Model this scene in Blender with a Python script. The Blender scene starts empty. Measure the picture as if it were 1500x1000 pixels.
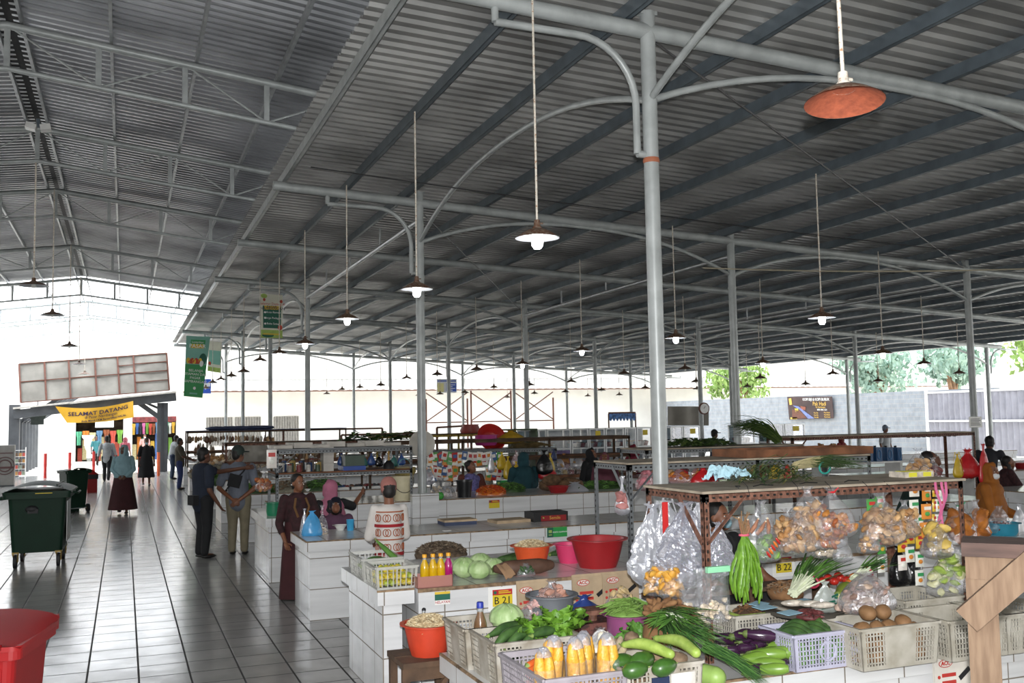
import bpy, bmesh, math, random
from math import sin, cos, pi, radians, sqrt, atan2
from mathutils import Vector as V, Matrix, Euler, noise as mnoise
random.seed(7)
SC = bpy.context.scene
COL = SC.collection
# ---------------------------------------------------------------- camera model (used to find real positions from sightlines)
FPX, YAW, PITCH, ROLL, CH = 1456.66, 0.37199794, 0.07633096, -0.01836100, 2.08
FW = V((sin(YAW)*cos(PITCH), cos(YAW)*cos(PITCH), sin(PITCH)))
_r = V((cos(YAW), -sin(YAW), 0)); _u = _r.cross(FW)
RT = cos(ROLL)*_r + sin(ROLL)*_u
UP = -sin(ROLL)*_r + cos(ROLL)*_u
EYE = V((0, 0, CH))
def ray(x, y): return FW + (x-750)/FPX*RT - (y-500)/FPX*UP
def onz(x, y, z):
    d = ray(x, y); return EYE + d*((z-CH)/d.z)
def onx(x, y, X):
    d = ray(x, y); return EYE + d*(X/d.x)
def ony(x, y, Y):
    d = ray(x, y); return EYE + d*(Y/d.y)
def onw(x, y, w): return EYE + ray(x, y)*w
def depth(p): return (V(p)-EYE).dot(FW)
S = 1.33
def U(x, y, z): return V((x*S, y*S, CH+(z-CH)*S))
# ---------------------------------------------------------------- materials
MATS = {}
def lin(h):
    h = h.lstrip('#'); c = [int(h[i:i+2], 16)/255 for i in (0, 2, 4)]
    return tuple(x/12.92 if x <= .04045 else ((x+.055)/1.055)**2.4 for x in c)
def M(name, col='808080', rough=.5, metal=0., var=.12, scale=8., col2=None, bump=0., bscale=40., alpha=1., emit=0., coat=0., spec=.5, trans=0.):
    if name in MATS: return MATS[name]
    m = bpy.data.materials.new(name); m.use_nodes = True
    nt = m.node_tree; N = nt.nodes; L = nt.links
    b = N['Principled BSDF']
    c = lin(col) if isinstance(col, str) else col
    b.inputs['Base Color'].default_value = (*c, 1)
    b.inputs['Roughness'].default_value = rough
    b.inputs['Metallic'].default_value = metal
    b.inputs['Specular IOR Level'].default_value = spec
    b.inputs['Coat Weight'].default_value = coat
    if alpha < 1: b.inputs['Alpha'].default_value = alpha
    if trans: b.inputs['Transmission Weight'].default_value = trans
    if emit:
        b.inputs['Emission Color'].default_value = (*c, 1); b.inputs['Emission Strength'].default_value = emit
    if var or bump:
        tc = N.new('ShaderNodeTexCoord'); nz = N.new('ShaderNodeTexNoise')
        nz.inputs['Scale'].default_value = scale; nz.inputs['Detail'].default_value = 4
        L.new(tc.outputs['Object'], nz.inputs['Vector'])
        if var:
            rp = N.new('ShaderNodeValToRGB'); c2 = lin(col2) if col2 else tuple(x*(1-var*2) for x in c)
            rp.color_ramp.elements[0].position = .32; rp.color_ramp.elements[1].position = .68
            rp.color_ramp.elements[0].color = (*c2, 1)
            rp.color_ramp.elements[1].color = (*(c if col2 else tuple(min(1, x*(1+var)) for x in c)), 1)
            L.new(nz.outputs['Fac'], rp.inputs['Fac']); L.new(rp.outputs['Color'], b.inputs['Base Color'])
        if bump:
            n2 = N.new('ShaderNodeTexNoise'); n2.inputs['Scale'].default_value = bscale; n2.inputs['Detail'].default_value = 3
            L.new(tc.outputs['Object'], n2.inputs['Vector'])
            bp = N.new('ShaderNodeBump'); bp.inputs['Strength'].default_value = bump; bp.inputs['Distance'].default_value = .01
            L.new(n2.outputs['Fac'], bp.inputs['Height']); L.new(bp.outputs['Normal'], b.inputs['Normal'])
    MATS[name] = m; return m
def M_tile(name, col, sx, sy, plane='XY', rough=.12, grout='6a6a68', gw=.006, var=.06, offs=(0, 0), streak=0., bumpy=.0, brick=0.):
    """Glazed tile surface in object = world coordinates."""
    if name in MATS: return MATS[name]
    m = bpy.data.materials.new(name); m.use_nodes = True
    nt = m.node_tree; N = nt.nodes; L = nt.links; b = N['Principled BSDF']
    tc = N.new('ShaderNodeTexCoord'); sp = N.new('ShaderNodeSeparateXYZ'); L.new(tc.outputs['Object'], sp.inputs[0])
    cb = N.new('ShaderNodeCombineXYZ')
    L.new(sp.outputs[plane[0]], cb.inputs['X']); L.new(sp.outputs[plane[1]], cb.inputs['Y'])
    mp = N.new('ShaderNodeMapping'); mp.inputs['Location'].default_value = (offs[0], offs[1], 0); L.new(cb.outputs[0], mp.inputs[0])
    br = N.new('ShaderNodeTexBrick'); br.offset = brick; br.squash = 1
    br.inputs['Scale'].default_value = 1; br.inputs['Brick Width'].default_value = sx; br.inputs['Row Height'].default_value = sy
    br.inputs['Mortar Size'].default_value = gw; br.inputs['Mortar Smooth'].default_value = .2; br.inputs['Bias'].default_value = 0
    c = lin(col); br.inputs['Color1'].default_value = (*c, 1); br.inputs['Color2'].default_value = (*(x*(1-var) for x in c), 1)
    br.inputs['Mortar'].default_value = (*lin(grout), 1)
    L.new(mp.outputs[0], br.inputs['Vector'])
    nz = N.new('ShaderNodeTexNoise'); nz.inputs['Scale'].default_value = 3; nz.inputs['Detail'].default_value = 6
    if streak:
        m2 = N.new('ShaderNodeMapping'); m2.inputs['Scale'].default_value = (.25, 3.5, 1); L.new(cb.outputs[0], m2.inputs[0]); L.new(m2.outputs[0], nz.inputs['Vector'])
    else: L.new(tc.outputs['Object'], nz.inputs['Vector'])
    rp = N.new('ShaderNodeValToRGB'); rp.color_ramp.elements[0].color = (.68, .68, .68, 1); rp.color_ramp.elements[1].color = (1, 1, 1, 1)
    rp.color_ramp.elements[0].position = .3; rp.color_ramp.elements[1].position = .6
    L.new(nz.outputs['Fac'], rp.inputs['Fac'])
    mx = N.new('ShaderNodeMix'); mx.data_type = 'RGBA'; mx.blend_type = 'MULTIPLY'; mx.inputs['Factor'].default_value = .55
    L.new(br.outputs['Color'], mx.inputs['A']); L.new(rp.outputs['Color'], mx.inputs['B']); L.new(mx.outputs['Result'], b.inputs['Base Color'])
    mr = N.new('ShaderNodeMapRange'); mr.inputs['To Min'].default_value = rough*2.2; mr.inputs['To Max'].default_value = rough*.8
    L.new(nz.outputs['Fac'], mr.inputs['Value']); 
    ad = N.new('ShaderNodeMath'); ad.operation = 'MAXIMUM'; ml = N.new('ShaderNodeMath'); ml.operation = 'MULTIPLY'; ml.inputs[1].default_value = .7
    L.new(br.outputs['Fac'], ml.inputs[0]); L.new(mr.outputs[0], ad.inputs[0]); L.new(ml.outputs[0], ad.inputs[1]); L.new(ad.outputs[0], b.inputs['Roughness'])
    bp = N.new('ShaderNodeBump'); bp.invert = True; bp.inputs['Strength'].default_value = .5; bp.inputs['Distance'].default_value = .003
    if bumpy:
        n3 = N.new('ShaderNodeTexNoise'); n3.inputs['Scale'].default_value = 2.2; n3.inputs['Detail'].default_value = 2; L.new(tc.outputs['Object'], n3.inputs['Vector'])
        b2 = N.new('ShaderNodeBump'); b2.inputs['Strength'].default_value = bumpy; b2.inputs['Distance'].default_value = .03; L.new(n3.outputs['Fac'], b2.inputs['Height'])
        L.new(b2.outputs['Normal'], bp.inputs['Normal'])
    L.new(br.outputs['Fac'], bp.inputs['Height']); L.new(bp.outputs['Normal'], b.inputs['Normal'])
    MATS[name] = m; return m
def M_rust(name, col, rust, amount=.5, rough=.6, scale=12, metal=0.):
    if name in MATS: return MATS[name]
    m = M(name, col, rough, metal, .1, scale)
    nt = m.node_tree; N = nt.nodes; L = nt.links; b = N['Principled BSDF']; src = b.inputs['Base Color'].links[0].from_socket
    tc = N.new('ShaderNodeTexCoord'); nz = N.new('ShaderNodeTexNoise'); nz.inputs['Scale'].default_value = scale*2.2; nz.inputs['Detail'].default_value = 8
    L.new(tc.outputs['Object'], nz.inputs['Vector'])
    rp = N.new('ShaderNodeValToRGB'); rp.color_ramp.elements[0].position = 1-amount-.06; rp.color_ramp.elements[1].position = 1-amount+.06
    L.new(nz.outputs['Fac'], rp.inputs['Fac'])
    mx = N.new('ShaderNodeMix'); mx.data_type = 'RGBA'; L.new(rp.outputs['Color'], mx.inputs['Factor'])
    L.new(src, mx.inputs['A']); mx.inputs['B'].default_value = (*lin(rust), 1); L.new(mx.outputs['Result'], b.inputs['Base Color'])
    return m
# ---------------------------------------------------------------- mesh builder
class MB:
    def __init__(s): s.v = []; s.f = []; s.m = []; s.sm = []
    def add(s, vs, fs, m=0, smooth=False):
        o = len(s.v); s.v.extend([tuple(p) for p in vs])
        for f in fs: s.f.append([i+o for i in f]); s.m.append(m); s.sm.append(smooth)
        return s
    def box(s, x0, x1, y0, y1, z0, z1, m=0):
        vs = [(x, y, z) for z in (z0, z1) for y in (y0, y1) for x in (x0, x1)]
        return s.add(vs, [(0, 2, 3, 1), (4, 5, 7, 6), (0, 1, 5, 4), (2, 6, 7, 3), (0, 4, 6, 2), (1, 3, 7, 5)], m)
    def obox(s, c, sz, rz=0, m=0, rx=0, ry=0, taper=1.):
        R = Euler((rx, ry, rz)).to_matrix(); c = V(c); vs = []
        for z in (-.5, .5):
            k = 1 if z > 0 else taper
            for y in (-.5, .5):
                for x in (-.5, .5): vs.append(c+R@V((x*sz[0]*k, y*sz[1]*k, z*sz[2])))
        return s.add(vs, [(0, 2, 3, 1), (4, 5, 7, 6), (0, 1, 5, 4), (2, 6, 7, 3), (0, 4, 6, 2), (1, 3, 7, 5)], m)
    def bar(s, a, b, w, h, m=0, up=(0, 0, 1)):
        a, b = V(a), V(b); d = (b-a).normalized(); up = V(up)
        if abs(d.dot(up)) > .98: up = V((0, 1, 0))
        x = d.cross(up).normalized(); y = x.cross(d)
        vs = [p+x*(i*w/2)+y*(j*h/2) for p in (a, b) for i, j in ((-1, -1), (1, -1), (1, 1), (-1, 1))]
        return s.add(vs, [(3, 2, 1, 0), (4, 5, 6, 7), (0, 1, 5, 4), (1, 2, 6, 5), (2, 3, 7, 6), (3, 0, 4, 7)], m)
    def tube(s, pts, r, n=8, m=0, cap=True, flat=1.):
        pts = [V(p) for p in pts]; k = len(pts); R = r if isinstance(r, (list, tuple)) else [r]*k
        vs = []; prev = None
        for i, p in enumerate(pts):
            d = (pts[min(i+1, k-1)]-pts[max(i-1, 0)]).normalized()
            if prev is None:
                up = V((0, 0, 1)) if abs(d.z) < .9 else V((1, 0, 0)); x = d.cross(up).normalized()
            else:
                x = prev-d*prev.dot(d); x = x.normalized() if x.length > 1e-6 else prev
            prev = x; y = d.cross(x)
            for j in range(n):
                a = 2*pi*j/n; vs.append(p+(x*cos(a)+y*sin(a)*flat)*R[i])
        fs = [(i*n+j, i*n+(j+1) % n, (i+1)*n+(j+1) % n, (i+1)*n+j) for i in range(k-1) for j in range(n)]
        if cap: fs += [tuple(range(n-1, -1, -1)), tuple(range((k-1)*n, k*n))]
        return s.add(vs, fs, m, True)
    def lathe(s, prof, n=20, o=(0, 0, 0), m=0, mat=None, wob=None):
        vs = []; k = len(prof); o = V(o)
        for i, (r, z) in enumerate(prof):
            for j in range(n):
                a = 2*pi*j/n; q = r*(wob(a, i) if wob else 1); p = V((q*cos(a), q*sin(a), z))
                vs.append(o+(mat@p if mat else p))
        fs = [(i*n+j, i*n+(j+1) % n, (i+1)*n+(j+1) % n, (i+1)*n+j) for i in range(k-1) for j in range(n)]
        if prof[0][0] > 1e-6: fs.append(tuple(range(n-1, -1, -1))) if prof[0][1] <= prof[-1][1] and s._cap else None
        return s.add(vs, fs, m, True)
    _cap = False
    def ell(s, c, r, n=14, k=9, m=0, R=None, nz=0., ns=3., seed=0.):
        c = V(c); vs = []; r = (r, r, r) if isinstance(r, (int, float)) else r
        for i in range(k+1):
            t = pi*i/k
            for j in range(n):
                a = 2*pi*j/n; p = V((sin(t)*cos(a), sin(t)*sin(a), -cos(t)))
                q = 1+nz*mnoise.noise(p*ns+V((seed, seed*1.7, 0))) if nz else 1
                p = V((p.x*r[0]*q, p.y*r[1]*q, p.z*r[2]*q)); vs.append(c+(R@p if R else p))
        fs = [(i*n+j, i*n+(j+1) % n, (i+1)*n+(j+1) % n, (i+1)*n+j) for i in range(k) for j in range(n)]
        return s.add(vs, fs, m, True)
    def grid(s, f, nu, nv, m=0, smooth=True, closed=False):
        vs = [f(u/nu, v/nv) for v in range(nv+1) for u in range(nu+(0 if closed else 1))]
        w = nu if closed else nu+1
        fs = [(v*w+u, v*w+(u+1) % w, (v+1)*w+(u+1) % w, (v+1)*w+u) for v in range(nv) for u in range(nu)]
        return s.add(vs, fs, m, smooth)
    def poly(s, pts, m=0): return s.add(pts, [tuple(range(len(pts)))], m)
    def quadslab(s, p, t, m=0):
        """Thin solid slab from a quad of four corners and a thickness vector."""
        p = [V(q) for q in p]; t = V(t); vs = p+[q+t for q in p]
        return s.add(vs, [(3, 2, 1, 0), (4, 5, 6, 7), (0, 1, 5, 4), (1, 2, 6, 5), (2, 3, 7, 6), (3, 0, 4, 7)], m)
    def mesh(s, name, mats):
        me = bpy.data.meshes.new(name); me.from_pydata(s.v, [], s.f)
        for q in (mats if isinstance(mats, (list, tuple)) else [mats]): me.materials.append(q)
        me.polygons.foreach_set('material_index', s.m); me.polygons.foreach_set('use_smooth', s.sm)
        bm = bmesh.new(); bm.from_mesh(me); bmesh.ops.remove_doubles(bm, verts=bm.verts, dist=1e-5)
        bmesh.ops.recalc_face_normals(bm, faces=bm.faces); bm.to_mesh(me); bm.free()
        if any(s.sm): me.set_sharp_from_angle(angle=radians(50))
        return me
    def build(s, name, mats, parent=None, loc=None, rz=0, **kw):
        o = bpy.data.objects.new(name, s.mesh(name, mats)); COL.objects.link(o)
        if parent: o.parent = parent
        if loc is not None: o.location = loc
        if rz: o.rotation_euler.z = rz
        return tag(o, **kw) if kw else o
def tag(o, label=None, cat=None, group=None, kind=None):
    for k, q in (('label', label), ('category', cat), ('group', group), ('kind', kind)):
        if q: o[k] = q
    return o
def thing(name, label, cat, loc=(0, 0, 0), rz=0, group=None, kind=None):
    o = bpy.data.objects.new(name, None); COL.objects.link(o); o.empty_display_size = .1
    o.location = loc; o.rotation_euler = (0, 0, rz); return tag(o, label, cat, group, kind)
def dup(root, loc=None, rz=None, label=None, group=None, scale=None, rot=None):
    c = root.copy(); COL.objects.link(c)
    if loc is not None: c.location = loc
    if rot is not None: c.rotation_euler = rot
    elif rz is not None: c.rotation_euler.z = rz
    if scale is not None: c.scale = scale if isinstance(scale, (tuple, list)) else (scale,)*3
    if label: c['label'] = label
    if group: c['group'] = group
    for ch in list(root.children):
        d = ch.copy(); COL.objects.link(d); d.parent = c
        for g in list(ch.children):
            e = g.copy(); COL.objects.link(e); e.parent = d
    return c
def text_mesh(txt, size, mat, name, parent=None, align='CENTER', depth=.0015, sx=1., bold=0.):
    cu = bpy.data.curves.new(name, 'FONT'); cu.body = txt; cu.size = size; cu.align_x = align; cu.align_y = 'CENTER'; cu.extrude = depth; cu.resolution_u = 2; cu.offset = bold
    o = bpy.data.objects.new(name, cu); COL.objects.link(o)
    dg = bpy.context.evaluated_depsgraph_get(); me = bpy.data.meshes.new_from_object(o.evaluated_get(dg))
    bpy.data.objects.remove(o); me.materials.clear(); me.materials.append(mat)
    if sx != 1:
        for v in me.vertices: v.co.x *= sx
    q = bpy.data.objects.new(name, me); COL.objects.link(q)
    if parent: q.parent = parent
    return q
def on_plane(o, p, ex, ey, nrm_off=.002):
    """Lay a flat lettering object on the plane through p spanned by ex (right) and ey (up)."""
    ex = V(ex).normalized(); ey = V(ey); ey = (ey-ex*ey.dot(ex)).normalized(); n = ex.cross(ey)
    o.matrix_local = Matrix.Translation(V(p)+n*nrm_off) @ Matrix((ex, ey, n)).transposed().to_4x4(); return o
def rnd(a, b): return random.uniform(a, b)
SKY, SUN, FLASH, EXPO = 3.7, 9.0, 2100., 0.0
# ================================================================ the hall: floor, roofs, steelwork
m_floor = M_tile('floor_tile', 'a09e9a', .4, .4, rough=.115, grout='262422', gw=.009, offs=(-.134, -.137), bumpy=.12, var=.14)
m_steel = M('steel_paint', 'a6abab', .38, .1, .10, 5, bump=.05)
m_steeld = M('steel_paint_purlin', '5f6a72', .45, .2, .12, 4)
m_galv = M('galvanised', 'a3a6a8', .4, .5, .12, 5)
m_zinc = M('zinc_sheet', 'adadab', .38, .55, .22, .9)
m_zinc2 = M('zinc_sheet_nave', 'a2a4a8', .34, .6, .24, .7)
m_conc = M('outdoor_concrete', 'd8d4cc', .8, 0, .06, .6)
MB().box(-9, 27.6, -6, 46.6, -.15, 0).build('floor', m_floor, kind='structure')
MB().box(-80, 120, 46.6, 200, -.3, -.06).box(27.6, 120, -40, 46.6, -.3, -.06).box(-80, -9, -40, 46.6, -.3, -.06).build('ground', m_conc, kind='structure')
ZP = lambda x: 4.676-.057*(x-1.536)          # centre line of the cross pipes (upper frame)
R_P = .07
def sheet(name, x0, x1, zf, y0, y1, mat, label, per=.2, d=.035, nx=1):
    mb = MB(); n = int((y1-y0)/per); prof = []
    for i in range(n):
        y = y0+i*per
        prof += [(y, 0), (y+per*.34, 0), (y+per*.46, d), (y+per*.88, d)]
    prof.append((y1, 0)); k = len(prof); vs = []
    for x in [x0+(x1-x0)*j/nx for j in range(nx+1)]: vs += [(x, y, zf(x)+z) for y, z in prof]
    fs = [(j*k+i, j*k+i+1, (j+1)*k+i+1, (j+1)*k+i) for j in range(nx) for i in range(k-1)]
    mb.add(vs, fs); return mb.build(name, mat, kind='structure', label=label)
wz = lambda X: U(0, 0, ZP(X/S)).z
sheet('ceiling', 1.485*S, 20.6*S, lambda X: wz(X)+R_P+.125, -3, 35.6*S, m_zinc, 'grey corrugated sheet roof over the stall hall')
YC = [5.57, 11.0, 18.6, 23.7, 29.45, 34.6]
YP = [0.6, 5.57, 11.0, 14.68, 18.6, 23.7, 29.45, 34.6]
XR = [3.165, 7.4, 11.43, 15.6, 19.6]
for i, y in enumerate(YP):
    MB().tube([U(1.5, y, ZP(1.5)), U(20.3, y, ZP(20.3))], R_P, 12).build('beam', m_steel, kind='structure', cat='beam',
        label='grey cross pipe under the hall roof, %s' % ['above and behind the camera', 'nearest, through the top of the big foreground column', 'at the second column of the aisle row', 'between second and third columns of the aisle row', 'at the third column of the aisle row', 'at the fourth column of the aisle row', 'at the fifth column of the aisle row', 'farthest, at the back end of the hall'][i])
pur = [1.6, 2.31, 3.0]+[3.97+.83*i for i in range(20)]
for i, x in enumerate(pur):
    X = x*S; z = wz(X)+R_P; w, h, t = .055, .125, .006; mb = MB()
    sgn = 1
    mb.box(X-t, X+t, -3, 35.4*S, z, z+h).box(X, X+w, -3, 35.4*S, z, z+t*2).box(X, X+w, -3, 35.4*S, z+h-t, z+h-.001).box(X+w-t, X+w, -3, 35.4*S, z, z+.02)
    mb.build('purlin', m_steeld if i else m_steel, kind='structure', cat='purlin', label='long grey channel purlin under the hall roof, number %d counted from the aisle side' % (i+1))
# columns --------------------------------------------------------
def ccol(i, j):
    x, y = XR[j], YC[i]
    if j: x += {0: 0, 1: 0, 2: .12+.03*j, 3: .1+.03*j}.get(i, .1)
    return x, y
ROWN = ['aisle-side row', 'second row', 'third row', 'fourth row', 'outermost row']
YN = ['big foreground', 'second', 'third', 'fourth', 'fifth', 'last']
m_band = M('rust_band', 'b06a4c', .7)
ZCOL0 = .835
for i in range(6):
    for j in range(5):
        if i == 0 and j > 0: continue
        x, y = ccol(i, j); p = U(x, y, 0); r = .066; zt = U(x, y, ZP(x)).z+R_P+.1
        z0 = [ZCOL0, .905][i] if i < 2 and j < 2 else 0
        lab = 'grey painted steel tube column, %s of the %s' % (YN[i] if i else 'big foreground one', ROWN[j])
        t = thing('column', lab, 'column', (p.x, p.y, 0), kind='structure')
        MB().tube([(0, 0, z0), (0, 0, zt)], r, 20 if i < 2 else 12).build('shaft', m_steel, t)
        MB().lathe([(r*1.02, U(0, 0, 3.72).z-.02), (r*1.12, U(0, 0, 3.72).z), (r*1.02, U(0, 0, 3.72).z+.025)], 16).build('band', m_band if i == 0 else m_steel, t)
        MB().box(-.08, .08, -.04, .04, zt-.03, zt+.005).build('top_plate', m_steel, t)
        if z0: MB().box(-.16, .16, -.13, .13, z0-.024 if i else z0-.009, z0).build('pier', M_tile('pier_tile', 'd8d8d6', .2, .3, 'XZ', .15, '8b7f74', .004), t)
# arches and brackets --------------------------------------------
def arch(a, b, top, label, r=.032, n=18):
    a, b = V(a), V(b); pts = []
    for k in range(n+1):
        t = k/n; p = a.lerp(b, t); c = 1-abs(2*t-1)**2.3; p.z += (top-(a.z+b.z)/2)*c; pts.append(p)
    MB().tube(pts, r, 8).build('arch_brace', m_steel, kind='structure', cat='brace', label=label)
for i in range(6):
    for j in range(4):
        (x0, y0), (x1, y1) = ccol(i, j), (XR[j+1]+(ccol(max(i, 1), j+1)[0]-XR[j+1]), YC[i])
        a, b = U(x0, y0, ZP(x0)-.46), U(x1, y1, ZP(x1)-.46); top = U(0, 0, (ZP(x0)+ZP(x1))/2).z-.07
        arch(a, b, top, 'curved grey pipe arch across the hall from the %s column, %s' % (YN[i], ROWN[j]))
for i in range(5):
    for j in range(4):
        if i == 1 or (i == 0 and j > 0): continue
        (x0, y0), (x1, y1) = ccol(i, j), ccol(i+1, j)
        arch(U(x0, y0, ZP(x0)-.46), U(x1, y1, ZP(x1)-.46), U(0, 0, ZP(x0)).z-.03, 'curved grey pipe arch along the hall behind the %s column, %s' % (YN[i], ROWN[j]))
x, y = ccol(0, 0)
arch(U(x, y, ZP(x)-.46), U(x, .6, ZP(x)-.46), U(0, 0, ZP(x)).z-.03, 'curved grey pipe arch coming towards the viewer from the big foreground column')
for j in range(3):
    (x0, y0), (x1, y1) = ccol(1, j), ccol(2, j); z = ZP(x0)-.2
    mb = MB(); mb.tube([U(x0, y0, z), U(x1, y1, z)], .04, 8)
    for k in range(1, 4): yy = y0+(y1-y0)*k/4; mb.tube([U(x0+(x1-x0)*k/4, yy, z), U(x0+(x1-x0)*k/4, yy, z+.26)], .018, 6)
    mb.build('tie_beam', m_galv, kind='structure', cat='beam', label='bright grey lengthwise pipe joining second and third columns, %s' % ROWN[j])
for i in range(6):
    x, y = ccol(i, 0); p = []
    zc = 3.76; p += [U(x, y, zc), U(x-.1, y, zc)]
    zt = 4.5; R = .42
    p += [U(x-.1, y, zc+.04)]
    for k in range(10): a = pi/2*k/9; p.append(U(x-.1-R*(1-cos(a)), y, zt-R+R*sin(a)))
    p += [U(2.1, y, zt+.01), U(2.1, y, ZP(2.1))]
    mb = MB()
    mb.tube(p[:2], .032, 8); mb.tube(p[1:-1], .032, 10); mb.tube(p[-2:], .032, 8)
    mb.build('bracket', m_steel, kind='structure', cat='bracket', label='bent pipe bracket on the aisle side of the %s column' % YN[i])
for j, (i, sx) in enumerate([(k, 1) for k in range(1, 6)]):
    x, y = ccol(i, 4); zc = 2.95; p = [U(x, y, zc), U(x+.12, y, zc)]
    for k in range(8): a = pi/2*k/7; p.append(U(x+.12+.35*(1-cos(a)), y, 3.2+.35*sin(a)))
    p.append(U(x+1.0, y, 3.55)); p.append(U(x+1.0, y, 3.62))
    MB().tube(p, .028, 8).build('bracket', m_steel, kind='structure', cat='bracket', label='bent pipe eave bracket on the %s column of the outermost row' % YN[i])
# bracing rods and cables
m_rod = M('dark_rod', '3c3c3e', .5, .3, 0)
def rod(a, b, r, label, sag=0., mat=None, n=14):
    a, b = V(a), V(b); pts = [a.lerp(b, k/n)-V((0, 0, sag*4*(k/n)*(1-k/n))) for k in range(n+1)]
    MB().tube(pts, r, 5).build('tie_rod' if not sag else 'cable', mat or m_rod, kind='structure', cat='rod' if not sag else 'cable', label=label)
rod(U(3.2, 5.6, 4.55), U(11.4, 11, 4.12), .011, 'dark diagonal tie rod from the big foreground column to the far right column')
rod(U(3.17, 11, 4.5), U(7.45, 18.6, 4.25), .011, 'dark diagonal tie rod behind the second aisle column')
rod(U(3.2, 5.57, 4.62), U(12.4, 5.75, 4.25), .012, 'thin grey wire stretched level from the big foreground column', .06, M('wire_grey', '77797c', .5, .3, 0))
rod(U(1.6, 9.2, 4.45), U(14, 9.6, 3.98), .008, 'thin dark wire sagging across the middle of the roof', .12)
rod(U(6.9, 10.9, 3.95), U(14.2, 6.4, 3.95), .012, 'pale cable sagging under the roof at the right', .25, M('cable_pale', 'b5ad98', .6, 0, 0))
# nave ------------------------------------------------------------
RX, RZ, SL = -1.15, 6.15, .125
nz_ = lambda x: RZ-SL*abs(x-RX)
XL_, XR_ = -5.6, 3.4
TY = [5.57, 11.0, 14.8, 18.7, 24.5, 29.9, 35.4, 41.0]
TN = ['nearest, above the camera', 'first full one', 'second', 'third', 'fourth', 'fifth', 'sixth, at the bright gable', 'last, pale in the glare']
for i, y in enumerate(TY):
    t = thing('roof_truss', 'grey lattice truss across the aisle roof, %s' % TN[i], 'truss', U(RX, y, RZ), kind='structure')
    o = V(t.location)
    def q(x, dz, y=y): return U(x, y, nz_(x)+dz)-o
    for nm, dz, r in (('top_chord', 0, .055), ('bottom_chord', -.45, .036)):
        MB().tube([q(XL_, dz), q(RX, dz), q(XR_, dz)], r, 10).build(nm, m_steel, t)
    w = MB(); d = MB(); st = .86
    xs = [RX+st*k for k in range(-5, 6)]
    for k, x in enumerate(xs):
        if XL_ < x < XR_: w.bar(q(x, 0), q(x, -.45), .075, .04)
        if k < 10:
            kk = k-5
            a, b = (0, -.45) if kk % 2 == 0 else (-.45, 0)
            if max(x, xs[k+1]) <= XR_ and min(x, xs[k+1]) >= XL_: d.tube([q(x, a), q(xs[k+1], b)], .014, 6)
    w.build('upright', m_steel, t); d.build('diagonal', m_steel, t)
nx_ = [RX-.13, RX+.13]+[RX+.12+.86*k for k in range(1, 5)]+[RX-.12-.86*k for k in range(1, 6)]
for i, x in enumerate(nx_):
    X = x*S; z = U(0, 0, nz_(x)).z+.055
    MB().box(X-.022, X+.022, -3, 41.3*S, z, z+.10).build('purlin', m_galv, kind='structure', cat='purlin', label='grey box purlin of the aisle roof, %s' % ('one of the ridge pair, %s' % ('left', 'right')[i] if i < 2 else 'number %d from the ridge on the %s slope' % ((i-1, 'right') if i < 6 else (i-5, 'left'))))
zn = lambda X: U(0, 0, nz_(X/S)).z+.16
m_sky = bpy.data.materials.new('clear_sheet'); m_sky.use_nodes = True
_n = m_sky.node_tree; _n.nodes.clear(); _o = _n.nodes.new('ShaderNodeOutputMaterial'); _t = _n.nodes.new('ShaderNodeBsdfTranslucent'); _t.inputs[0].default_value = (.9, .92, .95, 1)
_n.links.new(_t.outputs[0], _o.inputs[0]); MATS['clear_sheet'] = m_sky
sheet('ceiling_right', RX*S, XR_*S, zn, -3, 30.2*S, m_zinc2, 'corrugated sheet roof over the aisle, slope on the stall side')
sheet('ceiling_left', XL_*S, RX*S, zn, -3, 30.2*S, m_zinc2, 'corrugated sheet roof over the aisle, slope on the left side')
sheet('ceiling_end_right', RX*S, XR_*S, zn, 30.2*S, 41.4*S, m_sky, 'glaring translucent roof sheets over the far end of the aisle, right slope')
sheet('ceiling_end_left', XL_*S, RX*S, zn, 30.2*S, 41.4*S, m_sky, 'glaring translucent roof sheets over the far end of the aisle, left slope')
MB().box(RX*S-.16, RX*S+.16, -3, 30.2*S, zn(RX*S)-.006, zn(RX*S)+.03).build('ridge_cap', M('ridge_dark', '1e1e20', .7, 0, 0), kind='structure', label='dark ridge strip along the top of the aisle roof')
# left aisle side: tall steel wall posts outside the frame carry the nave
for i, y in enumerate(TY):
    p = U(XL_, y, 0); MB().tube([(p.x, p.y, 0), (p.x, p.y, U(0, 0, nz_(XL_)).z)], .066, 10).build('column', m_steel, kind='structure', cat='column', label='grey steel column left of the aisle under the truss: %s' % TN[i])

m_plain = M('wall_plaster', 'a8a59e', .8, 0, .05, 1)  # unseen walls added to keep daylight out from the left and behind
MB().box(-9.2, -9, -6, 36, 0, 6.4).build('wall_blocker_left', m_plain, kind='structure', label='plain building wall along the left of the aisle')
MB().box(-9, 27.6, -6.2, -6, 0, 6.4).build('wall_front', m_plain, kind='structure', label='plain wall behind the camera')
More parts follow.
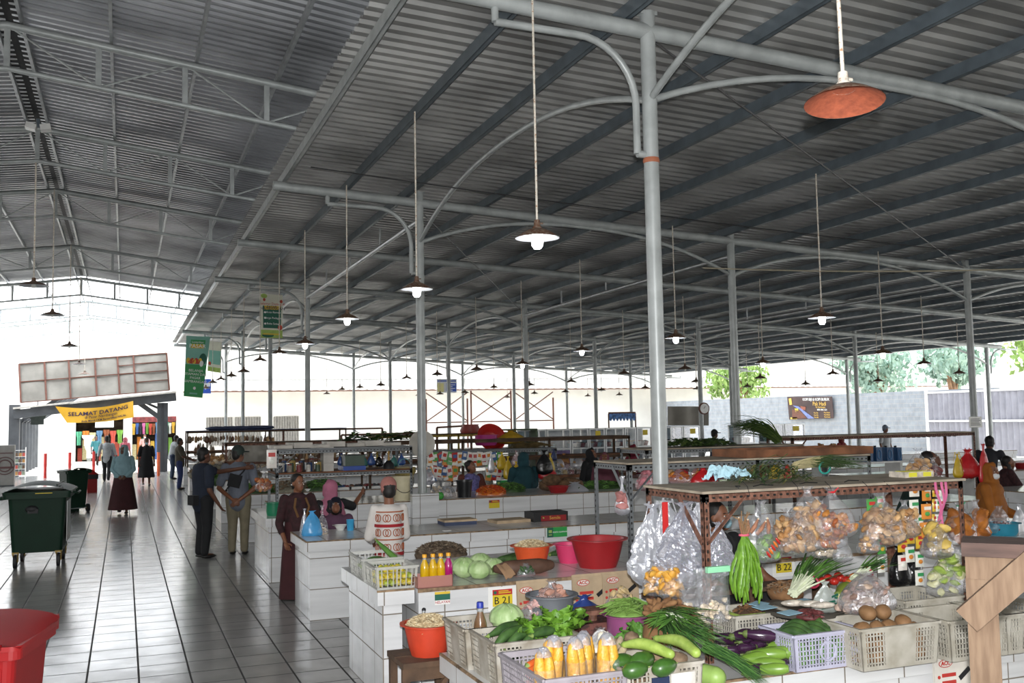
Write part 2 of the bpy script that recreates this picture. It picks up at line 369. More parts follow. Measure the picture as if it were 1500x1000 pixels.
# ================================================================ hanging lamps
m_rodp = M_rust('lamp_rod', 'cfc9bd', '9a6a45', .38, .5, 30)
m_shade = M_rust('lamp_shade_metal', '7a6a5c', '5a3a28', .5, .6, 20)
m_shaderust = M('lamp_shade_rust', 'a8583c', .8, 0, .15, 30, col2='8a4630', bump=.3)
m_enamel = M('lamp_enamel', 'c9ccd0', .3, 0, .06, 20)
m_bulb = M('bulb_lit', 'ffffff', .3, 0, 0, emit=14)
m_bulboff = M('bulb_off', 'dcdcd8', .3, 0, 0)
def lamp_proto(lit, rusty=False):
    t = thing('pendant_lamp', 'x', 'lamp', (0, 0, 0))
    MB().tube([(0, 0, .12), (0, 0, ROD)], .0095, 8).build('rod', m_rodp, t)
    MB().lathe([(.0, .135), (.022, .13), (.026, .085), (.045, .06), (.05, .045)], 14).tube([(0, 0, .1), (.05, 0, .105)], .008, 6).build('socket', m_shade if not rusty else m_rodp, t); sk = t.children[-1]
    o = MB().lathe([(.045, .06), (.075, .05), (.12, .025), (.175, -.012), (.178, -.016)], 28, m=0)
    o.lathe([(.176, -.016), (.12, .018), (.07, .042), (.02, .05), (0, .05)], 28, m=1)
    o.build('shade', [m_shade, m_shaderust if rusty else m_enamel], t)
    if lit: MB().lathe([(0, -.105), (.028, -.10), (.044, -.075), (.048, -.03), (.044, .02), (.024, .05)], 14).build('bulb', m_bulb, sk)
    elif not rusty: MB().lathe([(0, -.055), (.02, -.05), (.03, -.03), (.024, .0), (.018, .05)], 10).build('bulb', m_bulboff, sk)
    return t
LY = [3.55, 7.15, 10.63, 14.35, 18.0, 21.2, 24.4, 27.9, 31.3, 34.8, 38.2, 41.6, 45.0]
LX = [3.05, 8.55, 12.85, 17.3, 21.6]
LITS = {(0, 1), (0, 2), (0, 3), (0, 4), (0, 5), (0, 6), (1, 2), (1, 3), (1, 4), (1, 5), (2, 3), (3, 4), (3, 5), (2, 4), (1, 8), (0, 9), (2, 7)}
NTH = ['nearest', 'second', 'third', 'fourth', 'fifth', 'sixth', 'seventh', 'eighth', 'ninth', 'tenth', 'eleventh', 'twelfth', 'farthest']
LROW = ['the aisle-side row', 'the row over the second stalls', 'the middle row', 'the fourth row', 'the outermost row']
ROD = 2.0; protos = {}
for j, X in enumerate(LX):
    for i, Y in enumerate(LY):
        if j and (i < 2 or (j > 1 and i < 3)): continue
        lit = (j, i) in LITS; rusty = (i == 0)
        zt = wz(X)+R_P; zs = {0: 3.52, 1: 3.36, 2: 3.18, 3: 3.1, 4: 3.05}[j]+(.0 if i else .02)+((i*37+j*11) % 7-3)*.018
        ROD = zt-zs
        t = lamp_proto(lit, rusty); t.location = (X-.03, Y, zs)
        t.rotation_euler = (-.09, .06, 0) if i == 0 else (0, 0, 0)
        t['label'] = ('rusty pendant lamp with red-brown underside, closest to the viewer, beside the big column' if rusty else
            '%s pendant lamp on a long rod, %s of %s' % ('lit' if lit else 'unlit', NTH[i], LROW[j]))
        t['group'] = 'pendant lamps under the hall roof'
for i, (Y, zs) in enumerate(((10.2, 4.75), (19.7, 4.62), (24.7, 4.6), (32.3, 4.45), (39.2, 4.3), (44.6, 4.2))):
    ROD = U(0, 0, RZ).z-zs
    t = lamp_proto(False); t.location = (RX*S-.02, Y, zs); t.scale = (1.5, 1.5, 1)
    t['label'] = 'brown unlit pendant lamp hung from the aisle ridge, %s of six' % NTH[i]; t['group'] = 'pendant lamps along the aisle ridge'
t = thing('floodlight', 'white twin-headed floodlight fixed at the aisle ridge beam', 'floodlight', U(RX+.05, 14.2, 6.0))
m_white = M('white_plastic', 'e8e8e6', .4, 0, .04)
MB().obox((-.11, 0, 0), (.17, .2, .1), 0, ry=.25).build('lamp_head', m_white, t); MB().obox((.12, 0, 0), (.17, .2, .1), 0, ry=-.2).build('lamp_head', m_white, t)
MB().box(-.03, .03, -.03, .03, 0, .15).build('mount', m_steeld, t)
# ================================================================ far end of the aisle: gate, banner, shops, bollards
m_dark = M('dark_steel', '55585c', .5, .3, .1, 3)
m_tarp = M('grey_tarpaulin', '8b877f', .7, 0, .12, 1.5, bump=.4, bscale=3)
m_brown = M('brown_frame', '6a3f30', .6, 0, .1)
t = thing('gate_canopy', 'grey tarpaulin hoarding on a brown frame above the market gate', 'canopy', (0, 0, 0))
TL, TR, BR, BL = [ony(x, y, 46.9) for x, y in ((28, 533), (244, 517), (247, 572), (33, 590))]
BL.y -= .7; BR.y -= .7
def bil(u, v): return TL.lerp(TR, u).lerp(BL.lerp(BR, u), v)
MB().grid(lambda u, v: bil(u, v)+V((0, .05*sin(u*19)*sin(v*8), 0)), 24, 10).build('sheet', m_tarp, t)
for u0 in (0, .165, .325, .5, .655, .765, 1): MB().bar(bil(u0, 0)-V((0, .05, 0)), bil(u0, 1)-V((0, .05, 0)), .07, .04).build('frame_bar', m_brown, t)
for v0 in (0, .47, 1): MB().bar(bil(0, v0)-V((0, .05, 0)), bil(1, v0)-V((0, .05, 0)), .06, .04).build('frame_bar', m_brown, t)
for u0, u1, v0 in ((.655, .765, .25), (.765, 1, .23), (.765, 1, .72)): MB().bar(bil(u0, v0)-V((0, .05, 0)), bil(u1, v0)-V((0, .05, 0)), .05, .04).build('frame_bar', m_brown, t)
t = thing('entrance_gate', 'dark grey steel gate frame with sloping fascia over the market entrance', 'gate', (0, 0, 0))
a, b = ony(20, 598, 46.2), ony(258, 574, 46.2)
MB().bar(a, b, .5, .07).build('fascia_strip', M('fascia_white', 'cfcac2', .6), t)
MB().bar(a+V((0, .1, -.25)), b+V((0, .1, -.2)), .3, .36).build('lintel_beam', m_dark, t)
c = onz(237, 690, 0); ztop = ony(237, 590, 46.6).z
MB().box(c.x-.22, c.x+.22, 46.4, 46.8, 0, ztop).build('post', m_dark, t)
MB().box(c.x-.05, c.x+.05, 46.37, 46.4, 0, ztop).build('post_groove', M('groove', '3b3d41', .5, 0, 0), t)
p0 = ony(198, 586, 46.5); MB().bar(p0, (c.x-.1, 46.5, ony(240, 612, 46.5).z), .22, .2).build('brace', m_dark, t)
MB().bar(ony(200, 584, 46.7), (c.x, 46.7, ony(246, 600, 46.5).z), .12, .1).build('brace', m_dark, t)
cl = onz(22, 700, 0); MB().box(-4.5, -4.1, 46.4, 46.8, 0, 3.0).build('post', m_dark, t)
# slatted lean-to at the left of the gate
t = thing('pergola', 'dark slatted lean-to with sloping rafters left of the market gate', 'pergola', (0, 0, 0))
for k in range(6):
    y = 47.6+k*1.7; x = -4.15+.0*k
    MB().bar((x, y, 0), (x, y, 2.35), .14, .14).build('post', m_dark, t)
    MB().bar((x, y, 2.3), (x+2.2, y, 3.75), .14, .16).build('rafter', m_dark, t)
MB().bar((-4.15, 47.4, 2.35), (-4.15, 56.6, 2.35), .12, .12).build('plate', m_dark, t)
# welcome banner
t = thing('welcome_banner', 'sagging yellow welcome banner with dark lettering under the gate', 'banner', (0, 0, 0))
B4 = [ony(x, y, 45.9) for x, y in ((81, 595), (195, 587), (196, 611), (98, 619))]
def bb(u, v):
    p = B4[0].lerp(B4[1], u).lerp(B4[3].lerp(B4[2], u), v); return p+V((0, .06*sin(u*9+v*2), -.22*sin(pi*u)*(1-.55*v)*.8))
MB().grid(bb, 24, 8).build('cloth', M('banner_yellow', 'd9a62a', .6, 0, .05, 2), t)
def btxt(s, size, u, v, col, bold=0, sx=1.):
    o = text_mesh(s, size, col, 'lettering', t, bold=bold, sx=sx)
    p = bb(u, v); ex = bb(min(1, u+.06), v)-bb(max(0, u-.06), v)
    cx = o.data
    Pm = Matrix((V(ex).normalized(), V((0, 0, 1)), V((0, -1, 0)))).transposed().to_4x4()
    L = (B4[1]-B4[0]).length
    for vv in cx.vertices:
        q = bb(max(0, min(1, u+vv.co.x/L)), v); vv.co = q+V((0, -.03-vv.co.z, vv.co.y+vv.co.x*.05))
m_ink = M('ink_dark', '2a1c40', .6, 0, 0)
btxt('SELAMAT DATANG', .23, .52, .36, m_ink, .004, 1.25)
btxt('di Pasar Nambangan', .17, .54, .60, m_ink, .001)
btxt('Anda Masuk UKM Bersertifikat HALAL', .125, .56, .84, m_ink, .002)
# round hanging sign by the pergola
t = thing('hanging_sign', 'dark round hanging sign with a smaller plate below, left of the banner', 'sign', (0, 0, 0))
c = ony(55, 605, 47); MB().tube([c-V((0, .03, 0)), c+V((0, .03, 0))], .36, 20).build('disc', M('sign_green_dark', '3f4a46', .5), t)
MB().obox(c+V((0, 0, -.38)), (.5, .05, .22)).build('plate', M('sign_green_dark', '3f4a46', .5), t)
MB().tube([c+V((0, 0, .3)), c+V((0, 0, 1.2))], .02, 6).build('hanger', m_dark, t)
# bollards
m_red = M('bollard_red', 'c2302a', .5, 0, .06); m_or = M('bollard_orange', 'e0673a', .5, 0, .06)
for k, (px, py, h) in enumerate(((66, 700, .98), (102, 690, .95), (137, 694, .97), (204, 695, .95), (232, 697, .95))):
    p = onz(px, py, 0); p.y = min(p.y, 46.3)+0 if k != 1 else 46.3; p = V((ony(px, py, p.y).x, p.y, 0))
    MB().tube([(0, 0, 0), (0, 0, h)], .06, 10).build('bollard', m_red if k < 4 else m_or, None, p, label='%s upright bollard at the gate, %s from the left' % ('red' if k < 4 else 'orange red', NTH[k].replace('nearest', 'first')), cat='bollard', group='bollards across the gate')
# rack and board at the left edge
t = thing('notice_board', 'tall grey free-standing panel with a round badge at the left edge', 'board', (0, 0, 0))
a = onz(-6, 713, 0); b = onz(20, 711, 0); h = 2.0; yb = a.y
MB().box(a.x-.3, b.x+.05, yb, yb+.35, .05, ony(10, 652, yb).z).build('body', M('board_grey', '8c8a86', .5, 0, .05), t)
mm = M('board_mark', '5b3b3b', .5, 0, 0)
p = ony(7, 682, yb)
for r, w_ in ((.30, .03), (.20, .04)):
    MB().tube([V((p.x+r*cos(q*pi/12), yb-.012, p.z+r*sin(q*pi/12))) for q in range(25)], w_/2, 5).build('badge', mm, t)
MB().box(p.x-.28, p.x+.28, yb-.02, yb, p.z-.1, p.z-.03).build('badge_bar', mm, t)
MB().box(a.x, b.x, yb-.02, yb, ony(8, 664, yb).z, ony(8, 664, yb).z+.03).build('rule', mm, t)
MB().box(a.x-.3, b.x+.05, yb+.02, yb+.33, 0, .05).build('foot', m_dark, t)
t = thing('snack_rack', 'small white wire rack of snacks beside the red bollard', 'rack', (0, 0, 0))
p = ony(29, 700, 44.8); 
for dx in (-.2, .2):
    for dy in (-.12, .12): MB().tube([(p.x+dx, 44.8+dy, 0), (p.x+dx, 44.8+dy, 1.25)], .012, 6).build('upright', m_white, t)
for k in range(5):
    z = .12+k*.25; MB().box(p.x-.21, p.x+.21, 44.67, 44.93, z, z+.015).build('shelf', m_white, t)
for k in range(4):
    for q in range(3): MB().obox((p.x-.13+q*.13, 44.8, .205+k*.25), (.1, .16, .14), .1*q).build('snack_packet', M(['pk1', 'pk2', 'pk3', 'pk4'][(k+q) % 4], ['b88a50', 'c0564a', '8f9a86', '6b5340'][(k+q) % 4], .4), None, label='small snack packet on the white wire rack, shelf %d from the floor, %s' % (k+1, ['left', 'middle', 'right'][q]), cat='packet', group='snacks on the wire rack')
# shop row opposite the gate
m_wallw = M('white_wall', 'e6e4de', .8, 0, .03, 1)
MB().box(-14, -2.95, 60, 60.3, 0, 6.5).box(-2.95, -2.5, 60, 60.3, 0, 6.5).box(-2.5, -.05, 60, 60.3, 2.6, 6.5).box(-.05, .42, 60, 60.3, 0, 6.5).box(.42, 2.75, 60, 60.3, 2.35, 6.5).box(2.75, 4.0, 60, 60.3, 0, 6.5).build('wall_gate', m_wallw, kind='structure', label='white shop front wall seen through the gate')
m_shopin = M('shop_inner_shade', '6a5a4c', .9, 0, .3, 3)  # shade of the shop interior put into this dark brown
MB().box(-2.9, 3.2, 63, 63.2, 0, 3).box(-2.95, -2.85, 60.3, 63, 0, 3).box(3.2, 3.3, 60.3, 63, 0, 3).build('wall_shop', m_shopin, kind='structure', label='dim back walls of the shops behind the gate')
MB().box(-2.95, 3.3, 60.3, 63.2, 2.75, 2.9).build('ceiling_blocker_shop', m_shopin, kind='structure', label='ceiling of the shops behind the gate')  # added to keep sky light out of the shops
MB().box(-9, 4, 58.9, 60, -.06, .1).build('trim_1', m_conc, kind='structure', label='raised kerb in front of the shops')
MB().box(-4.3, -2.98, 59.95, 60.02, 0.1, 1.5).build('door_1', M('shutter_white', 'dedcd6', .6, 0, .05), kind='structure', label='pale closed shutter left of the shops')
shopc = ['d9b24a', 'c85a4a', '5fae8a', 'd87fae', 'e2d3a0', '4c6fae', '9a5a3a', 'd0d0c8', '7aa84a', 'e08a3a', '3a3a40', '6a8fae']
random.seed(3)
def garment(x, z, w, h, c, lab, y=59.9):
    mb = MB(); mb.grid(lambda u, v: V((x+(u-.5)*w*(1.5 if v < .3 else 1), y+.04*sin(u*14)+.0*v, z-v*h)), 8, 5); mb.grid(lambda u, v: V((x+(u-.5)*w*(1.5 if v < .3 else 1), y+.07+.04*sin(u*14), z-v*h)), 8, 5)
    mb.build('garment', M('cloth_'+c, c, .8, 0, .15, 20), label=lab, cat='clothing', group='clothes hung in the shops')
for k in range(13):
    c = shopc[k % 12]; x = .5+k*.175
    garment(x, 2.15+rnd(-.04, .04), .13, .62, shopc[(k*5) % 12], '%s cloth hanging in the top row of the right shop, %s from the left' % (['bright', 'pale', 'patterned'][k % 3], 'number %d' % (k+1)), 59.95)
for k in range(7):
    x = -2.33+k*.35; garment(x, 1.75+rnd(-.1, .1), .22, .75, shopc[(k*7+2) % 12], '%s garment hanging in the left shop behind the gate, number %d from the left' % (['light', 'bold', 'dark'][k % 3], k+1), 59.95)
garment(-1.85, 1.55, .42, .6, 'e8e2d2', 'white printed T-shirt hanging outside the left shop', 59.7)
garment(-1.75, .98, .34, .7, 'e6e6ea', 'white and red play suit hanging low outside the left shop', 59.65)
for k in range(10):
    x = -2.3+k*.24; z = .1
    MB().obox((x, 60.9, .42+.3*(k % 2)), (.22, .5, .8+.3*(k % 3)), 0).build('goods_box', M('cloth_'+shopc[(k*3+1) % 12], shopc[(k*3+1) % 12], .8), label='stacked boxed goods on the floor of the left shop, number %d from the left' % (k+1), cat='box', group='boxes inside the left shop')
for k in range(9):
    x = .55+k*.24
    MB().obox((x, 60.9, .5+.25*(k % 2)), (.2, .5, .9+.35*(k % 3)), 0).build('goods_box', M('cloth_'+shopc[(k*5+4) % 12], shopc[(k*5+4) % 12], .8), label='stacked bright goods on the floor of the right shop, number %d from the left' % (k+1), cat='box', group='boxes inside the right shop')
MB().box(-1.5, -.55, 59.75, 59.8, 1.95, 2.5).build('shop_sign', m_white, label='blank white signboard above the left shop opening', cat='sign')
MB().box(.42, 2.75, 59.9, 59.98, 2.2, 2.5).build('shop_fascia', M('fascia_red', '7a3030', .6, 0, .3, 6), label='dark red patterned fascia above the right shop', cat='fascia')
# ================================================================ sheds beyond the back of the hall
MB().box(4, 70, 60, 60.3, -.06, 3.9).box(4, 70, 60, 60.3, 4.6, 7.5).build('wall_back', m_wallw, kind='structure', label='sunlit white buildings beyond the hall')
MB().box(4, 70, 60.05, 60.25, 3.9, 4.6).build('trim_2', M('pale_grey', 'c9c9c6', .7), kind='structure')
m_tin = M_rust('rusty_tin', 'c8c2ba', '8a6a58', .35, .6, 3)
mb = MB(); n = 220
vs = []
for k in range(n+1):
    x = 3+55*k/n; dz = .06*(k % 2); vs += [(x, 57.6, 3.85+dz), (x, 59.96, 4.3+dz)]
mb.add(vs, [(2*k, 2*k+2, 2*k+3, 2*k+1) for k in range(n)]); mb.build('awning', m_tin, label='long rusty tin awning along the sheds behind the hall', cat='awning')
MB().bar((3, 57.7, 3.82), (58, 57.7, 3.82), .06, .06).build('awning_rail', m_brown, label='brown rail under the edge of the long tin awning', cat='rail')
for k, x in enumerate((4.4, 6.0, 8.2)):
    t = tag(MB().grid(lambda u, v, x=x: V((x+u*1.45, 59.9+.05*sin(u*60), .8+v*1.6)), 60, 1).build('door_%d' % (k+2), M('shutter_grey', '9d9a94', .6, .2, .1), kind='structure'), 'grey ribbed shutter in the sheds, %s of three' % ['first', 'second', 'third'][k])
for k in range(3):
    y = 48.5; x = 14.2+k*2.4
    t = thing('brace_frame', 'rusty X-braced scaffold frame behind the hall, %s from the left' % NTH[k].replace('nearest', 'first'), 'scaffold', (0, 0, 0))
    for q in (0, 2.2): MB().bar((x+q, y, 0), (x+q, y, 3.1+.4*(k % 2)), .07, .07).build('post', m_brown, t)
    MB().bar((x, y, 1.9), (x+2.2, y, 1.9), .06, .06).build('rail', m_brown, t)
    MB().bar((x, y, 1.95), (x+2.2, y, 3.4), .05, .05).build('cross_brace', m_brown, t); MB().bar((x+2.2, y, 1.95), (x, y, 3.4), .05, .05).build('cross_brace', m_brown, t)
# blue and white signboard hanging at the back
def board(name, lab, cat, quad, mat, off=.03):
    t = thing(name, lab, cat, (0, 0, 0)); MB().quadslab(quad, (0, off, 0)).build('panel', mat, t); return t
def qd(x0, y0, x1, y1, Y): return [ony(x0, y1, Y), ony(x1, y1, Y), ony(x1, y0, Y), ony(x0, y0, Y)]
t = board('signboard', 'white blue and yellow signboard hanging at the back of the hall', 'sign', qd(640, 555, 669, 575, 46), M('sign_white', 'e8eaf0', .5, 0, 0))
MB().quadslab(qd(654, 561, 668.5, 573, 45.97), (0, .01, 0)).build('blue_field', M('sign_blue', '3a5fc0', .5, 0, 0), t); MB().quadslab(qd(641, 561, 650, 574, 45.97), (0, .01, 0)).build('yellow_field', M('sign_yellow', 'e8e0a0', .5, 0, 0), t)
for k in range(4): MB().quadslab(qd(656, 563+k*2.6, 667-(k % 2)*4, 564+k*2.6, 45.94), (0, .01, 0)).build('text_line', M('sign_white', 'e8eaf0'), t)
MB().quadslab(qd(641, 557, 668, 558.6, 45.97), (0, .01, 0)).build('text_line', M('sign_blue', '3a5fc0'), t)
c = ony(654, 552, 46); MB().tube([c, c+V((0, 0, 1.0))], .02, 6).build('hanger', m_dark, t)
t = board('signboard', 'small blue and white sign beside the green banner at the aisle', 'sign', qd(297, 555, 309, 576, 45.5), M('sign_blue2', '3a62d0', .5, 0, 0))
MB().quadslab(qd(298, 561, 308, 566, 45.46), (0, .01, 0)).build('white_band', M('sign_white', 'e8eaf0'), t)
# hanging promotional banners
m_bg = M('banner_green', '3f9a5c', .6, 0, .03, 2); m_bgl = M('banner_teal', '7fb8a8', .6, 0, .05, 2); m_bdk = M('banner_darkgreen', '1f5f4c', .6, 0, 0); m_by = M('banner_gold', 'd8b83a', .6, 0, 0); m_bred = M('banner_tomato', 'c04a34', .6, 0, .2, 12); m_bcream = M('banner_cream', 'dcdccb', .6, 0, .04, 3); m_blime = M('banner_lime', 'a4bf62', .6, 0, .1, 8); m_bw = M('banner_white', 'eef0ee', .6, 0, 0)
def banner(lab, P, Y):
    t = thing('hanging_banner', lab, 'banner', (0, 0, 0)); q = [ony(x, y, Y) for x, y in P]
    def f(u, v, d=0): p = q[0].lerp(q[1], u).lerp(q[3].lerp(q[2], u), v); return p+V((0, .03*sin(v*6+u*3)-d, 0))
    return t, f
def patch(t, f, name, u0, v0, u1, v1, mat, d=.012, round_=0):
    mb = MB()
    if round_: mb.add([f(u0+(u1-u0)*(.5+.5*cos(a*pi/10)), v0+(v1-v0)*(.5+.5*sin(a*pi/10)), d) for a in range(20)], [tuple(range(20))])
    else: mb.grid(lambda u, v: f(u0+(u1-u0)*u, v0+(v1-v0)*v, d), 4, 8)
    return mb.build(name, mat, t if name == 'cloth' else t.children[0])
def ftxt(t, f, s, size, u, v, mat, sx=1., d=.03):
    o = text_mesh(s, size, mat, 'lettering', t, sx=sx); p0 = f(u, v, d); ex = (f(min(u+.1, 1), v)-f(max(u-.1, 0), v)).normalized(); return on_plane(o, p0, ex, V((0, 0, 1)), .0)
t, f = banner('green banner with vegetables and the word PASAR beside the aisle', ((273, 491.5), (308, 493), (296.5, 582.5), (269, 580)), 38)
patch(t, f, 'cloth', 0, 0, 1, 1, m_bgl, 0); patch(t, f, 'green_field', 0, .47, 1, 1, m_bg); patch(t, f, 'dark_field', .2, .06, .82, .14, m_bg); patch(t, f, 'gold_field', .22, .13, .78, .2, m_by, .02)
ftxt(t, f, 'PASAR', .2, .5, .165, m_bw); ftxt(t, f, 'Lestarikan', .1, .5, .1, m_bw)
for k in range(7): patch(t, f, 'tomato', .05+.09*k, .36+.02*(k % 2), .22+.09*k, .46, m_bred if k % 3 else m_by, .018, 1)
patch(t, f, 'leaf', .62, .28, .95, .48, m_bdk, .016, 1); patch(t, f, 'onion', .66, .4, .84, .5, m_bw, .02, 1)
for k, s in enumerate(('BELANJA', 'NYAMAN DARI', 'PASAR', 'NAMBANGAN')): ftxt(t, f, s, .13, .52, .57+.06*k, m_bw)
patch(t, f, 'emblem', .46, .83, .6, .88, m_bw, .02, 1); patch(t, f, 'caption', .3, .93, .7, .955, m_bgl, .02)
t, f = banner('white and dark green banner with tick list on the fourth aisle column', ((382, 429.5), (414, 432), (414, 495), (382, 494.5)), 26.6)
patch(t, f, 'cloth', 0, 0, 1, 1, m_bcream, 0); patch(t, f, 'dark_field', .1, .27, .92, .78, m_bdk); patch(t, f, 'gold_field', .16, .27, .88, .36, m_by, .02)
ftxt(t, f, 'PASAR', .09, .5, .295, m_ink); ftxt(t, f, 'NAMBANGAN', .1, .52, .335, m_ink); ftxt(t, f, 'Selamat Datang di', .09, .52, .225, m_bred)
for k, s in enumerate(('Area Ramah', 'Harga Pedagang', 'Buka Setiap')): ftxt(t, f, s, .075, .56, .42+.13*k, m_bw); patch(t, f, 'tick_box', .14, .40+.13*k, .24, .445+.13*k, m_bw, .02, 1)
patch(t, f, 'leaf', 0, .82, 1, 1, m_blime, .01); patch(t, f, 'leaf', 0, 0, .3, .1, m_blime, .012, 1); patch(t, f, 'tomato', .78, .7, .99, .82, m_bred, .022, 1); patch(t, f, 'tomato', .1, .1, .22, .17, m_bred, .022, 1); patch(t, f, 'tomato', .86, .12, .99, .2, m_bred, .022, 1); patch(t, f, 'gold_strip', .1, .9, .9, .93, m_by, .02); patch(t, f, 'pepper', .05, .9, .6, .99, m_bdk, .018, 1)
t, f = banner('faded third banner hanging behind the green one', ((305, 499), (325, 501), (323, 546), (304, 543)), 43)
patch(t, f, 'cloth', 0, 0, 1, 1, m_bcream, 0); patch(t, f, 'teal_field', .08, .3, .95, .75, m_bgl); patch(t, f, 'leaf', 0, .85, 1, 1, m_blime, .012); patch(t, f, 'tomato', .05, .68, .25, .8, m_bred, .02, 1)
# ================================================================ right-hand boundary
m_block = M_tile('block_wall_face', '8f959c', .4, .2, 'YZ', .5, '9a9a9a', .014, .1, brick=.5)
MB().box(33.6, 33.9, 31.2, 60, -.06, 2.95).build('wall_right', m_block, kind='structure', label='pale concrete block boundary wall')
m_blockd = M_tile('block_wall_grey', '9a9590', .4, .2, 'YZ', .6, '7d7872', .014, .1, brick=.5)  # warmer grey blocks with darker joints
MB().box(33.6, 33.9, 10, 31.2, -.06, 2.6).build('wall_right', m_blockd, kind='structure', label='grey block wall right of the corrugated fence')
t = thing('corrugated_fence', 'white corrugated metal fence panel with a mid rail', 'fence', (0, 0, 0))
MB().grid(lambda u, v: V((33.3+.05*sin(u*2*pi*22), 28.0+u*6.6, -.06+v*2.95)), 176, 1).build('sheet', M('fence_zinc', '9c9ca6', .4, .4, .08, 2), t)
for z in (.1, 1.55, 2.8): MB().box(33.2, 33.25, 28, 34.6, z, z+.08).build('rail', m_white, t)
for y in (28.1, 31.3, 34.6): MB().box(33.18, 33.26, y-.06, y+.06, -.06, 2.95).build('post', m_white, t)
MB().box(31.5, 31.62, 25.5, 25.62, -.06, 3.2).build('fence_post', m_white, label='white square post right of the corrugated fence', cat='post')
t = thing('coffee_banner', 'dark brown coffee banner with white and gold lettering on the boundary wall', 'banner', (0, 0, 0))
xk = 33.45; Q = [onx(x, y, xk) for x, y in ((1153, 581), (1218.5, 580.5), (1221, 612.5), (1156, 614.5))]
MB().quadslab(Q, (.02, 0, 0)).build('cloth', M('coffee_cloth', '3f2d2c', .6, 0, .2, 1.5), t)
def kq(u, v): return Q[0].lerp(Q[1], u).lerp(Q[3].lerp(Q[2], u), v)
ex = (Q[1]-Q[0]).normalized()
def ktxt(s, size, u, v, mat): on_plane(text_mesh(s, size, mat, 'lettering', t), kq(u, v), ex, (0, 0, 1), .03)
m_gold = M('gold_ink', 'd2ab4a', .5, 0, 0)
ktxt('KOPI BIJI & KOPI BUBUK', .2, .66, .13, m_bw); ktxt('Pak Hadi', .3, .73, .33, m_gold); ktxt('Pa Nambangan', .13, .75, .48, m_gold); ktxt('0858 3806 1231', .12, .78, .6, m_bw)
for k in range(3): ktxt('Kopi Biji', .1, .64, .73+.1*k, m_gold); ktxt('Kopi Bubuk', .1, .88, .73+.1*k, m_gold)
def kpatch(nm, pts, mat, off=.02): MB().poly([kq(*p)-V((off, 0, 0)) for p in pts], 0).build(nm, mat, t.children[0])
kpatch('blue_swoosh', ((.12, .38), (.25, .42), (.45, .75), (.6, .98), (.45, .98), (.3, .62)), M('coffee_blue', '6a78a8', .5)); kpatch('bean_field', ((.1, .55), (.28, .6), (.42, .95), (.08, .97)), M('coffee_beans', '6a4030', .6, 0, .3, 30)); kpatch('jar', ((.16, .52), (.24, .52), (.24, .75), (.16, .75)), M('jar_yellow', 'c8b83a', .5)); kpatch('cup', ((.3, .42), (.42, .46), (.4, .6), (.3, .56)), M('cup_brown', '8a4a34', .5)); kpatch('logo', ((.04, .08), (.1, .06), (.11, .34), (.05, .36)), m_gold); kpatch('gold_strip', ((.04, .9), (.2, .9), (.2, .98), (.04, .98)), m_gold)
# trees beyond the walls
m_leaf = M('leaf_sun', '9db56a', .7, 0, .25, 2, col2='6f8f45'); m_leafb = M('leaf_pale', 'a9bfae', .7, 0, .2, 2, col2='7d988a'); m_bark = M('bark', '8a6a50', .9, 0, .2, 4)
def tree(loc, h, rad, n, mat, lab, seed, lean=0., size=.4):
    random.seed(seed); t = thing('tree', lab, 'tree', loc)
    MB().tube([(0, 0, 0), (lean*.4, 0, h*.35), (lean, 0, h*.75)], [.2, .17, .09], 8).tube([(lean*.5, 0, h*.4), (lean*.5+rad*.5, .3, h*.8)], [.12, .05], 7).tube([(lean*.5, 0, h*.42), (lean*.5-rad*.5, -.3, h*.82)], [.12, .05], 7).build('trunk', m_bark, t)
    mb = MB(); cl = [(V((lean+rnd(-1, 1)*rad*.75, rnd(-1, 1)*rad*.6, h*.74+rnd(-.8, .7)*rad*.6)), rnd(.3, .55)*rad) for _ in range(16)]
    for k in range(n):
        c, r = random.choice(cl); d = V((random.gauss(0, 1), random.gauss(0, 1), random.gauss(0, 1))).normalized()*r*rnd(.55, 1.05); p = c+d
        R = Euler((rnd(0, 6), rnd(0, 6), rnd(0, 6))).to_matrix(); s = size*rnd(.6, 1.2)
        mb.add([p+R@V(q)*s for q in ((-.5, 0, 0), (0, -.28, .05), (.5, 0, 0), (0, .28, .05))], [(0, 1, 2, 3)])
    mb.build('crown', mat, t)
tree((37.5, 42.5, -.06), 6.2, 2.4, 1900, m_leafb, 'pale blue-green tree behind the coffee banner', 1)
tree((37.0, 36.8, -.06), 6.0, 1.7, 1400, m_leafb, 'pale tree between two right-hand columns', 2)
tree((36.5, 29.5, -.06), 6.5, 2.4, 1700, m_leaf, 'yellow-green tree with a thick bare branch behind the corrugated fence', 3, -1.2)
tree((31, 64.5, -.06), 6.6, 3.0, 2200, m_leaf, 'bright yellow-green tree behind the back of the hall, right of the middle', 4)
tree((25.0, 66.8, -.06), 5.2, 2.6, 1400, m_leaf, 'bright tree over the sheds at the back, left of the other', 5)
tree((36, 53, -.06), 5.6, 2.0, 1200, m_leaf, 'leafy tree behind the tall foreground column', 6)
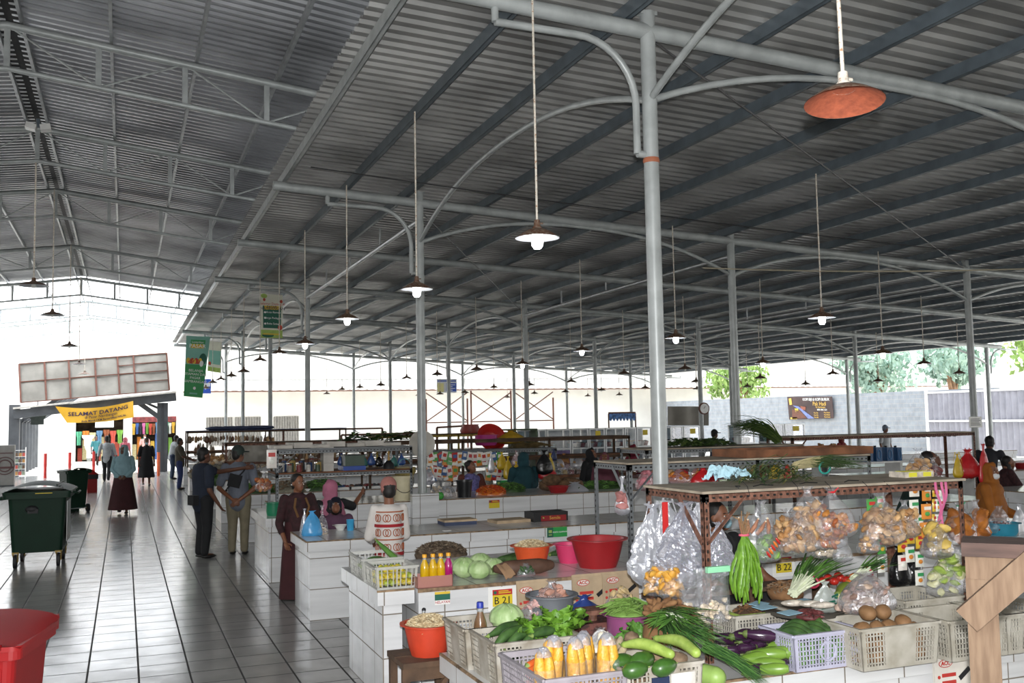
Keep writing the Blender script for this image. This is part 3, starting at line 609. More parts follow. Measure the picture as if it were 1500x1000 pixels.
# ================================================================ tiled counters and slotted-angle racks
def tiles(nm, col, sx=.45, sy=.32, rough=.14, grout='7d7468'):
    return [M_tile(nm+'_front', col, sx, sy, 'XZ', rough, grout, .005, .06, streak=1), M_tile(nm+'_side', col, .4, sy, 'YZ', rough*.6, grout, .005, .06), M_tile(nm+'_top', 'dcdcda', .5, .5, 'XY', .12, '6b6660', .006, .08)]
T_W = tiles('white_tile', 'dedfe0'); m_edge = M('grout_edge', '8a7258', .8, 0, .3, 20)
def tbox(mb, x0, x1, y0, y1, z0, z1, o=0):
    vs = [(x, y, z) for z in (z0, z1) for y in (y0, y1) for x in (x0, x1)]
    for f, m in (((0, 2, 3, 1), 0), ((4, 5, 7, 6), 2), ((0, 1, 5, 4), 0), ((2, 6, 7, 3), 0), ((0, 4, 6, 2), 1), ((1, 3, 7, 5), 1)): mb.add([vs[i] for i in f], [(0, 1, 2, 3)], m+o)
    return mb
def counter(lab, x0, x1, y0, y1, z, apron=.107, inset=.045, name='market_counter', solid=True, cat='counter'):
    t = thing(name, lab, cat, (0, 0, 0))
    tbox(MB(), x0+inset, x1, y0+inset, y1-inset, 0, z-apron).build('body', T_W, t)
    tbox(MB(), x0, x1, y0, y1, z-apron, z).build('worktop', T_W, t)
    MB().box(x0-.002, x1, y0-.003, y0+.012, z-.012, z+.002).box(x0-.003, x0+.012, y0, y1, z-.012, z+.002).build('edge_strip', m_edge, t)
    return t
ZB, ZC2, ZC3, ZA = .825, .825, .88, .56
counter('low white-tiled display platform in the foreground carrying the vegetable crates', 1.93, 8.2, 4.98, 6.35, ZA, .12, .05)
cb = thing('market_counter', 'white-tiled counter with the yellow B 21 number plate on its face', 'counter', (0, 0, 0))
tbox(MB(), 2.047, 9.5, 7.25, 8.75, 0, ZB-.03).build('body', T_W, cb)
tbox(MB(), 2.04, 9.5, 7.23, 8.78, ZB-.03, ZB).build('worktop', T_W, cb)
MB().box(2.038, 9.5, 7.226, 7.24, ZB-.025, ZB+.002).build('edge_strip', m_edge, cb)
t = thing('market_counter', 'narrow tiled end ledge on a pedestal, carrying the lime crates', 'counter', (0, 0, 0))
tbox(MB(), 1.75, 2.03, 7.30, 8.62, ZB-.11, ZB).build('worktop', T_W, t)
tbox(MB(), 1.795, 1.945, 7.345, 8.52, 0, ZB-.11).build('pedestal', T_W, t); MB().box(1.747, 2.03, 7.297, 7.31, ZB-.012, ZB+.002).build('edge_strip', m_edge, t)
counter('wet empty white-tiled counter behind the patterned blouse, green sign on its face', 1.785, 11.5, 10.6, 11.66, ZC2)
t = counter('white-tiled counter under the cream bucket and black pail', 2.02, 11.5, 14.33, 15.7, ZC3, .03, .01)
a, b = ony(604, 724, 14.2), ony(643, 723, 14.2)
tbox(MB(), a.x, b.x, 14.2, 14.329, 0, a.z).build('tiled_pier', T_W, None, label='square white-tiled pier projecting from the back counter under the second aisle column', cat='pier')
t = thing('market_counter', 'low tiled end block with the green bucket, beside the man in grey', 'counter', (0, 0, 0))
tbox(MB(), 1.72, 2.0, 13.3, 15.0, .72, .83).build('worktop', T_W, t); tbox(MB(), 1.77, 1.95, 13.35, 14.9, 0, .72).build('pedestal', T_W, t)
for k, (y, yb, zz) in enumerate(((17.9, 18.95, .83), (21.6, 23.0, .88), (25.2, 26.2, .83), (28.6, 30.0, .88), (32.3, 33.3, .83), (35.7, 37.0, .88), (39.7, 40.9, .83))):
    counter('white-tiled counter farther down the aisle, %s row beyond the cream bucket' % NTH[k].replace('nearest', 'first'), 1.85, 24 if k < 2 else 18, y, yb, zz)
for k, (y, yb, x0, x1) in enumerate(((11.0, 12.2, 12.6, 22), (15.2, 16.6, 13.2, 25.5), (7.4, 8.7, 9.9, 18))):
    counter('white-tiled counter on the right side of the hall, %s' % ['in front of the blue jerrycans', 'behind the blue jerrycans', 'behind the mustard headscarf'][k], x0, x1, y, yb, ZB)
# --- racks
m_rust = M_rust('angle_rust', '7d5646', '5a3a2c', .5, .7, 14); m_ang = M_rust('angle_grey', '75797c', '5f5650', .3, .5, 14, .3); m_hole = M('hole_dark', '181614', .9, 0, 0)
m_ply = M('plywood_grey', 'b3a794', .8, 0, .15, 5, col2='857a6c', bump=.2); m_plank = M('plank_brown', '7d5136', .75, 0, .25, 6, bump=.2)
m_wood = M('wood_dark', '55402f', .8, 0, .25, 6, bump=.3)
def angle(mb, a, b, n1, n2, w=.04, t=.004, hole=True):
    """Slotted angle section from a to b with flanges along n1 and n2."""
    a, b, n1, n2 = V(a), V(b), V(n1), V(n2)
    for n, o in ((n1, n2), (n2, n1)): mb.quadslab([a, b, b+n*w, a+n*w], o*t, 0)
    if hole:
        L = (b-a).length; d = (b-a)/L; k = int(L/.05)
        for i in range(k):
            for n, o in ((n1, n2), (n2, n1)):
                p = a+d*(.025+i*.05)+n*w*.5-o*.0015
                mb.add([p+d*dx*.011+n*dy*.007 for dx, dy in ((-1, -.6), (-.6, -1), (.6, -1), (1, -.6), (1, .6), (.6, 1), (-.6, 1), (-1, .6))], [tuple(range(8))], 1)
def rack(lab, x0, x1, y0, y1, z0, z1, mat, board=m_ply, levels=(), npost=2, hole=True, brace=True, over=.0, postxs=None):
    t = thing('slotted_angle_rack', lab, 'rack', (0, 0, 0)); X, Y, Z = V((1, 0, 0)), V((0, 1, 0)), V((0, 0, 1))
    mm = [mat, m_hole]
    for xs in (postxs or [x0+(x1-x0)*i/(npost-1) for i in range(npost)]):
        sx = X if xs < x1-.1 else -X
        for yy, sy in ((y0, Y), (y1, -Y)):
            mb = MB(); angle(mb, (xs, yy, z0), (xs, yy, z1), sx, sy, hole=hole); mb.build('post', mm, t)
    for k, z in enumerate([z1]+list(levels)):
        mb = MB()
        angle(mb, (x0, y0, z), (x1, y0, z), -Z, Y, .05, hole=hole); angle(mb, (x0, y1, z), (x1, y1, z), -Z, -Y, .05, hole=False)
        angle(mb, (x0, y0, z), (x0, y1, z), -Z, X, .05, hole=hole); angle(mb, (x1, y0, z), (x1, y1, z), -Z, -X, .05, hole=False)
        mb.build('shelf_frame', mm, t)
        MB().box(x0-over, x1+over, y0-over, y1+over*.5, z+.002, z+.018).build('shelf_board', board if k == 0 else m_plank, t)
    if brace:
        mb = MB(); d = .3
        mb.bar((x0+.02, y0-.006, z1-d), (x0+d, y0-.006, z1-.02), .006, .035, up=(0, 1, 0)).bar((x0-.006, y0+.02, z1-d), (x0-.006, y0+d, z1-.02), .035, .006, up=(1, 0, 0))
        mb.build('brace', mm, t)
    return t
Y1, Z1 = 5.36, 1.585
p = onz(1030, 724, Z1); q = onz(943, 714, Z1); r_ = onz(1438, 706, Z1)
SX0, SX1, SY0, SY1 = p.x, r_.x, p.y, q.y
rack('rusty slotted-angle rack with plywood top in the foreground, hung with snack bags', SX0, SX1, SY0, SY1, ZA, Z1, m_rust, npost=2, over=.015)
R2 = onz(920, 681, 1.65); R2b = onz(1200, 668, 1.65)
rack('grey slotted-angle rack standing on the B 21 counter behind the big column', R2.x, R2b.x+.4, R2.y, R2.y+.68, ZB, 1.65, m_ang, npost=3)
R3 = ony(404, 660, 14.45)
R3b = ony(604, 660, 14.45)
rack('long grey slotted-angle rack behind the pink headscarf, red tag on its left end', R3.x, R3b.x, 14.45, 15.3, ZC3, R3.z, m_ang, m_ang, levels=(ony(480, 692, 14.5).z,), npost=2)
RG0, RG1 = ony(632, 661, 17.5), ony(800, 656, 17.5)
rack('grey-green board rack hung with bright sachets behind the violet blouse and the teal headscarf', RG0.x, RG1.x, 17.0, 17.6, 0, RG0.z, m_ang, m_ang, npost=2, brace=False)
R4 = ony(330, 650, 21.7)
rack('brown-topped rack farther down the aisle behind the man in the grey shirt', R4.x, 5.1, 21.7, 22.5, .88, R4.z, m_rust, m_wood, levels=(1.25,), npost=4, hole=False)
R5 = ony(274, 632, 28.7)
rack('rack with blue tarpaulin top far down the aisle', R5.x, 6.0, 28.7, 29.6, .88, R5.z, m_wood, M('tarp_blue', '3f4a6a', .6, 0, .1), levels=(1.3,), npost=3, hole=False)
rack('dark plank rack behind the wide green leaves in the middle of the hall', 4.2, 9.6, 18.1, 18.8, .83, 1.66, m_wood, m_wood, levels=(1.3,), npost=4, hole=False)
p = ony(1160, 641, 13.6); q = ony(1428, 634, 13.6)
rack('long brown slotted-angle rack in front of the blue jerrycans', p.x, q.x, 13.6, 14.3, 0, p.z, m_rust, m_ply, npost=2)
p = ony(990, 657, 12.0); q = ony(1140, 650, 12.0)
rack('grey rack behind the big column heaped with dark green leaves', p.x-.6, q.x+.25, 11.75, 12.5, 0, p.z, m_ang, m_ply, npost=3)
rack('yellow-railed rack with basins on top behind the second aisle column', 5.2, 9.0, 21.7, 22.5, .88, 1.72, M_rust('paint_yellow', 'a8923a', '6a4a2a', .4, .6), m_wood, npost=3, hole=False)
# wooden tray on rack 2 and board
t = thing('wooden_tray', 'long shallow wooden tray lying on the grey rack behind the big column', 'tray', (0, 0, 0))
a = onz(1048, 668, 1.67); b = onz(1200, 664, 1.67)
mb = MB(); mb.box(a.x, b.x+.35, R2.y+.06, R2.y+.6, 1.67, 1.69); mb.build('tray_floor', m_plank, t)
mb = MB(); mb.box(a.x, b.x+.35, R2.y+.04, R2.y+.06, 1.67, 1.74).box(a.x, b.x+.35, R2.y+.6, R2.y+.62, 1.67, 1.74).box(a.x-.02, a.x, R2.y+.04, R2.y+.62, 1.67, 1.74).box(b.x+.35, b.x+.37, R2.y+.04, R2.y+.62, 1.67, 1.74); mb.build('rim', m_plank, t)
# --- number plates, posters and notices
m_pl = M('plate_yellow', 'd8c02e', .5, 0, .03); m_plr = M('plate_red', 'b3262c', .5, 0, .03); m_blk = M('black_ink', '17171a', .6, 0, 0); m_plw = M('plate_white', 'e9e9e6', .5, 0, .03)
def plate(lab, px0, px1, Y, w, h, txt=None, cover=True):
    c = ony(px0, px1, Y); t = thing('number_plate', lab, 'sign', c)
    if cover: MB().box(-w*.72, w*.72, 0, .002, -h*.75, h*.75).build('backing', m_plw, t)
    pl = MB().box(-w/2, w/2, -.004, 0, -h/2, h*.18).build('plate', m_pl, t); MB().box(-w/2, w/2, -.004, 0, h*.18, h/2).build('header', m_plr, pl)
    if txt: on_plane(text_mesh(txt, h*.62, m_blk, 'number', pl, bold=.0), (0, -.006, -h*.17), (1, 0, 0), (0, 0, 1), 0)
    mb = MB(); mb.box(-w*.2, w*.42, -.006, -.004, h*.27, h*.33).box(-w*.2, w*.3, -.006, -.004, h*.38, h*.43); mb.build('small_print', m_pl, pl)
    mb = MB(); mb.tube([(-w*.38, -.004, h*.34), (-w*.38, -.007, h*.34)], h*.1, 10); mb.build('emblem', m_bdk, pl)
plate('number plate B 21 left of the torn carton, on the counter face', 736, 875, 7.246, .16, .125, 'B 21')
plate('number plate B 22 behind the scallions at the foreground rack', 1148, 827, 7.246, .16, .13, 'B 22')
plate('small yellow and red plate on the tiles between the pail and the teal headscarf', 724, 738, 14.335, .17, .12, None, False)
t = thing('poster', 'small yellow green and white poster stuck left of the B 21 plate', 'poster', ony(648, 874, 7.246)); w, h = .12, .11
MB().box(-w/2, w/2, -.003, 0, -h/2, h/2).build('sheet', m_plw, t); MB().box(-w/2, w/2, -.005, -.003, h*.2, h/2).build('yellow_band', m_by, t); MB().box(-w/2, w/2, -.005, -.003, -h*.2, h*.2).build('green_band', m_bdk, t)
on_plane(text_mesh('NELAYAN', .026, m_plr, 'lettering', t), (0, -.006, -h*.34), (1, 0, 0), (0, 0, 1), 0)
def gsign(lab, px, py, Y, w, h):
    t = thing('green_sign', lab, 'sign', ony(px, py, Y)); MB().box(-w/2, w/2, -.004, 0, -h/2, h/2).build('panel', M('sign_leafgreen', '2f9a4a', .5, 0, .03), t)
    MB().box(-w/2, -w*.2, -.006, -.004, -h/2, h/2).build('dark_panel', m_bdk, t); on_plane(text_mesh('PUNTU GAMPANG', h*.2, m_bw, 'lettering', t), (w*.15, -.007, 0), (1, 0, 0), (0, 0, 1), 0)
    MB().box(-w*.43, -w*.27, -.008, -.006, -h*.05, h*.25).box(-w*.43, -w*.27, -.008, -.006, -h*.3, -h*.2).build('emblem', m_blime, t)
gsign('green notice with dark panel on the face of the wet counter', 816, 779, 10.595, .25, .11)
gsign('small green notice on the tiles left of the teal headscarf', 738, 708, 16.5, .28, .12)
# cartons with red oval marks leaning on the B 21 counter
m_card = M('carton', 'b7a184', .8, 0, .12, 6); m_cardw = M('carton_white', 'd9d4cb', .8, 0, .08, 6); m_acc = M('acc_red', 'b5342c', .6, 0, 0)
def acc(lab, px, py, Y, w, h, lean=.1, mat=None, rz=0.):
    c = ony(px, py, Y); t = thing('carton', lab, 'carton', c, rz)
    MB().box(-w/2, w/2, -.004, .0, -h/2, h/2).box(-w/2, w/2, -.02, -.014, -h/2, h/2-.02).build('panel', mat or m_card, t); pn = t.children[0]
    o = MB(); o.add([(-w*.22+.055*cos(a*pi/10), -.023, h*.3+.026*sin(a*pi/10)) for a in range(20)], [tuple(range(20))]); o.build('oval_mark', m_acc, pn)
    o = MB(); o.add([(-w*.22+.049*cos(a*pi/10), -.0235, h*.3+.021*sin(a*pi/10)) for a in range(20)], [tuple(range(20))]); o.build('oval_field', m_cardw, pn)
    on_plane(text_mesh('ACC', .034, m_acc, 'lettering', pn, bold=.001), (-w*.22, -.0245, h*.3), (1, 0, 0), (0, 0, 1), 0)
    o = MB()
    for k in range(3): o.box(-w*.32, w*.05, -.022, -.02, h*.02-k*.045, h*.02+.022-k*.045)
    for k in range(3): o.tube([(-w*.4, -.02, h*.03-k*.045), (-w*.4, -.023, h*.03-k*.045)], .011, 8)
    o.build('red_print', m_acc, pn)
    o = MB(); o.obox((w*.28, -.022, h*.05), (.1, .003, .03), 0, ry=-.6); o.build('tool_picture', m_blk, pn)
    t.rotation_euler = (-lean, 0, rz); return t
acc('torn carton with red oval mark between the B 21 plate and the grey basin', 780, 884, 7.2, .26, .36, .05)
acc('flattened carton with red oval mark left above the purple bucket', 865, 870, 7.19, .32, .32, .03)
acc('flattened carton with red oval mark right above the purple bucket', 908, 866, 7.18, .32, .32, .03)
acc('carton with red oval mark under the potato crates', 1394, 990, 4.94, .3, .3, 0., m_cardw)
# ================================================================ containers
m_crate = M('crate_grey', 'b3aea4', .6, 0, .18, 9, col2='8a8172'); m_crateL = M('crate_lilac', 'b9b8cc', .5, 0, .06, 6); m_cratew = M('crate_white', 'bdb9ae', .55, 0, .12, 9, col2='a09a8c'); m_cratep = M('crate_mauve', '9a949a', .5, 0, .1, 9)
def crate_mesh(w, d, h, mat, name='crate', disc=False, solidmid=True, thin=1.):
    """Open moulded crate: lattice walls, solid panels, ribbed corners and a rim; origin under its floor."""
    fl = MB().box(-w/2+.02, w/2-.02, -d/2+.02, d/2-.02, 0, .012)
    parts = {'floor_plate': fl}
    def wall(ax, s):
        mb = MB(); L = w if ax == 'x' else d; k = .93
        def P(u, v, o=0):
            # u along the wall -.5...5, v height 0..1, walls lean outward to the rim
            sc = k+(1-k)*v; off = (d if ax == 'x' else w)/2*sc-o
            a = u*L*sc
            return V((a, s*off, v*h)) if ax == 'x' else V((s*off, a, v*h))
        def strip(u0, u1, v0, v1, t=.006):
            q = [P(u0, v0), P(u1, v0), P(u1, v1), P(u0, v1)]; n = P(0, .5, t)-P(0, .5); mb.quadslab(q, n)
        strip(-.5, .5, 0, .1); strip(-.5, .5, .9, 1., .012)
        solid = [(-.5, -.44), (.44, .5)]+([(-.2, .2)] if solidmid else [(-.02, .02)])
        for a, b in solid: strip(a, b, .1, .9)
        bays = [(-.44, -.2), (.2, .44)] if solidmid else [(-.44, -.02), (.02, .44)]
        for a, b in bays:
            n = max(4, int((b-a)*L/(.022/thin**.5))); n = max(3, int(n*thin)); nv = 6 if thin == 1 else 3
            for i in range(n): u = a+(b-a)*(i+.5)/n; strip(u-.18*thin*(b-a)/n, u+.18*thin*(b-a)/n, .1, .9, .004)
            for j in range(nv): v = .1+.8*(j+.5)/nv; strip(a, b, v-.014*thin, v+.014*thin, .005)
        if disc and ax == 'x' and s < 0:
            o = P(0, .5); mb.tube([V((.055*cos(q*pi/12), o.y-.003, o.z+.055*sin(q*pi/12))) for q in range(25)], .006, 5)
        return mb
    out = []
    for ax, s in (('x', -1), ('x', 1), ('y', -1), ('y', 1)): out.append(('side_panel', wall(ax, s)))
    rim = MB(); r = .014
    for a, b in (((-w/2, -d/2), (w/2, -d/2)), ((w/2, -d/2), (w/2, d/2)), ((w/2, d/2), (-w/2, d/2)), ((-w/2, d/2), (-w/2, -d/2))): rim.bar((a[0], a[1], h), (b[0], b[1], h), r*1.6, r)
    out += [('floor_plate', fl), ('rim', rim)]
    return out
def crate(lab, loc, w, d, h, mat, rz=0., disc=False, solidmid=True, group=None, thin=1.):
    t = thing('plastic_crate', lab, 'crate', loc, rz, group)
    for nm, mb in crate_mesh(w, d, h, mat, disc=disc, solidmid=solidmid, thin=thin): mb.build(nm, mat, t)
    return t
def at_front(px, py, z): return onz(px, py, z)
def basin(lab, loc, R, h, mat, name='plastic_basin', rb=.66, lip=.02, cat='basin', perf=False, ribs=0):
    t = thing(name, lab, cat, loc)
    wob = (lambda a, i: 1+.012*cos(a*ribs)) if ribs else None
    MB().lathe([(0, 0), (R*rb, 0), (R*(rb+.12), h*.3), (R*.93, h*.9), (R*.95, h*.96), (R+lip, h*.97), (R+lip, h), (R*.95, h), (R*.9, h*.88), (R*(rb+.08), h*.3), (R*rb*.95, .012), (0, .012)], 36, wob=wob).build('bowl', mat, t)
    return t
def heap(t_or_none, name, loc, R, h, mat, lab=None, cat=None, n=500, s=.008, kind='stuff', parent=None, ell=(2.2, .7)):
    """A loose heap of small pieces over a mound."""
    mb = MB(); mb.ell((0, 0, 0), (R, R, h), 24, 10, nz=.12, ns=4, seed=R*50)
    for k in range(n):
        a = rnd(0, 2*pi); q = sqrt(random.random())*.98; p = V((q*R*cos(a), q*R*sin(a), h*sqrt(max(0, 1-q*q))+rnd(-.2, .6)*s))
        Rm = Euler((rnd(-.6, .6), rnd(-.6, .6), rnd(0, 6))).to_matrix(); mb.add([p+Rm@V(c)*s for c in ((-ell[0], 0, 0), (0, -ell[1], .1), (ell[0], 0, 0), (0, ell[1], .1), (0, 0, .8))], [(0, 1, 4), (1, 2, 4), (2, 3, 4), (3, 0, 4)], k % 2)
    o = mb.build(name, mat, parent, loc); return tag(o, lab, cat, None, kind)
def tagm(o, lab, cat, group=None): return tag(o, lab, cat, group)
# ================================================================ counter B 21
random.seed(11)
m_limec = [M('lime_yellow', 'c9b63a', .45, 0, .1, 30), M('lime_green', '9fae45', .45, 0, .1, 30)]
def lime(mat):
    t = thing('lime', 'x', 'lime'); MB().ell((0, 0, 0), (.021, .021, .023), 12, 8, nz=.05).build('fruit', mat, t); MB().tube([(0, 0, .021), (0, 0, .0255)], .004, 6).build('stem_scar', M('stem_brown', '6a5a2e', .8, 0, 0), t); return t
a = onz(545, 838, ZB+.0); b = onz(603, 858, ZB)
cl1 = onz(572, 861, ZB); 
m_cratec = M('crate_clear', 'd6d6d0', .35, 0, .05, alpha=.42)
LC = crate('white crate of yellow-green limes on the tiled end ledge', (1.905, 7.50, ZB), .32, .36, .16, m_cratec, 0, solidmid=False, thin=.55)
crate('white lattice crate behind the lime crate on the tiled end ledge', (1.90, 7.99, ZB), .32, .5, .17, m_cratec, 0, solidmid=False, thin=.7)
Lp = [lime(m_limec[0]), lime(m_limec[1])]; first = [True, True]
for lay in range(3):
    for i in range(6):
        for j in range(6):
            if lay == 2 and (i in (0, 5) or j in (0, 5)): continue
            k = random.random() < .35; x = 1.905+(i-2.5)*.0435+rnd(-.003, .003)+(lay % 2)*.004; y = 7.5+(j-2.5)*.05+rnd(-.003, .003); z = ZB+.036+lay*.046+rnd(0, .002)
            o = Lp[k] if first[k] else dup(Lp[k]); first[k] = False
            o.location = (x, y, z); o.rotation_euler = (rnd(0, 6), rnd(0, 6), rnd(0, 6)); o['label'] = '%s lime in the white crate on the end ledge' % ('green' if k else 'yellow'); o['group'] = 'limes in the crate'
m_cuke = M('cucumber_dark', '2f4a26', .4, 0, .2, 20, col2='4a6a35'); m_leafd = M('leaf_dark', '3c5a2c', .6, 0, .25, 15, col2='2a4220'); m_leafm = M('leaf_mid', '5f8a3a', .6, 0, .25, 18, col2='46702c'); m_leafl = M('leaf_light', '86b04c', .6, 0, .25, 18, col2='6a9a3a')
def long_fruit(name, lab, cat, pts, rads, mat, group=None, stem=None, n=12, parent=None):
    t = thing(name, lab, cat, pts[0], group=group) if not parent else parent; o = V(pts[0])
    P = [V(p)-o for p in pts]; k = 9; Q = []; Rr = []
    # Catmull-style resample for a smooth body
    for i in range(k*(len(P)-1)+1):
        u = i/k; j = min(int(u), len(P)-2); f = u-j; p0, p1, p2, p3 = P[max(j-1, 0)], P[j], P[j+1], P[min(j+2, len(P)-1)]
        Q.append(.5*((2*p1)+(p2-p0)*f+(2*p0-5*p1+4*p2-p3)*f*f+(3*p1-p0-3*p2+p3)*f**3)); Rr.append(rads[j]+(rads[j+1]-rads[j])*(f*f*(3-2*f)))
    d0, d1 = (Q[0]-Q[1]).normalized(), (Q[-1]-Q[-2]).normalized(); Q = [Q[0]+d0*Rr[0]*.75, Q[0]+d0*Rr[0]*.45]+Q+[Q[-1]+d1*Rr[-1]*.45, Q[-1]+d1*Rr[-1]*.75, Q[-1]+d1*Rr[-1]*.85]; Rr = [Rr[0]*.45, Rr[0]*.8]+Rr+[Rr[-1]*.82, Rr[-1]*.5, Rr[-1]*.12]
    MB().tube(Q, Rr, n).build('fruit', mat, t)
    if stem: d = (Q[0]-Q[1]).normalized(); MB().tube([Q[0]+d*-.004, Q[0]+d*.012+V((0, 0, .003)), Q[0]+d*.024+V((0, 0, .008))], [rads[0]*.9+.003, .005, .004], 7).build('stem', stem, t)
    return t
m_stem = M('stem_green', '7a8f4a', .7, 0, .1)
for k in range(3):
    y = 7.85+k*.09; long_fruit('cucumber', 'dark green cucumber in the crate behind the limes, %s of three' % ['nearest', 'middle', 'farthest'][k], 'cucumber', [(1.78, y, ZB+.1), (1.9, y+.01, ZB+.13), (2.02, y, ZB+.12)], [.012, .026, .012], m_cuke, 'cucumbers behind the limes', m_stem)
long_fruit('gourd', 'long green gourd sticking up out of the crate behind the limes', 'gourd', [(1.93, 8.05, ZB+.27), (1.99, 7.95, ZB+.2), (2.06, 7.85, ZB+.12)], [.01, .022, .03], m_leafm, None, m_stem)
# drinks in a pink tray
t = thing('plastic_tray', 'clear pinkish box holding the four coloured bottles', 'box', (0, 0, 0))
m_pinkt = M('tray_pink', 'c08a80', .3, 0, 0, alpha=.62); b0 = onz(607, 861, ZB); b1 = onz(661, 857, ZB)
x0, x1, y0, y1 = b0.x+.01, b1.x, 7.255, 7.43
mb = MB(); mb.box(x0, x1, y0, y0+.005, ZB, ZB+.085).box(x0, x1, y1, y1+.005, ZB, ZB+.085).box(x0, x0+.005, y0, y1, ZB, ZB+.085).box(x1-.005, x1, y0, y1, ZB, ZB+.085); mb.build('side_panel', m_pinkt, t); MB().box(x0, x1, y0, y1, ZB, ZB+.006).build('tray_floor', m_pinkt, t)
m_cap = M('cap_yellow', 'e0a024', .4, 0, 0); m_pet = M('pet_clear', 'e8ecea', .08, 0, 0, alpha=.25)
def bottle(lab, loc, juice, cap=m_cap, s=1., group=None, label=None):
    t = thing('juice_bottle', lab, 'bottle', loc, group=group); t.scale = (s,)*3
    MB().lathe([(0, 0), (.028, 0), (.032, .008), (.032, .045), (.029, .055), (.032, .065), (.032, .12), (.028, .145), (.015, .175), (.013, .182), (0, .182)], 18).build('body', juice, t); bo = t.children[0]
    MB().lathe([(.0135, .18), (.0135, .198), (0, .198)], 14).build('neck', m_pet, bo); MB().lathe([(0, .195), (.0165, .195), (.0165, .215), (.014, .218), (0, .218)], 14).build('cap', cap, t)
    if label: MB().lathe([(.0328, .06), (.0328, .115)], 18).build('wrapper', label, bo)
    return t
m_jy = M('juice_yellow', 'c9a016', .18, 0, 0, coat=.5); m_jp = M('juice_pink', 'a01a66', .18, 0, 0, coat=.5)
for k, px in enumerate((614, 628, 641, 654)):
    c = onz(px, 852, ZB+.01); bottle('%s drink bottle with yellow cap in the pink tray, %s' % ('magenta' if k == 3 else 'yellow', ['leftmost', 'second from left', 'third from left', 'beside the yellow ones'][k]), (c.x, 7.345, ZB+.007), m_jp if k == 3 else m_jy, s=1.06, group='drinks in the tray')
# cabbages
m_cab = M('cabbage', 'b7cb98', .5, 0, .12, 9, col2='8fae6e', bump=.6, bscale=22); m_cabw = M('cabbage_rib', 'c9d6b0', .5, 0, .05)
def cabbage(lab, loc, r, rz=0., group=None, seed=0.):
    t = thing('cabbage', lab, 'cabbage', loc, rz, group)
    MB().ell((0, 0, 0), (r, r, r*.82), 20, 12, nz=.08, ns=2.5, seed=seed).build('head', m_cab, t)
    mb = MB()
    for k in range(5):
        a0 = 2*pi*k/5+seed
        def f(u, v, a0=a0):
            a = a0+(u-.5)*1.5*(1-.3*v); th = .15+v*1.6; q = 1.04+.04*v+.03*sin(u*12+seed)
            return V((sin(pi-th)*cos(a)*r*q, sin(pi-th)*sin(a)*r*q, -cos(pi-th)*-1*r*.82*q*-1))
        mb.grid(f, 8, 7)
    mb.build('outer_leaf', m_cab, t)
    mb = MB()
    for k in range(7):
        a = k*.9+seed; mb.tube([V((sin(th)*cos(a+.1*sin(th*3))*r*1.02, sin(th)*sin(a+.1*sin(th*3))*r*1.02, cos(th)*r*.84)) for th in (.2, .5, .9, 1.3)], [.0015, .002, .003, .003], 5)
    mb.build('rib', m_cabw, t); return t
for k, (px, py, r) in enumerate(((654, 829, .082), (683, 832, .095), (702, 822, .088), (703, 836, .086), (724, 832, .080))):
    c = onz(px, py, ZB+r*.8); c = ony(px, py, [7.75, 7.55, 7.88, 7.45, 7.6][k]); cabbage('pale green cabbage on the B 21 counter, %s' % ['leftmost behind the magenta bottle', 'big one second from the left', 'rearmost one', 'frontmost one', 'whitish one at the right'][k], (c.x, [7.72, 7.6, 7.85, 7.47, 7.62][k], ZB+r*.80), r, k*1.1, 'cabbages on the B 21 counter', k*2.3)
heap(None, 'dried_roots', onz(650, 820, ZB)+V((.08, .35, 0)), .24, .11, [M('roots_brown', '5a4a3a', .9, 0, .3, 30), M('roots_grey', '7a6c5a', .9, 0, .2, 30)], 'heap of dark brown dried roots behind the cabbages', 'roots', 500, .012)
def orange_basin(lab, loc, R, h, mat, gm, glab):
    t = basin(lab, loc, R, h, mat, ribs=24); heap(None, 'bean_sprouts', (loc[0], loc[1], loc[2]+h*.8), R*.86, h*.42, gm, glab, 'bean sprouts', 700, .009, ell=(2.6, .35)); return t
m_ob = M('basin_orange', 'd2552a', .45, 0, .05, 10); m_rb = M('basin_red', '9a1f24', .42, 0, .06, 6); m_gr = [M('sprout_a', 'b9a27c', .8, 0, .15, 40), M('sprout_b', 'd8c8a4', .8, 0, .1, 40)]
c = ony(779, 822, 7.95); orange_basin('orange plastic basin heaped with sprouts on the B 21 counter', (c.x, 7.95, ZB), .165, .17, m_ob, m_gr, 'pale sprouts heaped in the orange basin on the B 21 counter')
c = ony(876, 830, 7.62); basin('large dark red plastic basin on the B 21 counter', (c.x, 7.62, ZB), .235, .235, m_rb, ribs=30, lip=.025)
c = ony(834, 812, 7.95); basin('bright pink bowl tipped behind the red basin', (c.x, 7.95, ZB), .13, .16, M('bowl_pink', 'd2426e', .4, 0, .03))
long_fruit('squash', 'long brown squash lying in front of the orange basin', 'squash', [ony(727, 833, 7.5), ony(748, 832, 7.45), ony(785, 829, 7.45), ony(806, 827, 7.45)], [.035, .062, .062, .04], M('squash_brown', '5a4032', .6, 0, .15, 15), None, m_stem)
for k in range(4):
    c = ony(735+k*6, 812-k, 8.2); long_fruit('cucumber', 'dark cucumber at the back of the B 21 counter, %s' % ['first', 'second', 'third', 'fourth'][k]+' from the left', 'cucumber', [(c.x-.1, 8.1+.03*k, ZB+.035), (c.x, 8.12+.03*k, ZB+.045), (c.x+.16, 8.1+.03*k, ZB+.035)], [.015, .032, .016], m_cuke, 'cucumbers at the back of the B 21 counter', m_stem)
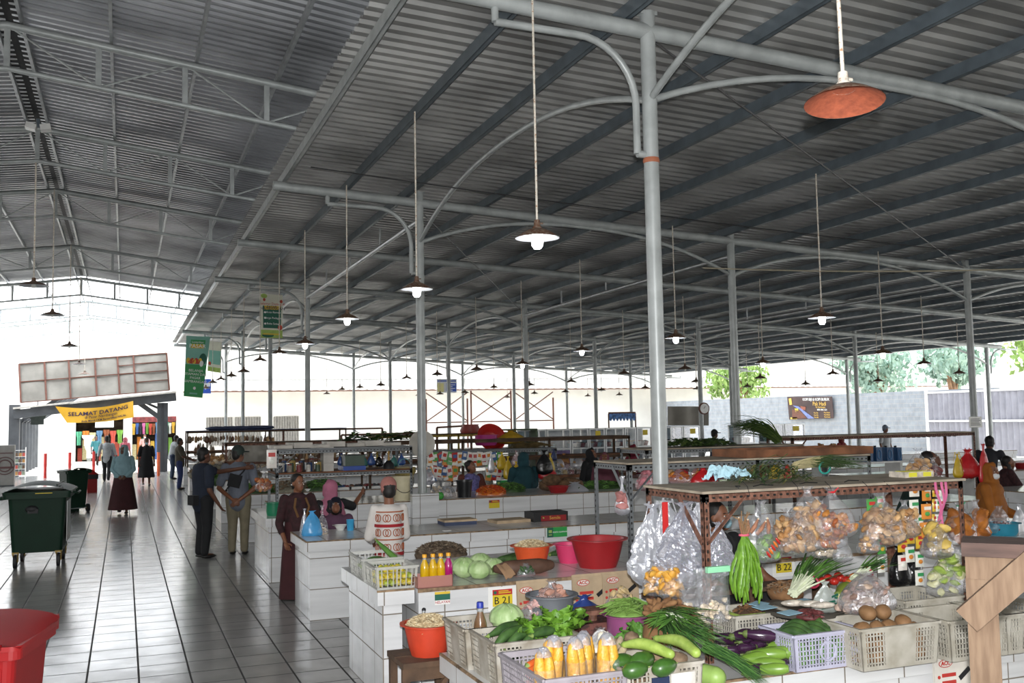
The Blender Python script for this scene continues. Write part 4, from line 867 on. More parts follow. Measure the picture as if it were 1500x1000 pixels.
for k in range(3):
    c = ony(812+k*5, 806, 8.25); long_fruit('cucumber', 'dark cucumber between the orange and red basins, %s' % ['left', 'middle', 'right'][k], 'cucumber', [(c.x-.06, 8.2+.05*k, ZB+.04), (c.x+.1, 8.25+.05*k, ZB+.045), (c.x+.22, 8.22+.05*k, ZB+.035)], [.015, .035, .016], m_cuke, 'cucumbers between the basins', m_stem)
m_paper = M('brown_paper', '9a7a5c', .9, 0, .12, 10)
mb = MB(); q = [ony(727, 828, 7.24), ony(742, 826, 7.26), ony(755, 842, 7.2), ony(741, 849, 7.2)]; 
mb.grid(lambda u, v: q[0].lerp(q[1], u).lerp(q[3].lerp(q[2], u), v)+V((0, -.03*sin(v*3), .008*sin(u*9))), 5, 6); mb.grid(lambda u, v: q[0].lerp(q[1], u).lerp(q[3].lerp(q[2], u), v)+V((0, -.03*sin(v*3)+.006, .008*sin(u*9)+.004)), 5, 6); mb.build('brown_paper', m_paper, label='strip of brown paper hanging over the B 21 counter edge', cat='paper')
# ---- plastic bags
def film(name, col='e6e9ee', alpha=.16, rough=.16, bump=.9, bs=18, spec=.8):
    """Thin plastic film: mostly see-through, glossy, wrinkled; alpha is how much of it reflects or scatters."""
    if name in MATS: return MATS[name]
    m = bpy.data.materials.new(name); m.use_nodes = True; nt = m.node_tree; N = nt.nodes; L = nt.links; N.clear()
    o = N.new('ShaderNodeOutputMaterial'); tr = N.new('ShaderNodeBsdfTransparent'); gl = N.new('ShaderNodeBsdfGlossy'); df = N.new('ShaderNodeBsdfDiffuse'); m1 = N.new('ShaderNodeMixShader'); m2 = N.new('ShaderNodeMixShader')
    tr.inputs[0].default_value = (.96, .96, .97, 1); gl.inputs[0].default_value = (.95, .95, .98, 1); gl.inputs['Roughness'].default_value = rough; df.inputs[0].default_value = (*lin(col), 1)
    tc = N.new('ShaderNodeTexCoord'); nz = N.new('ShaderNodeTexNoise'); nz.inputs['Scale'].default_value = bs; nz.inputs['Detail'].default_value = 5; nz.inputs['Distortion'].default_value = 1.2; L.new(tc.outputs['Object'], nz.inputs['Vector'])
    bp = N.new('ShaderNodeBump'); bp.inputs['Strength'].default_value = bump; bp.inputs['Distance'].default_value = .02; L.new(nz.outputs['Fac'], bp.inputs['Height'])
    L.new(bp.outputs[0], gl.inputs['Normal'])
    lw = N.new('ShaderNodeLayerWeight'); lw.inputs[0].default_value = .25; L.new(bp.outputs[0], lw.inputs['Normal'])
    mr = N.new('ShaderNodeMapRange'); mr.inputs['To Min'].default_value = alpha*.8; mr.inputs['To Max'].default_value = min(1, alpha+.45); L.new(lw.outputs['Facing'], mr.inputs['Value'])
    m1.inputs[0].default_value = .45 if alpha > .4 else .68
    L.new(df.outputs[0], m1.inputs[1]); L.new(gl.outputs[0], m1.inputs[2]); L.new(mr.outputs[0], m2.inputs[0]); L.new(tr.outputs[0], m2.inputs[1]); L.new(m1.outputs[0], m2.inputs[2]); L.new(m2.outputs[0], o.inputs[0])
    MATS[name] = m; return m
m_film = film('clear_film'); m_filmw = film('milky_film', 'd2d5de', .8, .3, .6, 9); m_silver = film('silvery_film', 'b4b6c4', .72, .12, .5, 8)
def bag(lab, top, w, d, h, mat, fill=None, fillh=.45, name='plastic_bag', cat='bag', group=None, seed=0., neck=.14, handles=False, fmat=None, lumps=26, lump=.02, flat=.0, tie=None, crumple=0.):
    """A tied carrier hanging from its top point: gathered neck, sagging wrinkled belly, contents inside."""
    t = thing(name, lab, cat, top, group=group)
    def f(u, v):
        a = 2*pi*u
        if v < neck: q = .10+.10*abs(.5-v/neck)*2+(.12*(1-v/neck) if v < neck*.5 else 0); 
        else:
            s = (v-neck)/(1-neck); q = .12+.88*sin(min(1., s*1.25)*pi/2)**.8 if s < .8 else (1-.0*(s-.8))*sqrt(max(0, 1-((s-.8)/.2)**2*.98))
        wv = 1+.10*mnoise.noise(V((cos(a)*1.7+seed, sin(a)*1.7, v*3)))+(.22*cos(a*7+seed)*(max(0, .5-v)) if v > 0 else .3*cos(a*5))
        if crumple:
            p = V((cos(a)*1.3+seed, sin(a)*1.3, v*2.2)); wv *= 1+crumple*(.30*(abs(mnoise.noise(p*2.1))-.25)+.16*(abs(mnoise.noise(p*5.3))-.2))*min(1, v*5)
        return V((w/2*q*wv*cos(a), d/2*q*wv*sin(a), -h*v+.012*mnoise.noise(V((cos(a)*2, sin(a)*2, seed)))))
    mb = MB(); mb.grid(f, 56 if crumple else 26, 40 if crumple else 18, smooth=not crumple, closed=True); mb.build('film', mat, t)
    if handles:
        mb = MB()
        for s in (-1, 1): mb.grid(lambda u, v, s=s: V((s*(.03+.05*v)+.02*(u-.5)*(1-v), .004*sin(u*9), .02-v*.16)), 3, 6)
        mb.build('handle', mat, t)
    if tie: MB().tube([V((.02*cos(a*pi/4), .02*sin(a*pi/4), -h*neck*.6)) for a in range(9)], .006, 5).tube([(0, -.02, -h*neck*.6), (.03, -.03, -h*neck*.6+.03)], .004, 5).build('tie', tie, t)
    if fill:
        mb = MB(); r = random.Random(int(seed*100)+5)
        for k in range(lumps):
            a = r.uniform(0, 6.28); s = sqrt(r.random())*1.0; zz = -h*(1-fillh*r.random())+lump*1.1; sc = lump*r.uniform(.8, 1.4)
            lim = .82*min(1, .45+2.6*(zz+h)/h)*min(1., .25+1.5*(-zz)/h)
            mb.ell((w/2*s*cos(a)*lim, d/2*s*sin(a)*lim, zz), (sc*1.25, sc, sc*.6), 8, 5, k % 2 if isinstance(fill, list) else 0, Euler((r.uniform(-1, 1), r.uniform(-1, 1), r.uniform(0, 6))).to_matrix(), .35, 2.5, k)
        mb.build('contents', fill, t)
    return t
c = ony(772, 824, 7.3); bag('small clear bag with green herbs lying by the counter edge', (c.x, 7.32, ZB+.115), .15, .1, .105, m_film, m_leafd, .5, seed=1., lumps=14, lump=.018, neck=.08)
# ================================================================ wet counter and the far side of the gap
def flatbox(lab, px, py, Y, w, d, h, z, mat, name='carton', cat='carton', rz=0., lid=None):
    c = ony(px, py, Y); t = thing(name, lab, cat, (c.x, Y+d/2, z), rz); MB().box(-w/2, w/2, -d/2, d/2, 0, h).build('body', mat, t)
    if lid: MB().box(-w/2-.003, w/2+.003, -d/2-.003, d/2+.003, h-.02, h+.003).build('flap', lid, t)
    return t
m_blackbox = M('carton_black', '1c1c1e', .5, 0, .05); 
t = flatbox('black printed carton with a red side on the wet counter', 807, 752, 11.15, .45, .3, .11, ZC2, m_blackbox)
MB().box(-.13, .2, -.153, -.15, .005, .07).build('red_panel', M('carton_red', '8a1a20', .5, 0, .05), t); on_plane(text_mesh('Semile', .055, m_gold, 'lettering', t), (.05, -.155, .04), (1, 0, 0), (0, 0, 1), 0); MB().obox((-.1, -.155, .045), (.02, .004, .014), 0, ry=.5).build('leaf_mark', m_blime, t)
flatbox('flat carton with a dark blue side at the back of the wet counter', 675, 766, 11.3, .40, .28, .06, ZC2, M('carton_blueside', '3a4460', .7, 0, .1), lid=m_card)
flatbox('sheet of brown cardboard on the wet counter', 752, 761, 11.2, .44, .3, .035, ZC2, m_card, rz=.06)
t = tag(MB().box(0, .09, 0, .06, 0, .004).build('wet_wipe', m_white, loc=onz(650, 778, ZC2)), 'scrap of white plastic on the wet counter', 'scrap')
# ================================================================ the foreground display: crates and vegetables
random.seed(21)
def crate_px(lab, pl, pf, pr, zr, h, mat, **k):
    """Crate from the sightlines of its left-rear, left-front and right-front rim corners at rim height zr."""
    A, B, C = onz(*pl, zr), onz(*pf, zr), onz(*pr, zr); w = (C-B).length; d = max(.26, (A-B).length)
    ex = (C-B).normalized(); ey = V((-ex.y, ex.x, 0)); c = B+ex*w/2+ey*d/2
    t = crate(lab, (c.x, c.y, zr-h), w, d, h, mat, atan2(ex.y, ex.x), **k); return t, c, w, d
ZR = .80
def crate3(lab, pl, pf, pr, zr, mat, dmin=.3, dmax=.45, h=None, **k):
    A, B, C = onz(*pl, zr), onz(*pf, zr), onz(*pr, zr); w = C.x-B.x; d = min(dmax, max(dmin, A.y-B.y)); yb = (B.y+C.y)/2
    return crate(lab, (B.x+w/2, yb+d/2, ZA), w, d, h or zr-ZA, mat, **k), B.x+w/2, yb+d/2, w, d
C1 = crate('grey vegetable crate at the left rear with the cabbage and brown bottle', (2.24, 6.04, ZA), .62, .42, .24, m_crate)
C2, c2x, c2y, c2w, c2d = crate3('grey vegetable crate with lettuce and dark cucumbers', (690, 923), (725, 945), (851, 931), .8, m_crate)
C3, c3x, c3y, c3w, c3d = crate3('mauve-grey crate of wrapped corn and carrots at the front', (727, 957), (800, 999), (917, 981), .8, m_cratep, .5, .62, solidmid=False)
C4, c4x, c4y, c4w, c4d = crate3('grey crate of avocados and brown tubers, front panel patched blue and white', (893, 963), (919, 984), (1026, 967), .8, m_crate, .36, .42)
P1, p1x, p1y, p1w, p1d = crate3('pale crate of brown potatoes with a green ribbon at its foot', (1209, 905), (1261, 924), (1376, 910), .8, m_cratew)
P2, p2x, p2y, p2w, p2d = crate3('pale empty crate right of the potato crate', (1340, 892), (1392, 912), (1500, 898), .8, m_cratew)
P3, *_ = crate3('pale crate behind the empty one, under the bag of white radishes', (1325, 860), (1325, 882), (1412, 873), .83, m_cratew)
P4, *_ = crate3('pale lattice crate of greens behind the wooden trestle', (1440, 880), (1478, 903), (1560, 890), .8, m_cratew, solidmid=False)
K1, k1x, k1y, k1w, k1d = crate3('lilac crate of dark cucumbers with a round emblem on its front', (1126, 917), (1166, 934), (1258, 920), .77, m_crateL, disc=True, solidmid=False)
crate('white crate half hidden behind the cucumber crate', (k1x-.1, k1y+.5, ZA), .44, .34, .24, m_cratew, solidmid=False)
counter('low tiled block in front of the platform under the corn crate', 1.94, 2.9, 4.44, 4.97, ZA, .12, .05)
MB().box(-.08, .02, -c4d/2-.012, -c4d/2-.004, .05, .19).build('blue_label', M('label_navy', '1c2a4a', .6, 0, .05), C4); m_lw = M('label_white', 'cfcbc4', .7, 0, .15, 12); MB().box(.03, .17, -c4d/2-.012, -c4d/2-.004, .06, .2).build('white_label', m_lw, C4); MB().box(-.19, -.09, -c4d/2-.012, -c4d/2-.004, .05, .17).build('white_label', m_lw, C4)
def label_of(o, s): o['label'] = s; return o
# bench and orange basin
t = thing('wooden_bench', 'dark wooden bench carrying the orange basin beside the B 21 counter', 'bench', (0, 0, 0))
bx0, bx1, by0, by1, bz = 1.70, 2.07, 6.40, 6.83, .5
MB().box(bx0, bx1, by0, by0+.2, bz-.035, bz).box(bx0, bx1, by0+.215, by1, bz-.035, bz).build('seat_plank', m_wood, t)
for x in (bx0+.03, bx1-.03):
    for y in (by0+.05, by1-.05): MB().bar((x, y, bz-.035), (x+(.03 if x > 1.9 else -.0), y, 0), .05, .05).build('leg', m_wood, t)
MB().box(bx0, bx1, by0+.02, by0+.05, bz-.12, bz-.035).bar((bx0+.05, by0+.03, bz-.4), (bx1-.05, by0+.03, bz-.1), .04, .03).build('rail', m_wood, t)
orange_basin('orange plastic basin of sprouts on the wooden bench', (1.93, 6.6, bz), .175, .21, M('basin_orange_red', 'c8432a', .45, 0, .06, 10), m_gr, 'pale sprouts filling the orange basin on the bench')
t = thing('steel_stick', 'grey metal rod leaning on the B 21 counter behind the orange basin', 'rod', (0, 0, 0)); a = ony(613, 905, 7.18); MB().tube([(1.97, 7.0, 0), (a.x+.05, 7.21, a.z+.05)], .014, 8).build('shaft', m_galv, t); MB().ell((a.x+.05, 7.21, a.z+.05), .017, 8, 6).build('tip', m_blk, t)
# inside crates
cabbage('pale cabbage in the rear left crate beside the brown bottle', (2.30, 6.08, ZA+.24), .105, .3, None, 4.4)
m_brew = M('tea_brown', '6e5138', .2, 0, 0, coat=.4)
b = bottle('brown drink bottle with blue cap and blue label in the rear left crate', (2.10, 6.02, ZA+.014), m_brew, M('cap_blue', '2a3a9a', .4, 0, 0), 1.0, label=M('label_blue', '2a4a9a', .4, 0, .15, 20)); b.scale = (1.35, 1.35, 1.62)
bag('clear bag of pale pink crackers in the rear left crate', (2.50, 6.1, ZA+.36), .2, .14, .16, m_film, M('cracker_pink', 'c9a09a', .7), .7, seed=2.2, lumps=20, lump=.022)
def leafgrid(mb, o, d, up, L, W, ruff=.25, nu=6, nv=8, m=0, curl=.3, seed=0., wave=9):
    o, d, up = V(o), V(d).normalized(), V(up).normalized(); s = d.cross(up).normalized(); up = s.cross(d)
    def f(u, v):
        w = W*sin(pi*min(1, v*.85+.12))**.7*(u-.5); e = abs(u-.5)*2
        return o+d*(L*v)+s*w+up*(-curl*L*v*v+ruff*W*.35*e*sin(v*wave+seed+u*5)+.12*W*e*e)
    mb.grid(f, nu, nv, m)
def lettuce(lab, loc, n, L, W, mat, seed, tilt=(0, 0, 1), name='lettuce', cat='lettuce', spread=1.):
    r = random.Random(seed); t = thing(name, lab, cat, loc); mb = MB()
    for k in range(n):
        a = r.uniform(0, 6.28); q = r.uniform(.15, 1.)*spread; d = V((cos(a)*q, sin(a)*q, 1-.6*q))+V(tilt)*.4
        leafgrid(mb, (cos(a)*.02, sin(a)*.02, 0), d, (-cos(a), -sin(a), .6), L*r.uniform(.7, 1.1), W*r.uniform(.7, 1.1), .55, 8, 9, 0, r.uniform(.1, .45), r.uniform(0, 6), 17)
    mb.build('leaves', mat, t)
    mb = MB()
    for k in range(6): a = k*1.05; mb.tube([(0, 0, -.02), (cos(a)*.04, sin(a)*.04, L*.4)], [.01, .005], 6)
    mb.build('stalk', M('stalk_pale', 'c9d6a0', .6, 0, .05), t); return t
m_let = M('lettuce_green', '6f9a34', .5, 0, .2, 20, col2='4f7a22')
lettuce('curly bright green lettuce spilling over the front crates', (c2x+.21, c2y-.03, ZA+.19), 26, .2, .15, m_let, 4)
lettuce('curly bright green lettuce lying left in the second crate', (c2x+.06, c2y+.0, ZA+.19), 18, .16, .13, m_let, 5)
for k, (x, y, r) in enumerate([(c2x+a, c2y+b, c) for a, b, c in ((-.1, .02, .3), (-.04, -.04, .2), (.05, -.08, .05), (-.08, .12, .4), (.12, -.08, .1))]):
    long_fruit('cucumber', 'glossy dark green cucumber in the lettuce crate, %s' % ['curved one on top', 'second from the left', 'third from the left', 'rearmost', 'rightmost'][k], 'cucumber', [(x-.12, y-.05, ZA+.17+.02*k), (x, y, ZA+.24+.005*k), (x+.13, y+.04+r*.1, ZA+.255)], [.012, .032, .02], m_cuke, 'cucumbers beside the lettuce', m_stem)
# wrapped corn
m_corn = M('corn_kernel', 'd9a63a', .4, 0, .15, 60, col2='c4882a', bump=.5, bscale=90); m_wrap = film('corn_wrap', 'b9bcc6', .5, .2, .9, 40)
def corn(lab, loc, rx, ry, s=1.):
    t = thing('wrapped_corn', lab, 'corn', loc); t.rotation_euler = (rx, ry, rnd(-.5, .5)); t.scale = (s*1.12,)*3
    mb = MB()
    for dx in (-.022, .022): mb.lathe([(0, 0), (.024, .004), (.03, .05), (.028, .13), (.018, .19), (0, .21)], 14, (dx, 0, 0), wob=lambda a, i: 1+.03*cos(8*a))
    mb.build('cob', m_corn, t)
    MB().lathe([(.040, .178), (.034, .195), (.026, .21), (.016, .222), (0, .226)], 16, wob=lambda a, i: 1+.06*cos(5*a+i)).build('film_cap', m_wrap, t)
    MB().lathe([(.03, 0), (.052, .01), (.053, .06), (.05, .12)], 16, wob=lambda a, i: 1+.02*cos(7*a+i)).build('film', film('corn_film', 'f0f0ea', .10, .15, .6, 40), t)
for k, (px, py, s) in enumerate(((770, 990, .95), (787, 985, 1.0), (805, 988, 1.02), (822, 975, 1.0), (838, 993, 1.08), (857, 972, .95), (873, 992, 1.1))):
    c = onz(px, py, ZA+.2); corn('wrapped pair of corn cobs standing in the front crate, %s from the left' % NTH[k].replace('nearest', 'first'), (c3x+(k-3)*.058, c3y-c3d*.32+.075*(k % 3), ZA+.135+.03*(k % 2)), rnd(-.1, .12), rnd(-.12, .12), s)
m_car = M('carrot', 'd2622a', .5, 0, .12, 25)
for k in range(6):
    x = c3x-c3w/2+.09+.02*k; y = c3y+.08+.03*(k % 4); z = ZA+.15+.025*k
    if k > 3: z = ZA+.235+.022*(k-4)
    long_fruit('carrot', 'orange carrot at the left of the corn crate, %s' % ['lowest', 'second from the bottom', 'third from the bottom', 'fourth from the bottom', 'second from the top', 'topmost with its tip up'][k], 'carrot', [(x-.05, y-.03, z-.02), (x+.02, y, z), (x+.11, y+.03, z+.035)], [.02, .016, .004], m_car, None, m_stem)
# avocados, tubers, gourds in the right front crate
m_avo = M('avocado_green', '3f6626', .35, 0, .12, 20, col2='2f521c'); m_tub = M('tuber_brown', '8a745c', .9, 0, .2, 20, col2='6f5a46'); m_lgo = M('gourd_light', 'a3b95a', .5, 0, .12, 25, col2='86a044')
def pos_c(px, py, z): return onz(px, py, z)
for k, (px, py, rz, s) in enumerate(((908, 968, .1, 1.1), (940, 966, .3, 1.15), (930, 978, -.2, .95), (973, 974, .1, 1.0))):
    c = pos_c(px, py, ZA+.26); t = thing('avocado', 'green avocado in the patched front crate, %s' % ['leftmost', 'large one on top', 'lower middle one', 'rightmost'][k], 'avocado', (c.x, c.y, ZA+.25)); t.rotation_euler = (0, pi/2-.15, rz); t.scale = (s,)*3
    MB().lathe([(0, -.07), (.02, -.066), (.04, -.04), (.046, -.005), (.038, .035), (.02, .065), (0, .075)], 16).build('fruit', m_avo, t); MB().tube([(0, 0, .072), (0, 0, .082)], .004, 6).build('stem', m_stem, t)
for k in range(9):
    px, py = [(918, 955), (905, 948), (925, 940), (962, 964), (985, 966), (995, 972), (940, 950), (955, 978), (880, 972)][k]; c = pos_c(px, py, ZA+.2)
    MB().ell((0, 0, 0), (.05, .042, .036), 14, 9, nz=.25, ns=2.5, seed=k*3.).build('tuber', m_tub, None, (c.x, c.y, ZA+.2+.012*(k % 3)), rnd(0, 3), label='brown earthy tuber in the patched front crate, %s from the left' % ['fourth', 'second', 'fifth', 'seventh', 'eighth', 'rightmost', 'sixth', 'front middle', 'first'][k], cat='tuber', group='tubers in the patched crate')
for k, (a, b, c) in enumerate((((915, 944), (945, 949), (982, 958)), ((962, 935), (995, 944), (1020, 956)))):
    P = [onz(*q, ZA+.3) for q in (a, b, c)]; P[1].z += .02
    long_fruit('ridged_gourd', 'long light green gourd on the patched crate, %s one' % ['left', 'right'][k], 'gourd', P, [.018, .032, .026], m_lgo, None, m_stem)
# leafy bundles
def blades(lab, base, tip, n, spread, W, mat, name='greens_bunch', cat='greens', seed=1, tie=None, thick=.03, droop=.1, white=None, wl=.25, tipspread=None, zmin=-.02):
    r = random.Random(seed); base, tip = V(base), V(tip); t = thing(name, lab, cat, base); d = tip-base; L = d.length; d.normalize(); s = d.cross(V((0, 0, 1))).normalized(); u = s.cross(d)
    mb = MB(); wm = MB(); mats = mat if isinstance(mat, list) else [mat]; nm = len(mats)
    for k in range(n):
        a = r.uniform(0, 6.28); q = sqrt(r.random()); o = (s*cos(a)*.9+u*sin(a)*.6)*thick*q; ts = (tipspread or spread); e = d*L*r.uniform(.75, 1.05)+s*r.gauss(0, 1)*ts*L*.4+u*(abs(r.gauss(0, .5))*ts*L*.35)
        e += u*r.gauss(0, .5)*ts*L*.22; e.z = max(e.z, zmin+r.uniform(0, .02)); dk = droop*r.uniform(.2, 1.5)
        def P(v): p = o.lerp(e, v); return p+V((0, 0, dk*L*v*(1-v)*2))
        pts = [P(i/5) for i in range(6)]; ws = [W*.6, W*.9, W, W*.9, W*.6, W*.12]; side = (e.cross(V((0, 0, 1)))).normalized() if e.length > 0 else s; vs = []
        i0 = 1 if white else 0
        for p, w in zip(pts, ws): vs += [p-side*w/2+V((0, 0, .3*w)), p, p+side*w/2+V((0, 0, .3*w))]
        mb.add(vs, [(3*i+j, 3*i+j+1, 3*i+j+4, 3*i+j+3) for i in range(5) for j in range(2)], k % nm, True)
        if white: wm.tube([o-d*L*.02, P(wl*.5), P(wl)], [W*.45, W*.5, W*.3], 6)
    mb.build('leaves', mats, t)
    if white: wm.build('stems', white, t)
    if tie:
        c = d*L*wl*1.05; MB().tube([c+(s*cos(a*pi/8)*thick*1.25+u*sin(a*pi/8)*thick*.9) for a in range(17)], .008, 6).build('tie', tie, t)
    return t
m_chive = M('chive', '3f6a34', .5, 0, .2, 12, col2='2d5228'); m_chiv2 = M('chive_light', '5f8a45', .5, 0, .15, 12); m_whst = M('stem_white', 'd6dcc0', .5, 0, .06); m_tiered = M('tie_red', 'a8324a', .6, 0, 0); m_tieteal = M('tie_teal', '3aa89a', .5, 0, 0)
blades('thick bunch of dark chives hanging over the front of the display', onz(1030, 946, ZA+.20), onz(1122, 1004, ZA+.01), 130, .35, .008, [m_chive, m_chiv2], seed=3, thick=.055, zmin=-.45)
blades('dark long-leaf greens behind the right front crate', onz(975, 915, ZA+.3), onz(1035, 955, ZA+.24), 100, .6, .009, [m_chive, m_chiv2], seed=4, thick=.07, zmin=-.12)
blades('bundle of dark green leaves between the leek and the rusty post', onz(968, 900, ZA+.36), onz(1030, 925, ZA+.33), 70, .7, .014, [m_leafd, m_leafm], seed=5, thick=.06, zmin=-.1)
lettuce('leafy mustard green with pale stalk in the middle of the display', ony(938, 948, 5.45), 14, .16, .1, m_leafm, 8, name='mustard_greens', cat='greens')
t = blades('white-stemmed green leek lying on the patched crate', onz(1000, 905, ZA+.36), onz(950, 925, ZA+.33), 18, .5, .04, m_leafm, seed=9, white=M('leek_white', 'e2e4d2', .5, 0, .04), wl=.4, thick=.02, name='leek', cat='leek')
lettuce('loose green leaves left of the leek', ony(908, 952, 5.4), 12, .13, .09, m_leafm, 12, name='mustard_greens', cat='greens')
# stem bundle (white mushrooms / shoots) and small clear bags
for k, (px, py) in enumerate(((888, 948), (898, 955), (906, 944), (912, 952))):
    c = onz(px, py, ZA+.27); long_fruit('white_shoot', 'pale white shoot lying left of the tubers, %s' % ['first', 'second', 'third', 'fourth'][k]+' from the left', 'shoot', [c-V((.05, .05, .01)), c, c+V((.04, .05, .02))], [.012, .02, .014], M('shoot_cream', 'cbb89a', .6, 0, .12, 20))
bag('small clear bag of garlic behind the corn', onz(880, 920, ZA+.36), .16, .12, .13, m_film, M('garlic', 'd9d0bc', .6, 0, .1, 15), .6, seed=3.1, lumps=14, lump=.022)
# grey basin, blue bag, scale, purple bucket
c = ony(808, 869, 6.12); GBX, GBZ = c.x, c.z; basin('dark grey plastic basin behind the lettuce crate', (GBX, 6.12, ZA), .155, GBZ-ZA, M('basin_grey', '63676c', .5, 0, .08), rb=.7)
bag('clear bag of pinkish crackers in the grey basin', (GBX, 6.12, GBZ+.085), .22, .18, .17, m_film, M('cracker_rose', 'b98a78', .7, 0, .15, 20), .55, seed=5.5, lumps=26, lump=.025)
bag('dark blue plastic bag beside the grey basin', (ony(862, 872, 6.15).x, 6.22, ony(862, 872, 6.2).z), .30, .18, .2, M('bag_navy', '2c3f7a', .3, 0, .15, 8, bump=.5, bscale=15), None, seed=6.)
t = thing('weighing_scale', 'old rusty brown market scale behind the lettuce', 'scale', (ony(868, 905, 5.95).x, 5.95, ZA)); MB().obox((0, 0, .1), (.26, .2, .2), 0, taper=1.12).build('body', M_rust('scale_brown', '6a4038', '3a2420', .5, .6, 12), t); MB().obox((0, 0, .26), (.18, .16, .03)).tube([(0, 0, .2), (0, 0, .25)], .03, 10).build('platform', m_rust, t); MB().tube([(0, -.105, .1), (0, -.115, .1)], .06, 16).build('dial', m_plw, t)
m_pb = M('bucket_purple', '8a4a74', .45, 0, .05); c = ony(918, 898, 5.78); BKX, BKZ = c.x, c.z; t = basin('purple plastic bucket heaped with green beans', (BKX, 5.78, BKZ-.17), .14, .17, m_pb, name='plastic_bucket', rb=.8, cat='bucket')
flatbox('upturned brown box under the purple bucket', 918, 950, 5.65, .24, .26, BKZ-.172-ZA, ZA, m_wood)
m_bean = M('green_bean', '7fa052', .5, 0, .15, 30, col2='6a8c40')
mb = MB(); rr = random.Random(2)
for k in range(100):
    a = rr.uniform(0, 6.28); q = sqrt(rr.random())*.12; x, y = q*cos(a), q*sin(a); z = .02+.075*(1-(q/.135)**2)+rr.uniform(-.01, .012); b = rr.gauss(.4, .6); L = rr.uniform(.07, .1); h = rr.uniform(-.2, .2)
    d = V((cos(b), sin(b), h)); p = V((x, y, z)); mb.tube([p-d*L, p-d*L*.3+V((0, 0, .01)), p+d*L*.4+V((0, 0, .008)), p+d*L-V((0, 0, .014))], [.003, .0055, .0055, .003], 5)
mb.ell((0, 0, 0), (.13, .13, .06), 20, 8); tag(mb.build('green_beans', m_bean, None, (BKX, 5.78, BKZ-.015)), 'heap of green beans in the purple bucket', 'beans', None, 'stuff')
bag('clear bag of pale mushrooms behind the green beans', (BKX+.08, 6.02, BKZ+.12), .22, .13, .14, m_film, M('mushroom', 'c4ab7c', .7, 0, .2, 20), .7, seed=7.2, lumps=18, lump=.025)
m_gin = M('ginger', '8f6a44', .85, 0, .25, 15, col2='6e4c30')
t = thing('ginger_pile', 'knobbly brown ginger roots piled behind the rusty post', 'ginger', onz(978, 905, ZA+.3), kind='stuff'); mb = MB(); rr = random.Random(5)
for k in range(46):
    a = rr.uniform(0, 6.28); q = sqrt(rr.random())*.15; p = V((q*cos(a), q*sin(a), .10*(1-(q/.16)**2)+rr.uniform(-.02, .02))); R = Euler((rr.uniform(-1, 1), rr.uniform(-1, 1), rr.uniform(0, 6))).to_matrix(); mb.ell(p, (.045, .02, .018), 9, 6, 0, R, .3, 3, k)
mb.ell((0, 0, -.1), (.16, .14, .16), 14, 8, nz=.2); mb.build('roots', m_gin, t)
# big gourd, eggplants
long_fruit('bottle_gourd', 'large pale green bottle gourd at the foot of the rusty post', 'gourd', [onz(1012, 985, ZA+.06), onz(1030, 988, ZA+.06), onz(1050, 992, ZA+.06)], [.035, .062, .058], M('gourd_pale', '8fae5a', .45, 0, .08, 12), None, m_stem, 16)
m_egg = M('eggplant_purple', '3a1f3a', .22, 0, .1, 10, coat=.4); m_eggl = M('eggplant_green', '76983a', .35, 0, .12, 14, col2='62842c', coat=.2); m_calyx = M('calyx_green', '5f7038', .6, 0, .1)
def eggplant(lab, loc, rz, ry, s, mat, L=.17, cal=True):
    t = thing('eggplant', lab, 'eggplant', loc); t.rotation_euler = (0, pi/2+ry, rz); t.scale = (s,)*3
    MB().lathe([(0, -L*.5), (.018, -L*.48), (.03, -L*.33), (.033, -L*.12), (.028, L*.15), (.018, L*.38), (.012, L*.47)], 16).build('fruit', mat, t)
    mb = MB(); mb.lathe([(.021, L*.36), (.018, L*.45), (.006, L*.5), (.005, L*.62), (0, L*.62)], 12, wob=lambda a, i: 1+(.18*cos(5*a) if i == 0 else 0)); mb.build('calyx', m_calyx, t); return t
for k, (px, py, rz, z, s) in enumerate(((1062, 935, 2.9, .14, 1.15), (1085, 930, 3.3, .18, 1.1), (1112, 930, 2.6, .2, 1.15), (1062, 955, 2.2, .09, 1.0), (1078, 952, 2.9, .11, .95), (1095, 948, .2, .13, .9), (1110, 944, .1, .13, .9), (1078, 966, 1.8, .05, .95), (1105, 982, 3.5, .04, 1.15), (1140, 972, .3, .05, 1.2), (1125, 936, -.3, .15, 1.1), (1098, 938, 3.1, .14, 1.))):
    c = onz(px, py, ZA+z); eggplant('glossy dark purple eggplant in the pile, %s' % ['upper left', 'upper middle', 'top one', 'left end one', 'second row left', 'second row middle', 'second row right', 'small one low on the left', 'lying low at the front', 'rightmost among the green ones', 'right of the top one', 'centre one under the top'][k], (c.x, c.y, ZA+z), rz, rnd(-.1, .1), s, m_egg)
for k, (px, py, rz, z, s) in enumerate(((1102, 965, 3.0, .08, 1.25), (1122, 958, 2.6, .1, 1.2), (1120, 972, 2.5, .06, 1.2), (1138, 955, 2.5, .1, 1.2), (1145, 945, 2.4, .12, 1.2), (1128, 980, 2.4, .05, 1.1), (1155, 962, 2.4, .06, 1.2))):
    c = onz(px, py, ZA+z); eggplant('long light green eggplant beside the purple pile, %s' % ['leftmost big one', 'second', 'third', 'fourth', 'topmost', 'lowest at the front', 'rightmost'][k], (c.x, c.y, ZA+z), rz, rnd(-.08, .12), s, m_eggl, .2)
